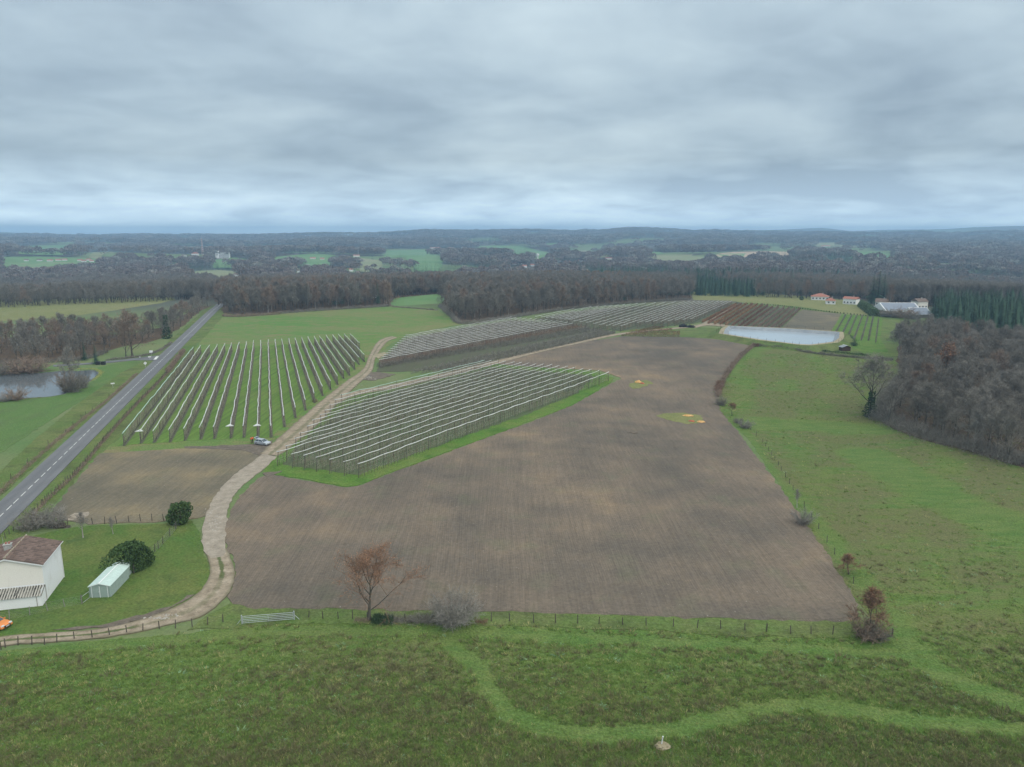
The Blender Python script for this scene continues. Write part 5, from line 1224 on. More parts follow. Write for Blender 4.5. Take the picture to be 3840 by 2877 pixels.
# middle block
MB_R = [(55, 298), (100, 303), (152, 305), (210, 308), (260, 315), (312, 320), (365, 325), (420, 328), (470, 337), (525, 340), (580, 345), (635, 352), (690, 360)]
for i, b in enumerate(MB_R):
    t = i / 12; a = (1521 + (1422 - 1521) * t ** 1.05, 1257 + (1347.5 - 1257) * t ** 1.05); b = (1900 + b[0] / 2.765, 1080 + b[1] / 2.765)
    net_row(a, b, 3.4, 'white netted row, %s from the wood in the middle orchard' % ORD[i], 'netted rows of the middle orchard', 'net', 12.0, 0.095, False, (1.5, [0, 1, 2], 1.1), 460 + i, where='middle')
FBL = [(295, 295), (355, 302), (410, 306), (460, 310), (505, 316), (550, 322), (600, 325), (640, 328), (690, 345), (755, 350), (822, 358), (900, 370), (960, 380), (1030, 388), (1100, 388), (1178, 392), (1355, 358), (1440, 352), (1520, 345), (1595, 345), (1670, 343), (1743, 335), (1828, 327), (1900, 320)]
FBR = [(700, 212), (880, 190), (950, 187), (1030, 182), (1095, 177), (1160, 174), (1225, 168), (1290, 165), (1360, 157), (1443, 153), (1547, 150), (1650, 146), (1750, 141), (1845, 138), (1900, 137), (1950, 136), (2000, 135), (2050, 134), (2100, 134), (2150, 133), (2200, 133), (2245, 132), (2290, 132), (2334, 132)]
for i, (a, b) in enumerate(zip(FBL, FBR)):
    net_row((1900 + a[0] / 2.765, 1080 + a[1] / 2.765), (1900 + b[0] / 2.765, 1080 + b[1] / 2.765), 3.4, 'white netted row, %s from the wood in the far orchard' % ORD[i], 'netted rows of the far orchard', 'net', 14.0, 0.10, False, (1.6, [0, 1, 2, 4] if i > 9 else [0, 1, 2], 1.1), 480 + i, where='far')
tag(SOIL.build('bare_strips', MT['soil_strip']), 'bare weeded strips under the rows of the left orchard', None, None, 'structure')
# trained apple trees: the 300 that show largest are individuals
APPLE_PTS.sort(key=lambda r: r[0] ** 2 + r[1] ** 2)
near = [r for r in APPLE_PTS if isinstance(r[7], int)][:300]; near_ids = set(map(id, near))
for x, y, z, v, rot, sx, sz, wh in near:
    nm = 'front row' if wh == 0 else '%s row from the front' % ORD[wh]
    o = thing('apple_tree', 'slender bare apple tree trained in the %s of the near orchard' % nm, 'tree', (x, y, z), rot, 'apple trees in the %s of the near orchard' % nm); o.scale = (sx, sx, sz)
    link('trunk', APPLES[v]['trunk'], o); link('branches', APPLES[v]['crown'], o)
scatter('orchard_trees', [r[:7] for r in APPLE_PTS if id(r) not in near_ids], [d_['joined'] for d_ in APPLES], 'bare trained apple trees standing under the nets')
# open rows
def open_row(a, b, hh, m, label, group, seed, per_m=26, wd=0.5, tw=0.05):
    A_, B_ = P(*a), P(*b); pts = [A_.lerp(B_, k / 8) for k in range(9)]
    o = hedge_mesh(pts, hh, wd, per_m, seed, tw, A_).build('fruit_row', MT[m], None, A_); return tag(o, label, 'orchard row', group)
EN = [(195, 335), (250, 350), (310, 358), (370, 358), (425, 365), (485, 372), (545, 385), (602, 388), (668, 393), (728, 400), (795, 403), (850, 418), (920, 415)]
EF = [(530, 152), (580, 150), (630, 150), (690, 152), (735, 155), (790, 160), (840, 168), (890, 178), (945, 180), (1000, 190), (1055, 190), (1105, 198), (1155, 200)]
for i, (a, b) in enumerate(zip(EN, EF)):
    open_row((2560 + a[0] / 2.633, 1083 + a[1] / 2.633), (2560 + b[0] / 2.633, 1086 + b[1] / 2.633), 2.7, 'leaf_rust' if i < 5 else ('twig_red' if i < 8 else 'twig_brown'), 'reddish fruit row, %s from the sandy track, above the basin' % ORD[i], 'red rows above the basin', 500 + i, 34, 0.75, 0.06)
FN = [(1500, 460), (1568, 470), (1632, 485), (1690, 512), (1762, 518), (1832, 520), (1905, 540)]; FF = [(1610, 258), (1668, 265), (1720, 268), (1775, 270), (1830, 280), (1880, 285), (1935, 295)]
for i, (a, b) in enumerate(zip(FN, FF)):
    open_row((2560 + a[0] / 2.633, 1082 + a[1] / 2.633), (2560 + b[0] / 2.633, 1084 + b[1] / 2.633), 1.8 if i < 6 else 1.0, 'twig', 'bare grey fruit row, %s from the bare square plot' % ORD[i], 'grey rows right of the bare plot', 520 + i, 26, 0.6, 0.05)
for i in range(11):
    t = i / 10; a = (1426 + (1400 - 1426) * t + 12 * (i > 5), 1358 + (1396 - 1358) * t); b = (2150 + (2305 - 2150) * t, 1220 + (1252 - 1220) * t)
    if i > 6: a = (1500 + (i - 6) * 40, 1396 - (i - 6) * 2 + (1.2 * i))
    m = 'leaf_rust' if i == 2 else ('twig_brown' if i in (1, 3) else 'twig')
    open_row(a, b, 2.5, m, 'open fruit row without net, %s below the middle orchard nets' % ORD[i], 'open rows below the middle orchard', 540 + i, 24, 0.5, 0.055)
for i in range(5):
    t = i / 4; a = (2326 + 30 * (1 - t), 1255 - 16 * (1 - t)); b = (2480 + 125 * t ** .6, 1229 + 18 * t)
    open_row((2330 + 70 * (1 - t), 1261 - 20 * (1 - t)), (2460 + 60 * (1 - abs(t - .5)) + 60 * t, 1229 + 36 * t), 2.2, ['twig_red', 'leaf_rust', 'twig_red', 'leaf_rust', 'twig_brown'][i], 'short red fruit row, %s from the track behind the brown field' % ORD[i], 'short red rows by the black heap', 560 + i, 40, 0.8, 0.055)
# ------------------------------------------------------------------ buildings
def solve_h(x, y, topy):
    lo, hi = -5.0, 60.0
    for _ in range(30):
        m = (lo + hi) / 2
        if proj((x, y, m))[1] > topy: lo = m
        else: hi = m
    return lo
def win(parent, x, y, z, w_, h_, face, glass='glass', frame='panel_white'):
    """window with frame, pane and sill on a wall: face '-y' or '+x'"""
    t = 0.04
    f = MB(); g = MB(); s_ = MB()
    def bx(mb, a0, a1, d0, d1, z0, z1):
        if face == '-y': mb.box(x + a0, x + a1, y - d1, y - d0, z + z0, z + z1)
        else: mb.box(x + d0, x + d1, y + a0, y + a1, z + z0, z + z1)
    bx(f, -w_ / 2, w_ / 2, 0.0, t, h_ - 0.08, h_); bx(f, -w_ / 2, w_ / 2, 0.0, t, 0, 0.08); bx(f, -w_ / 2, -w_ / 2 + 0.08, 0.0, t, 0.08, h_ - 0.08); bx(f, w_ / 2 - 0.08, w_ / 2, 0.0, t, 0.08, h_ - 0.08)
    bx(g, -w_ / 2 + 0.08, w_ / 2 - 0.08, -0.02, 0.012, 0.08, h_ - 0.08)
    o = f.build('window', MT[frame], parent); g.build('pane', MT[glass], o)
    bx(s_, -w_ / 2 - 0.08, w_ / 2 + 0.08, 0.0, 0.12, -0.08, 0); s_.build('sill', MT['concrete'], o); return o
A0, B0 = P(175, 2254), P(241, 2164.5)
yv = (B0 - A0); yv.z = 0; LS = yv.length; yv.normalize(); xr = Vector((yv.y, -yv.x, 0)); rz = math.atan2(-yv.x, yv.y)
HE = hpx(175, 2254, 2112); HW = 4.6
rm = A0 - xr * HW; HR = solve_h(rm.x, rm.y, 2092) - A0.z
hs = thing('white_house', 'white two storey house with mossy tiled roof at the lower left', 'house', A0, rz)
w1 = MB(); w1.box(-2 * HW, 0, 0.0, LS, -0.2, HE)
w1.build('wall', MT['wall_white'], hs)
g1 = MB().prism([(-2 * HW + 0.01, 2.9), (-0.01, 2.9), (-0.01, HE), (-HW, HR - 0.08), (-2 * HW + 0.01, HE)], -0.02, LS - 0.02); g1.build('gable', MT['wall_cream'], hs)
# roof slabs with tiles
OV = 0.35; sl_v = Vector((HW + OV, 0, -(HR - HE) * (HW + OV) / HW)); SLn = sl_v.length; ang = math.atan2(HR - HE, HW)
rf = MB()
for sgn in (1, -1):
    e0 = Vector((-HW, 0, HR)); e1 = e0 + Vector((sgn * (HW + OV), 0, sl_v.z)); dz = Vector((0, 0, 0.10))
    y0, y1 = -0.35, LS + 0.3
    a, b, c, d = [Vector((q.x, yy, q.z)) for q, yy in ((e0, y0), (e1, y0), (e1, y1), (e0, y1))]
    rf.face([a, b, c, d][::sgn]).face([a - dz, d - dz, c - dz, b - dz][::sgn]).face([b, b - dz, c - dz, c]).face([a, a - dz, b - dz, b]).face([d, c, c - dz, d - dz])
roof = rf.build('roof', MT['tile'], hs)
NY, NS = 15, 10; ty = (LS + 0.62) / NY; ts = SLn / NS
tm_ = MB()
xs_ = [-0.5, -0.32, -0.12, 0.12, 0.32, 0.5]; zs_ = [0.012, 0.05, 0.062, 0.062, 0.05, 0.012]
for i in range(5):
    tm_.face([(-ts * 0.02, xs_[i] * ty * 0.97, zs_[i]), (ts * 1.06, xs_[i] * ty * 0.97, zs_[i] + 0.03), (ts * 1.06, xs_[i + 1] * ty * 0.97, zs_[i + 1] + 0.03), (-ts * 0.02, xs_[i + 1] * ty * 0.97, zs_[i + 1])])
    tm_.face([(ts * 1.06, xs_[i] * ty * 0.97, 0.0), (ts * 1.06, xs_[i + 1] * ty * 0.97, 0.0), (ts * 1.06, xs_[i + 1] * ty * 0.97, zs_[i + 1] + 0.03), (ts * 1.06, xs_[i] * ty * 0.97, zs_[i] + 0.03)])
tile_me = tm_.mesh('tile', MT['tile']); rng = random.Random(71)
for sgn in (1, -1):
    for i in range(NS):
        for j in range(NY):
            u = i * ts; px_ = -HW + sgn * math.cos(ang) * u; pz = HR - math.sin(ang) * u + 0.02
            link('tile', tile_me, roof, (px_, -0.33 + ty * (j + 0.5) + rng.uniform(-.015, .015), pz), (0, ang + rng.uniform(-.012, .012), 0) if sgn == 1 else (0, ang, math.pi))
rt = MB()
for k in range(20):
    y0 = -0.36 + (LS + 0.68) * k / 20; rt.tube([(-HW, y0, HR + 0.06), (-HW, y0 + (LS + 0.68) / 20 * 1.05, HR + 0.06)], [0.13, 0.16], 7)
rt.build('ridge_tiles', MT['tile_lichen'], hs)
for nm, x, y in (('verge_board', 0, 0),):
    vb = MB()
    for sgn in (1, -1):
        e0 = Vector((-HW, -0.37, HR)); e1 = e0 + Vector((sgn * (HW + OV), 0, sl_v.z)); d = Vector((0, 0, -0.2))
        vb.face([e0 + d * 0.4, e1 + d * 0.4, e1 + d * 1.5, e0 + d * 1.5][::sgn])
    vb.build(nm, MT['panel_white'], hs)
gut = MB().tube([(OV + 0.02, -0.3, HE - (HR - HE) * OV / HW - 0.03), (OV + 0.02, LS + 0.3, HE - (HR - HE) * OV / HW - 0.03)], [0.07, 0.07], 6); gut.build('gutter', MT['panel_white'], hs)
MB().tube([(0.2, LS - 0.15, HE - 0.25), (0.08, LS - 0.15, HE - 0.6), (0.08, LS - 0.15, 0.0)], [0.045] * 3, 6).build('downpipe', MT['panel_white'], hs)
MB().tube([(0.06, 0.12, 2.6), (0.06, 0.12, 0.0)], [0.04] * 2, 6).build('downpipe', MT['concrete'], hs)
ch = MB(); cx, cy = -HW - 0.9, LS * 0.5; cz = HR - 0.9 * math.tan(ang); ch.box(cx - 0.55, cx + 0.35, cy - 0.35, cy + 0.35, cz - 0.5, cz + 0.75).box(cx - 0.63, cx + 0.43, cy - 0.43, cy + 0.43, cz + 0.751, cz + 0.85)
cho = ch.build('chimney', MT['chimney'], hs)
for q in (-0.3, 0.12): MB().tube([(cx + q, cy, cz + 0.85), (cx + q, cy, cz + 1.15)], [0.15, 0.12], 8).build('chimney_pot', MT['tile_red'], cho)
MB().tube([(cx - 0.7, cy + 0.1, cz), (cx - 0.7, cy + 0.1, cz + 2.0)], [0.02, 0.015], 4).build('aerial', MT['galv'], hs)
MB().box(cx + 0.36, cx + 0.9, cy - 0.3, cy + 0.3, cz + 0.02, cz + 0.22).build('flashing', MT['concrete'], cho)
# lean-to in front
Cn = P(155, 2274); AD = max(1.6, (Cn - A0).dot(-yv)); TOPZ, LOWZ = 2.65, 1.75
an = MB().prism([(-2 * HW - 2, -0.2), (-0.02, -0.2), (-0.02, LOWZ), (-2 * HW - 2, LOWZ)], -AD, -0.03); an.build('annex_wall', MT['wall_white'], hs)
cr_ = MB(); nrib = 64; x0, x1 = -2 * HW - 2.2, 0.12
for k in range(nrib):
    xa, xb = x0 + (x1 - x0) * k / nrib, x0 + (x1 - x0) * (k + 1) / nrib; za, zb = (0.05 if k % 2 else -0.02), (-0.02 if k % 2 else 0.05)
    cr_.face([(xa, -AD - 0.3, LOWZ + 0.02 + za), (xb, -AD - 0.3, LOWZ + 0.02 + zb), (xb, 0.02, TOPZ + zb), (xa, 0.02, TOPZ + za)], k % 2)
cr_.build('annex_roof', [MT['corrugated'], MT['corr_dark']], hs)
MB().tube([(-0.65, -AD - 0.06, LOWZ - 0.05), (-0.65, -AD - 0.06, 0)], [0.045, 0.045], 6).build('downpipe', MT['concrete'], hs)
MB().prism([(-0.03, 1.72), (0.0, 1.72), (0.0, 2.6), (-0.03, 2.6)], -AD * 0.98, -0.04).build('annex_cheek', MT['wall_white'], hs)

# pale green steel shed
S0, S1, S2 = P(417, 2240), P(338.5, 2243), P(485.4, 2168)
sx_ = (S0 - S1); sx_.z = 0; SWd = sx_.length; sx_.normalize(); sy_ = Vector((-sx_.y, sx_.x, 0)); SLn2 = (S2 - S0).dot(sy_); rzs = math.atan2(sx_.y, sx_.x)
SH = hpx(417, 2240, 2196); SR = SH + 0.42
sh = thing('garden_shed', 'pale green corrugated steel shed with double doors beside the house', 'shed', S1, rzs)
def corr_wall(mb, p, q, z0, z1, pitch=0.2, dep=0.04):
    d = q - p; ln = d.length; d.normalize(); nn_ = Vector((d.y, -d.x, 0)); n = int(ln / pitch * 2); z1f = z1 if callable(z1) else (lambda t: z1)
    for k in range(n):
        ta, tb = k / n, (k + 1) / n; oa, ob = (dep if k % 2 else 0), (0 if k % 2 else dep); a_, b_ = p + d * ln * ta + nn_ * oa, p + d * ln * tb + nn_ * ob
        mb.face([(a_.x, a_.y, z0), (b_.x, b_.y, z0), (b_.x, b_.y, z1f(tb)), (a_.x, a_.y, z1f(ta))])
V = Vector
def shed_body(root, W_, L_, he, hr, y0=0.0, doors=True):
    sw = MB(); gz = lambda t: he + (hr - he) * (1 - abs(2 * t - 1)) - 0.03
    corr_wall(sw, V((W_, y0, 0)), V((W_, y0 + L_, 0)), 0, he - 0.02); corr_wall(sw, V((0, y0 + L_, 0)), V((0, y0, 0)), 0, he - 0.02)
    corr_wall(sw, V((W_, y0 + L_, 0)), V((0, y0 + L_, 0)), 0, gz); corr_wall(sw, V((0, y0, 0)), V((W_, y0, 0)), 0, gz)
    sw.build('wall', MT['shed_wall'], root)
    for sgn in (-1, 1):
        r_ = MB(); n = int(L_ / 0.22); xe = (-0.12 if sgn < 0 else W_ + 0.12); ze = he - 0.03
        for k in range(n):
            ya, yb = y0 - 0.15 + (L_ + 0.3) * k / n, y0 - 0.15 + (L_ + 0.3) * (k + 1) / n; za, zb = (0.03 if k % 2 else 0), (0 if k % 2 else 0.03)
            r_.face([(W_ / 2, ya, hr + za), (xe, ya, ze + za), (xe, yb, ze + zb), (W_ / 2, yb, hr + zb)][::-sgn])
        r_.build('roof_sheet', MT['shed_roof'], root)
    MB().box(W_ / 2 - 0.11, W_ / 2 + 0.11, y0 - 0.16, y0 + L_ + 0.16, hr + 0.01, hr + 0.05).build('ridge_cap', MT['shed_trim'], root)
    b_ = MB()
    for sgn in (-1, 1):
        xe = -0.12 if sgn < 0 else W_ + 0.12
        b_.face([(W_ / 2, y0 - 0.17, hr + 0.04), (xe, y0 - 0.17, he), (xe, y0 - 0.17, he - 0.10), (W_ / 2, y0 - 0.17, hr - 0.09)][::sgn])
    b_.build('barge_board', MT['shed_trim'], root)
shed_body(sh, SWd, SLn2, SH, SR)
for k, (xa, xb) in enumerate(((SWd * 0.14, SWd * 0.495), (SWd * 0.505, SWd * 0.86))):
    dm = MB(); corr_wall(dm, V((xa, -0.05, 0)), V((xb, -0.05, 0)), 0.06, SH - 0.05, 0.16, 0.02); dd = dm.build('door', MT['shed_wall'], sh)
    if k == 0: MB().box(xb - 0.14, xb + 0.06, -0.14, -0.09, 0.95, 1.05).build('handle', MT['shed_trim'], dd)
for xx in (0.12, 0.5, 0.88): MB().box(SWd * xx - 0.045, SWd * xx + 0.045, -0.13, -0.085, 0.0, SH - 0.02).build('door_post', MT['shed_trim'], sh)
sh2 = thing('rear_shed', 'second lower pale green shed directly behind the steel shed', 'shed', S1 + sy_ * (SLn2 + 0.25), rzs)
shed_body(sh2, SWd * 0.9, 1.9, SH - 0.25, SR - 0.3)

def house_px(pL, pR, depth, wh, rh, label, group=None, wall='wall_white', roof='tile_red', hip=0.0, wins=3, name='house', cat='house', panels=None, ov=0.5, back=False, detail=True):
    a, b = P(*pL), P(*pR); d = (b - a); d.z = 0; W_ = d.length; z = min(a.z, b.z); rz_ = math.atan2(d.y, d.x)
    o = thing(name, label, cat, (a.x, a.y, z), rz_, group)
    MB().box(0, W_, 0, depth, -1.0, wh).build('wall', MT[wall], o)
    mid = depth / 2; r_ = MB(); t = wh - 0.02; e = [V((-ov, -ov, t)), V((W_ + ov, -ov, t)), V((W_ + ov, depth + ov, t)), V((-ov, depth + ov, t))]
    r0_, r1_ = V((hip * mid if hip else -ov, mid, wh + rh)), V((W_ - hip * mid if hip else W_ + ov, mid, wh + rh))
    r_.face([e[0], e[1], r1_, r0_]).face([e[2], e[3], r0_, r1_]).face([e[1], e[2], r1_]).face([e[3], e[0], r0_]).face(e[::-1])
    ro = r_.build('roof', MT[roof], o)
    if detail:
        if wins:
            for k in range(wins): win(o, W_ * (k + 0.5) / wins, -0.005, 0.9, min(1.3, W_ / wins * 0.5), 1.2, '-y')
        MB().box(W_ * 0.62, W_ * 0.62 + 0.7, mid - 0.3, mid + 0.3, wh + rh - 0.6, wh + rh + 0.7).build('chimney', MT['chimney'], ro)
    if panels:
        nx_, ny_ = panels
        u = (r0_ - e[0]); v = (e[1] - e[0]); nrm = v.cross(u).normalized()
        pm_ = MB().box(-0.47, 0.47, -0.46, 0.46, 0.0, 0.06)
        sw_, su_ = v.length / nx_, u.length / ny_
        pme = MB().box(-0.475 * sw_, 0.475 * sw_, -0.47 * su_, 0.47 * su_, 0.04, 0.10).mesh('solar_panel', MT['solar'])
        for i in range(nx_):
            for j in range(ny_):
                c = e[0] + v * ((i + 0.5) / nx_ * 0.94 + 0.03) + V((0, u.y, u.z)) * ((j + 0.5) / ny_ * 0.92 + 0.03)
                link('solar_panel', pme, ro, c, (math.atan2(u.z, u.y), 0, 0))
    return o
house_px((3042, 1125), (3108, 1127), 11, 2.9, 2.4, 'long white bungalow with hipped red roof at the wood edge', hip=1.0, wins=5)
house_px((3098, 1141), (3133, 1142), 8, 2.8, 2.2, 'small white house with red hipped roof in front of the long bungalow', hip=0.9, wins=2)
house_px((3160, 1140), (3209, 1143), 7, 4.2, 1.6, 'white house with low red roof, rightmost of the three', wins=4)
house_px((3282, 1146), (3326, 1148), 8, 3.0, 2.3, 'tan stone farmhouse with brown roof beside the poplars', wall='wall_cream', roof='tile_brown', wins=4)
house_px((3442, 1158), (3478, 1158), 9, 5.2, 2.0, 'tan stone house behind the solar roofs', wall='wall_cream', roof='tile_brown', wins=3)
house_px((3322, 1178), (3452, 1178), 19, 2.2, 4.6, 'wide farm hangar with solar panels on its roof', name='hangar', cat='hangar', wall='concrete', roof='panel_white', panels=(12, 4), detail=False)
house_px((3428, 1192), (3492, 1192), 15, 2.0, 4.0, 'lower farm hangar with solar panels in front of the wide one', name='hangar', cat='hangar', wall='concrete', roof='panel_white', panels=(7, 4), detail=False)
# timber hut by the basin
ht = P(3158, 1318); hut = thing('timber_hut', 'dark timber hut with grey roof below the right end of the basin', 'hut', ht, R(8))
hb = MB()
for k in range(14): hb.box(-0.0 + 0.3 * k, 0.28 + 0.3 * k, 0, 2.8, 0, 1.9)
hb.build('wall', MT['beam'], hut)
rr_ = MB().face([(-0.3, -0.35, 1.85), (2.1, -0.35, 2.7), (2.1, 3.1, 2.7), (-0.3, 3.1, 1.85)]).face([(2.1, -0.35, 2.7), (4.5, -0.35, 1.85), (4.5, 3.1, 1.85), (2.1, 3.1, 2.7)])
ro = rr_.build('roof', MT['liner'], hut); MB().box(1.85, 2.35, -0.36, 3.1, 2.705, 2.74).build('skylight', MT['panel_white'], ro)
MB().prism([(0, 1.88), (4.2, 1.88), (2.1, 2.6)], 0.02, 2.78).build('gable', MT['beam'], hut)

# far town
def cottage(px, py, wpx, label, group, wall='wall_white', roof='tile_red', hh=3.2): return house_px((px, py), (px + wpx, py), wpx * 0.011 * 60 if False else 8.0, hh, 2.3, label, group, wall, roof, wins=0, detail=False)
VL = 'small pale house in the village on the far left fields'
for px, py, wp in ((90, 981, 16), (138, 981, 18), (176, 982, 20), (208, 980, 18), (232, 979, 18), (290, 981, 16), (305, 984, 14), (322, 979, 16), (335, 984, 14)): cottage(px, py, wp, VL, 'houses of the far left village', roof='tile_brown' if px % 3 == 0 else 'tile_red')
house_px((718, 960), (742, 960), 12, 6, 4, 'red roofed house left of the white apartment block', hip=0.8, wins=0, detail=False)
cottage(680, 963, 18, 'low white house left of the red roofed one near the mast', None, roof='tile_brown')
TL = 'small pale house in the town in the middle distance'
for px, py, wp in ((1113, 1022, 16), (1310, 1018, 14), (1335, 1028, 16), (1770, 1036, 22), (1800, 1041, 20), (1825, 1046, 18), (1920, 994, 16), (1945, 992, 20), (1960, 1003, 16), (1990, 999, 14), (2085, 982, 18), (2120, 987, 18), (2168, 982, 18)): cottage(px, py, wp, TL, 'houses of the town', roof='tile_brown' if px % 2 else 'tile_red')
FLb = 'small red roofed farm on the far hillside fields'
for px, py, wp in ((1163, 973, 20), (1200, 975, 16), (1325, 963, 24), (1360, 940, 10), (1615, 932, 38), (1680, 933, 24), (1730, 930, 20), (2270, 973, 26), (3080, 926, 20), (3100, 925, 14)): cottage(px, py, wp, FLb, 'farms on the far hillsides', wall='wall_cream')
cottage(875, 1042, 24, 'white house on the pale field beyond the end of the road', None, roof='tile_brown', hh=5)
cottage(1395, 1118, 14, 'white trailer like hut glimpsed through the wood by the clearing', None, roof='panel_white', hh=2.5)
# apartment block
a, b = P(808, 969), P(862, 969); W_ = (b - a).length; o = thing('apartment_block', 'white apartment block beside the mast on the far hill', 'apartment block', a, math.atan2((b - a).y, (b - a).x))
hA = hpx(835, 969, 947)
MB().box(0, W_, 0, 12, -2, hA).build('wall', MT['wall_white'], o); MB().box(W_ * 0.12, W_ * 0.24, -0.5, 12.4, -2, hA * 1.25).build('stair_tower', MT['wall_white'], o); MB().box(-0.3, W_ + 0.3, -0.3, 12.3, hA, hA + 0.6).build('parapet', MT['concrete'], o)
wme = MB().box(-1.1, 1.1, -0.12, 0.05, 0, hA / 5 * 0.55).mesh('window', MT['glass'])
for fl in range(5):
    for k in range(8):
        xx = W_ * (0.30 + 0.088 * k); link('window', wme, o, (xx, 0, hA * (fl + 0.3) / 5))
# lattice mast and water tower
b = P(761, 962); hm = hpx(761, 962, 893); o = thing('radio_mast', 'tall thin red and white lattice mast left of the apartment block', 'mast', b); m_ = MB(); w0 = 2.2
for sx2, sy2 in ((1, 1), (1, -1), (-1, 1), (-1, -1)): m_.tube([(sx2 * w0, sy2 * w0, -3), (sx2 * 0.5, sy2 * 0.5, hm)], [0.35, 0.25], 4)
for k in range(14):
    z0, z1 = hm * k / 14, hm * (k + 1) / 14; a_, c_ = w0 + (0.5 - w0) * k / 14, w0 + (0.5 - w0) * (k + 1) / 14
    for q in ((1, 1, -1, 1), (-1, 1, -1, -1), (-1, -1, 1, -1), (1, -1, 1, 1)): m_.tube([(q[0] * a_, q[1] * a_, z0), (q[2] * c_, q[3] * c_, z1)], [0.2, 0.2], 3)
m_.build('lattice', MT['mast'], o); MB().tube([(0, 0, hm), (0, 0, hm + 4)], [0.2, 0.1], 4).build('antenna', MT['mast'], o)
b = P(2016, 975); hw = hpx(2016, 975, 952); o = thing('water_tower', 'white water tower rising above the town trees', 'water tower', b)
MB().tube([(0, 0, -2), (0, 0, hw * 0.55)], [hw * 0.13, hw * 0.12], 12).build('shaft', MT['wall_white'], o); MB().tube([(0, 0, hw * 0.5), (0, 0, hw * 0.68), (0, 0, hw * 0.97), (0, 0, hw)], [hw * 0.13, hw * 0.24, hw * 0.25, hw * 0.22], 14).build('tank', MT['wall_white'], o)
for px, tp in ((1344, 924), ): 
    b = P(px, 962); hm = hpx(px, 962, tp); o = thing('pylon', 'thin grey pylon on the far green hillside', 'pylon', b)
    MB().tube([(0, 0, -2), (0, 0, hm)], [0.6, 0.2], 4).build('pole', MT['galv'], o); MB().box(-4, 4, -.2, .2, hm * .85, hm * .85 + .5).build('crossarm', MT['galv'], o)

# ------------------------------------------------------------------ fences, gate
PW = cyl_mesh('post', 1.25, 0.075, MT['wood']); PPale = cyl_mesh('post', 1.2, 0.06, MT['wood_pale']); PDK = cyl_mesh('post', 1.2, 0.07, MT['post_dark'])
def fence(name, bases, label, pm_=None, wires=(0.5, 1.0), hh=1.0, cat='fence', seed=0, wr=0.0018):
    rng = random.Random(seed); W = [P(*q) for q in bases]; o = thing(name, label, cat, W[0])
    for q in W: link('post', pm_ or PW, o, q - W[0], (rng.uniform(-.09, .09), rng.uniform(-.09, .09), rng.uniform(0, 6)), (1, 1, hh * rng.uniform(0.9, 1.12)))
    m_ = MB()
    for z_ in wires: m_.tube([q - W[0] + V((0, 0, z_ * hh)) for q in W], [wr] * len(W), 3, False)
    m_.build('wire', MT['wire'], o); return o
f5 = lambda l: [(x / 2.212, 2300 + y / 2.212) for x, y in l]
fence('wire_fence', f5([(10, 302), (45, 285), (150, 266), (265, 262), (370, 262), (472, 242), (617, 220), (766, 208), (910, 186), (1052, 166), (1186, 150), (1323, 130), (1456, 125), (1596, 116), (1722, 98), (1850, 76)]), 'post and wire fence along the track left of the metal gate', seed=1)
fence('wire_fence', [(800 + x / 2.011, 1900 + y / 2.011) for x, y in ((720, 838), (828, 848), (942, 850), (1050, 850), (1160, 855), (1300, 862), (1450, 868), (1600, 872), (1760, 876), (1900, 880))] + [(1800 + x / 2.011, 1900 + y / 2.011) for x, y in ((85, 868), (225, 870), (405, 880), (570, 880), (737, 885), (897, 890), (1077, 895), (1253, 900), (1458, 908), (1638, 920), (1815, 925), (1998, 936), (2158, 946))]
      + [(2800 + x / 1.696, 1900 + y / 1.696) for x, y in ((125, 800), (280, 812), (410, 814), (547, 816), (700, 835), (870, 840), (925, 826))], 'post and wire fence below the brown field right of the gate', seed=2)
L = spline(poly_px([(3345, 2386), (3285, 2310), (3200, 2190), (3130, 2080), (3070, 1985), (2990, 1865), (2930, 1765), (2860, 1660), (2800, 1600)]), 5.2)
fence('wire_fence', [proj(p) for p in L], 'old post and wire fence climbing along the right edge of the brown field', PDK, seed=3)
fence('garden_fence', [(x / 4.254, 1960 + y / 4.254) for x, y in ((-120, 1600), (150, 1550), (475, 1482), (763, 1415), (1035, 1348), (1310, 1306))], 'wire mesh fence in front of the house', PPale, (0.1, 0.3, 0.5, 0.7, 0.9, 1.1), 1.2, seed=4, wr=0.006)
fence('garden_fence', [(x / 2.212, 1900 + y / 2.212) for x, y in ((460, 140), (560, 150), (770, 148), (870, 145), (970, 140), (1070, 132), (1168, 126), (1262, 124), (1360, 122), (1430, 128), (1525, 130))], 'wooden fence between the garden and the small field', PW, seed=5, hh=1.15)
fence('garden_fence', [(x / 2.212, 1900 + y / 2.212) for x, y in ((1525, 132), (1490, 155), (1460, 190), (1410, 250), (1352, 312), (1318, 350), (1285, 380), (1245, 402), (1110, 560))], 'dark sloping fence down the right side of the garden', PDK, (0.1, 0.25, 0.4, 0.55, 0.7, 0.85, 1.0), 1.3, seed=6, wr=0.012)
fence('verge_fence', [(x / 2.212, 1400 + y / 2.212) for x, y in ((0, 1360), (40, 1400), (80, 1345), (110, 1310), (155, 1290))][0:1] + [(x / 2.212, 1900 + y / 2.212) for x, y in ((45, 268), (78, 232), (112, 204), (155, 188), (300, 190))], 'short fence between the road and the house', PW, seed=7)
fence('verge_fence', [(x / 2.212, 1400 + y / 2.212) for x, y in ((90, 880), (230, 745), (400, 590), (545, 495), (610, 440), (675, 380), (715, 350), (770, 310), (840, 262), (905, 200))], 'fence posts standing in the low hedge left of the road', PW, seed=8)
fence('basin_fence', [(2720, 1276), (2790, 1286), (2850, 1297), (2900, 1303), (2960, 1310), (3020, 1318)], 'wire fence along the near bank of the basin', PW, seed=9)
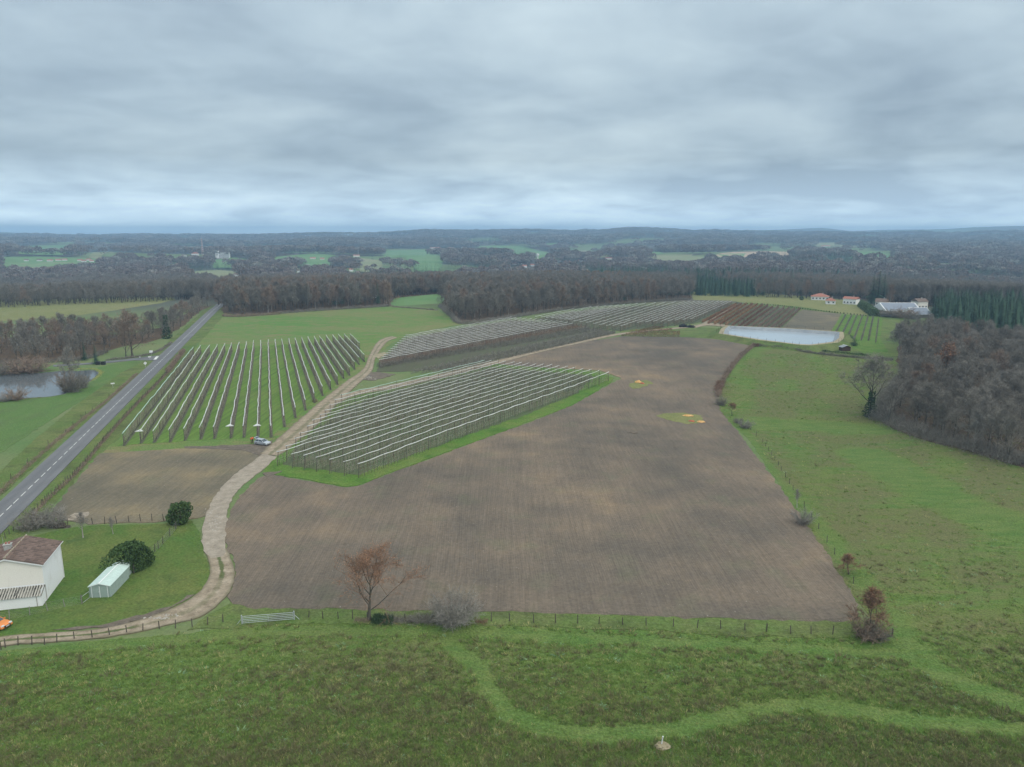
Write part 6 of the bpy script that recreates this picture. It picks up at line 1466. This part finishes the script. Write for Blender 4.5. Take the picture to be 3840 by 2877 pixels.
hs5 = thing('staked_hedge', 'brown clipped hedge with wooden stakes along the right side of the road', 'hedge', P(158, 1897)); r5 = hs5.location.copy()
L = spline(poly_px([(120, 1945), (158, 1897), (289, 1775), (384, 1662), (497, 1536), (628, 1400), (690, 1318)]), 1.25)
stk = cyl_mesh('stake', 1.35, 0.09, MT['wood'], 4); rng = random.Random(55)
for p in L: link('stake', stk, hs5, p - r5, (rng.uniform(-.12, .12), rng.uniform(-.12, .12), 0), (1, 1, rng.uniform(0.8, 1.15)))
hedge_mesh(L[::4] + [L[-1]], 1.3, 0.8, 60, 56, 0.03, r5).build('twigs', MT['twig_brown'], hs5)
# roadside trees hedge thickening at its far end
hedge('hedge', [(628, 1400), (660, 1355), (690, 1318)], 2.4, 1.4, 90, 'twig_brown', 'taller brown hedge at the far end of the staked hedge', seed=57, tw=0.045)
# metal gate
g0, g1_ = P(908, 2342), P(1104, 2326); gd = g1_ - g0; gd.z = 0; GW = gd.length; ga = thing('field_gate', 'long galvanised five bar field gate in the fence', 'gate', g0, math.atan2(gd.y, gd.x))
for xx in (0.0, GW): MB().tube([(xx, 0, -0.1), (xx, 0, 1.42)], [0.09, 0.09], 8).build('gate_post', MT['galv'], ga)
for k in range(5): MB().tube([(0.12, 0, 0.22 + 0.25 * k), (GW - 0.12, 0, 0.22 + 0.25 * k)], [0.032, 0.032], 6).build('bar', MT['galv'], ga)
for xx in (0.13, GW / 2, GW - 0.13): MB().tube([(xx, 0, 0.2), (xx, 0, 1.24)], [0.028, 0.028], 6).build('upright', MT['galv'], ga)
for xx, s_ in ((0, -1), (GW, 1)): MB().tube([(xx, 0, 0.9), (xx + s_ * 0.75, 0, 0.0)], [0.035, 0.035], 6).build('brace', MT['galv'], ga)
# small garden gate beside the shed
q0 = P(308, 2266); q1 = P(336, 2245); gd = q1 - q0; gd.z = 0; gw2 = gd.length; g2 = thing('garden_gate', 'small wire gate between the front fence and the shed', 'gate', q0, math.atan2(gd.y, gd.x))
MB().tube([(0, 0, 0), (0, 0, 1.5)], [0.1, 0.1], 6).build('gate_post', MT['wood'], g2); MB().tube([(0.1, 0, 0.15), (gw2, 0, 0.15), (gw2, 0, 1.15), (0.1, 0, 1.15), (0.1, 0, 0.15)], [0.03] * 5, 5).build('frame', MT['galv'], g2)

# ------------------------------------------------------------------ vehicles
def car(name, label, loc, rz_, paint, L_=4.05, Wd=1.74, Ht=1.43, tailgate=False, sport=False):
    o = thing(name, label, 'car', loc, rz_); hw = Wd / 2; bl = 0.92 if not sport else 0.82
    prof = [(-L_ / 2 + .02, .32), (-L_ / 2, .58), (-L_ / 2 + .06, bl), (-L_ * .30, bl + .05), (L_ * .14, bl + .03), (L_ * .30, bl - .03), (L_ * .43, bl - .16), (L_ * .49, bl - .32), (L_ / 2, .42), (L_ * .485, .24), (-L_ * .47, .24)]
    me = bpy.data.meshes.new('body'); bm = bmesh.new(); secs = [(-hw, 0.90), (-hw * 0.93, 1.0), (hw * 0.93, 1.0), (hw, 0.90)]; rings = []
    for yy, sc in secs:
        rings.append([bm.verts.new((x * (0.985 if abs(yy) > hw * .95 else 1), yy, .24 + (z - .24) * sc)) for x, z in prof])
    for a_, b_ in zip(rings, rings[1:]):
        for i in range(len(prof)): bm.faces.new((a_[i], a_[(i + 1) % len(prof)], b_[(i + 1) % len(prof)], b_[i]))
    bm.faces.new(rings[0]); bm.faces.new(rings[-1][::-1]); bmesh.ops.recalc_face_normals(bm, faces=bm.faces); bm.to_mesh(me); bm.free(); me.materials.append(MT[paint])
    bo = link('body', me, o); md = bo.modifiers.new('bevel', 'BEVEL'); md.width = 0.05; md.segments = 2
    xb0, xb1, xt0, xt1 = (-L_ * .46, L_ * .22, -L_ * .33, L_ * .05) if not sport else (-L_ * .36, L_ * .17, -L_ * .2, L_ * .0); z0 = bl; z1 = Ht - 0.05; w0, w1_ = hw * .92, hw * .70
    gl = MB(); c = [V((x, s_ * w_, z)) for z, w_, xs in ((z0, w0, (xb0, xb1)), (z1, w1_, (xt0, xt1))) for s_ in (-1, 1) for x in xs]
    gl.face([c[0], c[1], c[5], c[4]]).face([c[3], c[2], c[6], c[7]]).face([c[1], c[3], c[7], c[5]]).face([c[2], c[0], c[4], c[6]]); gl.build('glazing', MT['glass'], o)
    rf_ = MB(); q = [V((x, s_ * (w1_ + .015), z1 + .005)) for s_ in (-1, 1) for x in (xt0 - .03, xt1 + .03)]; t_ = V((0, 0, .05))
    rf_.face([q[0] + t_, q[1] + t_, q[3] + t_, q[2] + t_]).face([q[0], q[1], q[1] + t_, q[0] + t_]).face([q[3], q[2], q[2] + t_, q[3] + t_]).face([q[1], q[3], q[3] + t_, q[1] + t_]).face([q[2], q[0], q[0] + t_, q[2] + t_]); rf_.build('roof', MT[paint], o)
    for s_ in (-1, 1):
        for (xa, xt_) in ((xb0, xt0), (xb1, xt1), ((xb0 + xb1) / 2 - .1, (xt0 + xt1) / 2)):
            MB().tube([(xa, s_ * (w0 + .005), z0), (xt_, s_ * (w1_ + .005), z1 + .02)], [.045, .04], 5).build('pillar', MT[paint], o)
        MB().box(xb1 - .25, xb1 - .08, s_ * (hw + .09) - .08, s_ * (hw + .09) + .08, z0 + .02, z0 + .14).build('mirror', MT[paint], o)
        MB().box(L_ * .435, L_ * .488, s_ * hw * .68 - .2, s_ * hw * .68 + .2, .58, .72).build('headlight', MT['lamp'], o)
        MB().box(-L_ / 2 - .015, -L_ / 2 + .12, s_ * hw * .75 - .16, s_ * hw * .75 + .16, .68, .86).build('tail_light', MT['lamp_red'], o)
        for xx in (-L_ * .31, L_ * .315):
            wo_ = link('wheel', None, o, (xx, s_ * (hw - .10), .31))
            MB().tube([(0, -.11, 0), (0, .11, 0)], [.315, .315], 18).build('tyre', MT['rubber'], wo_); MB().tube([(0, -.125, 0), (0, .125, 0)], [.2, .2], 14).build('rim', MT['rim'], wo_)
    MB().box(L_ * .485, L_ / 2 + .02, -hw * .55, hw * .55, .34, .56).build('grille', MT['black'], o); MB().box(L_ / 2 + .021, L_ / 2 + .035, -.26, .26, .40, .51).build('number_plate', MT['panel_white'], o)
    if tailgate:
        a_ = V((xt0, 0, z1 + .04)); b_ = a_ + V((-.75, 0, .42)); c_ = b_ + V((-.28, 0, -.12)); tg = MB()
        for p, r2 in ((a_, b_), (b_, c_)): tg.face([(p.x, -w1_, p.z), (r2.x, -w1_ * 1.08, r2.z), (r2.x, w1_ * 1.08, r2.z), (p.x, w1_, p.z)]).face([(p.x, w1_, p.z - .05), (r2.x, w1_ * 1.08, r2.z - .05), (r2.x, -w1_ * 1.08, r2.z - .05), (p.x, -w1_, p.z - .05)])
        t2 = tg.build('tailgate', MT[paint], o); n_ = V((.42, 0, .75)).normalized() * 0.02
        p, r2 = a_.lerp(b_, .18) + n_, a_.lerp(b_, .85) + n_; MB().face([(p.x, -w1_ * .85, p.z), (r2.x, -w1_ * .9, r2.z), (r2.x, w1_ * .9, r2.z), (p.x, w1_ * .85, p.z)]).build('rear_window', MT['glass'], t2)
    return o
ca, cb = P(963, 1672), P(1010, 1676); cd = cb - ca
car('hatchback_car', 'silver hatchback with its tailgate open parked by the track', P(985, 1669) + V((0, 0, .15)), R(-22), 'silver', tailgate=True)
car('orange_car', 'orange sports car nosing in at the left edge of the lawn', P(-14, 2352) + V((0, 0, .08)), R(-14), 'orange_paint', 4.1, 1.75, 1.27, sport=True)

# ------------------------------------------------------------------ people
def skin_mesh(name, verts, edges, rad, m, parent, sub=1):
    me = bpy.data.meshes.new(name); me.from_pydata(verts, edges, []); me.materials.append(m); o = link(name, me, parent)
    md = o.modifiers.new('skin', 'SKIN'); sv = me.skin_vertices[0].data if me.skin_vertices else None
    if sv is None: me.skin_vertices_layers = None
    for i, r_ in enumerate(rad): sv[i].radius = r_ if isinstance(r_, tuple) else (r_, r_)
    sv[0].use_root = True
    s_ = o.modifiers.new('sub', 'SUBSURF'); s_.levels = sub; s_.render_levels = sub; md.use_smooth_shade = True
    return o
body_m = mat('figure_clothes', lambda s: s.mix(s.math('GREATER_THAN', s.n('ShaderNodeSeparateXYZ').outputs[2], 1.42), (0.02, 0.02, 0.024), (0.48, 0.29, 0.21)), rough=0.8)
_t = body_m.node_tree; _sx = next(n for n in _t.nodes if n.type == 'SEPXYZ'); _tc = _t.nodes.new('ShaderNodeTexCoord'); _t.links.new(_tc.outputs['Object'], _sx.inputs[0])
def person(label, loc, rz_, lean=0.0):
    o = thing('person', label, 'person', loc, rz_)
    v = [(0, 0, .95), (0, 0, 1.2), (0, 0, 1.42), (0, .02, 1.52), (0, .05, 1.66), (0, .05, 1.74), (.10, 0, .88), (.11, .03, .48), (.11, -.01, .08), (.11, .15, .04), (-.10, 0, .88), (-.12, .05, .48), (-.12, 0, .08), (-.12, .16, .04)]
    e = [(0, 1), (1, 2), (2, 3), (3, 4), (4, 5), (0, 6), (6, 7), (7, 8), (8, 9), (0, 10), (10, 11), (11, 12), (12, 13)]
    skin_mesh('body', v, e, [.15, .16, .12, .058, .10, .08, .095, .075, .055, .04, .095, .075, .055, .04], body_m, o)
    jv = [(0, 0, .92), (0, 0, 1.18), (0, 0, 1.42), (.2, 0, 1.42), (.29, .05, 1.15), (.18, .30, 1.12), (-.2, 0, 1.42), (-.29, .05, 1.15), (-.16, .30, 1.10)]
    je = [(0, 1), (1, 2), (2, 3), (3, 4), (4, 5), (2, 6), (6, 7), (7, 8)]
    skin_mesh('jacket', jv, je, [(.2, .17), (.21, .18), (.17, .14), .095, .075, .06, .095, .075, .06], MT['hivis'], o)
    for sx2, p in ((1, (.18, .30, 1.12)), (-1, (-.16, .30, 1.10))):
        hv, he_, hr_ = [p, (p[0] - sx2 * .02, p[1] + .07, p[2])], [(0, 1)], [.035, .035]
        for k in range(4):
            hv.append((p[0] + (k - 1.5) * .02, p[1] + .12, p[2] + .01)); hv.append((p[0] + (k - 1.5) * .02 - sx2 * .01, p[1] + .155 - .01 * abs(k - 1), p[2] - .02)); he_ += [(1, len(hv) - 2), (len(hv) - 2, len(hv) - 1)]; hr_ += [.011, .009]
        hv.append((p[0] - sx2 * .06, p[1] + .07, p[2] + .03)); he_.append((0, len(hv) - 1)); hr_.append(.011)
        skin_mesh('hand', hv, he_, hr_, MT['skin'], o)
    h_ = MB(); rng = random.Random(4)
    for k in range(120):
        d = rv(rng).normalized(); d.z = abs(d.z); d.y = d.y if d.z > .6 else -abs(d.y); leaf(h_, V((d.x * .105, .045 + d.y * .115, 1.70 + d.z * .10)), .035, rng)
    h_.build('hair', MT['black'], o)
    return o
person('person in orange jacket and black trousers, left of the pair behind the silver car', P(942, 1664) + V((0, 0, .12)), R(-65))
person('person in orange jacket and black trousers, nearer the open tailgate', P(948.5, 1662) + V((0, 0, .12)), R(70))

# ------------------------------------------------------------------ small things
def heap(name, px, py, wpx, hh, m, label, seed, dep=0.6, rough_=0.35, cat='heap'):
    b = P(px, py); rx = wpx / 2 / F * (b - V((0, 0, H))).length; me = bpy.data.meshes.new(name); bm = bmesh.new(); bmesh.ops.create_icosphere(bm, subdivisions=4, radius=1.0)
    for v in bm.verts:
        n_ = mnoise.noise(v.co * 2.2 + V((seed, 0, 0))) * rough_ + mnoise.noise(v.co * 6 + V((seed, 3, 0))) * rough_ * .5
        v.co = V((v.co.x * rx * (1 + n_ * .5), v.co.y * rx * dep * (1 + n_ * .5), max(-.1, v.co.z) * hh * (1 + n_ * 1.3)))
    bm.to_mesh(me); bm.free(); me.materials.append(MT[m]); return tag(link(name, me, None, b + V((0, 0, .14))), label, cat)
heap('produce_heap', 2393, 1436, 24, 0.75, 'heap', 'pale orange heap on the grass patch near the orchard corner', 1)
heap('produce_heap', 2408, 1440, 16, 0.35, 'heap_red', 'small red heap right beside the pale orange one', 2)
heap('produce_heap', 2578, 1562, 42, 0.4, 'heap', 'thin orange heap at the back of the middle grass patch', 3, 0.3)
heap('produce_heap', 2592, 1582, 24, 0.35, 'heap_red', 'small reddish heap at the front of the middle grass patch', 4, 0.4)
heap('produce_heap', 2628, 1585, 32, 0.4, 'heap', 'orange heap at the front right of the middle grass patch', 5, 0.4)
heap('tarp_heap', 2562, 1228, 34, 1.5, 'tarp', 'left mound of the black tarped heap by the sandy track', 6, 0.5, 0.6)
heap('tarp_heap', 2590, 1229, 30, 1.2, 'tarp', 'right mound of the black tarped heap by the sandy track', 7, 0.5, 0.6)
heap('log_pile', 225, 1978, 60, 0.6, 'wood', 'dark pile of old boards and logs behind the house', 8, 0.35, 0.8, 'pile')
heap('gravel_heap', 290, 1940, 60, 0.35, 'gravel', 'flat pale gravel heap by the garden fence', 9, 0.5, 0.3)
heap('soil_mound', 2370, 1625, 40, 0.18, 'mud', 'low dark soil mound in the middle of the brown field', 10, 0.5, 0.8, 'mound')
heap('rubble_heap', 1382, 1418, 16, 0.3, 'stone', 'small pale rubble heap beside the muddy track junction', 11, 0.6, 0.8)
heap('tussock', 1182, 1508, 18, 0.7, 'tuft_dark', 'dark dead tussock at the end of a left orchard row', 12, 0.7, 0.9, 'plant')
# white marker on a sandy mound, foreground
mk = P(2480, 2800); heap('sand_mound', 2484, 2803, 52, 0.28, 'sand', 'sandy mound around the white marker in the near meadow', 13, 0.7, 0.4, 'mound')
mo = thing('marker_post', 'white marker pipe leaning on a sandy mound in the near meadow', 'marker', mk + V((0, 0, .25))); MB().tube([(0, 0, -.1), (.12, 0, .95)], [.06, .06], 8).build('pipe', MT['panel_white'], mo); MB().tube([(.12, 0, .95), (.125, 0, 1.0)], [.075, .075], 8).build('cap', MT['panel_white'], mo)
# road signs
def sign(px, py, top, wpx, hpx_, label, diamond=False):
    b = P(px, py); h = hpx(px, py, top); dist = (b - V((0, 0, H))).length; w_ = wpx / F * dist; hh = hpx_ / F * dist
    o = thing('road_sign', label, 'road sign', b, math.atan2(b.x, b.y) * -1); MB().tube([(0, 0, -.1), (0, 0, h)], [.05, .05], 6).build('pole', MT['galv'], o)
    p = MB().box(-w_ / 2, w_ / 2, -.08, -.05, h - hh, h).build('panel', MT['panel_white'], o)
    if diamond: p.rotation_euler = (0, R(45), 0); p.location = (0, 0, 0); m_ = V((0, 0, h - hh / 2)); p.location = m_ - Matrix.Rotation(R(45), 3, 'Y') @ m_
    return o
sign(568, 1338, 1314, 10, 8, 'tall white sign at the mouth of the side road')
sign(562, 1350, 1336, 9, 4, 'low white direction sign at the road junction')
sign(546, 1378, 1358, 8, 8, 'pale diamond sign before the junction left of the road', True)
sign(424, 1456, 1436, 11, 4, 'small white sign on the left verge nearer the camera')
sign(525, 1344, 1337, 3, 3, 'small white post sign on the side road')
for i, px in enumerate((368, 388)):
    b = P(px, 1368); o = thing('waste_bin', ['dark waste container left of its twin by the side road', 'dark waste container right of its twin by the side road'][i], 'container', b); MB().box(-.75, .75, -.5, .5, 0, 1.2).build('tub', MT['black'], o); MB().prism([(-.8, 1.2), (.8, 1.2), (.7, 1.4), (-.7, 1.4)], -.55, .55).build('lid', MT['dark'], o)
# stones at the track
sm = bpy.data.meshes.new('stone'); bm = bmesh.new(); bmesh.ops.create_icosphere(bm, subdivisions=1, radius=.28)
for v in bm.verts: v.co *= 1 + .3 * mnoise.noise(v.co * 4)
for v in bm.verts: v.co.z *= .6
bm.to_mesh(sm); bm.free(); sm.materials.append(MT['stone']); rng = random.Random(77); rows = []
for cx_, cy_, rx_, ry_, n_ in ((1385, 1420, 22, 5, 40), (1330, 1440, 25, 10, 25), (1395, 1365, 8, 22, 25), (590, 2322, 45, 4, 30), (640, 2310, 40, 8, 12), (805, 1960, 22, 40, 50)):
    for _ in range(n_):
        q = P(cx_ + rng.gauss(0, rx_ * .6), cy_ + rng.gauss(0, ry_ * .6)); rows.append((q.x, q.y, q.z + .16, 0, rng.uniform(0, 6), rng.uniform(.3, .9), rng.uniform(.3, .8)))
scatter('track_stones', rows, [sm], 'loose pale stones and rubble on the tracks')

# ------------------------------------------------------------------ air
hz = MB().box(-10300, 10300, -10300, 10300, ZMIN - 1.0, 124.0); hm_ = bpy.data.materials.new('haze_air'); hm_.use_nodes = True; t_ = hm_.node_tree; t_.nodes.clear()
pv = t_.nodes.new('ShaderNodeVolumePrincipled'); pv.inputs['Color'].default_value = (0.44, 0.71, 1.0, 1); pv.inputs['Density'].default_value = HAZE; pv.inputs['Anisotropy'].default_value = 0.0
mo_ = t_.nodes.new('ShaderNodeOutputMaterial'); t_.links.new(pv.outputs[0], mo_.inputs['Volume'])
tag(hz.build('haze', hm_), 'thin blue winter haze over the whole landscape', None, None, 'stuff')
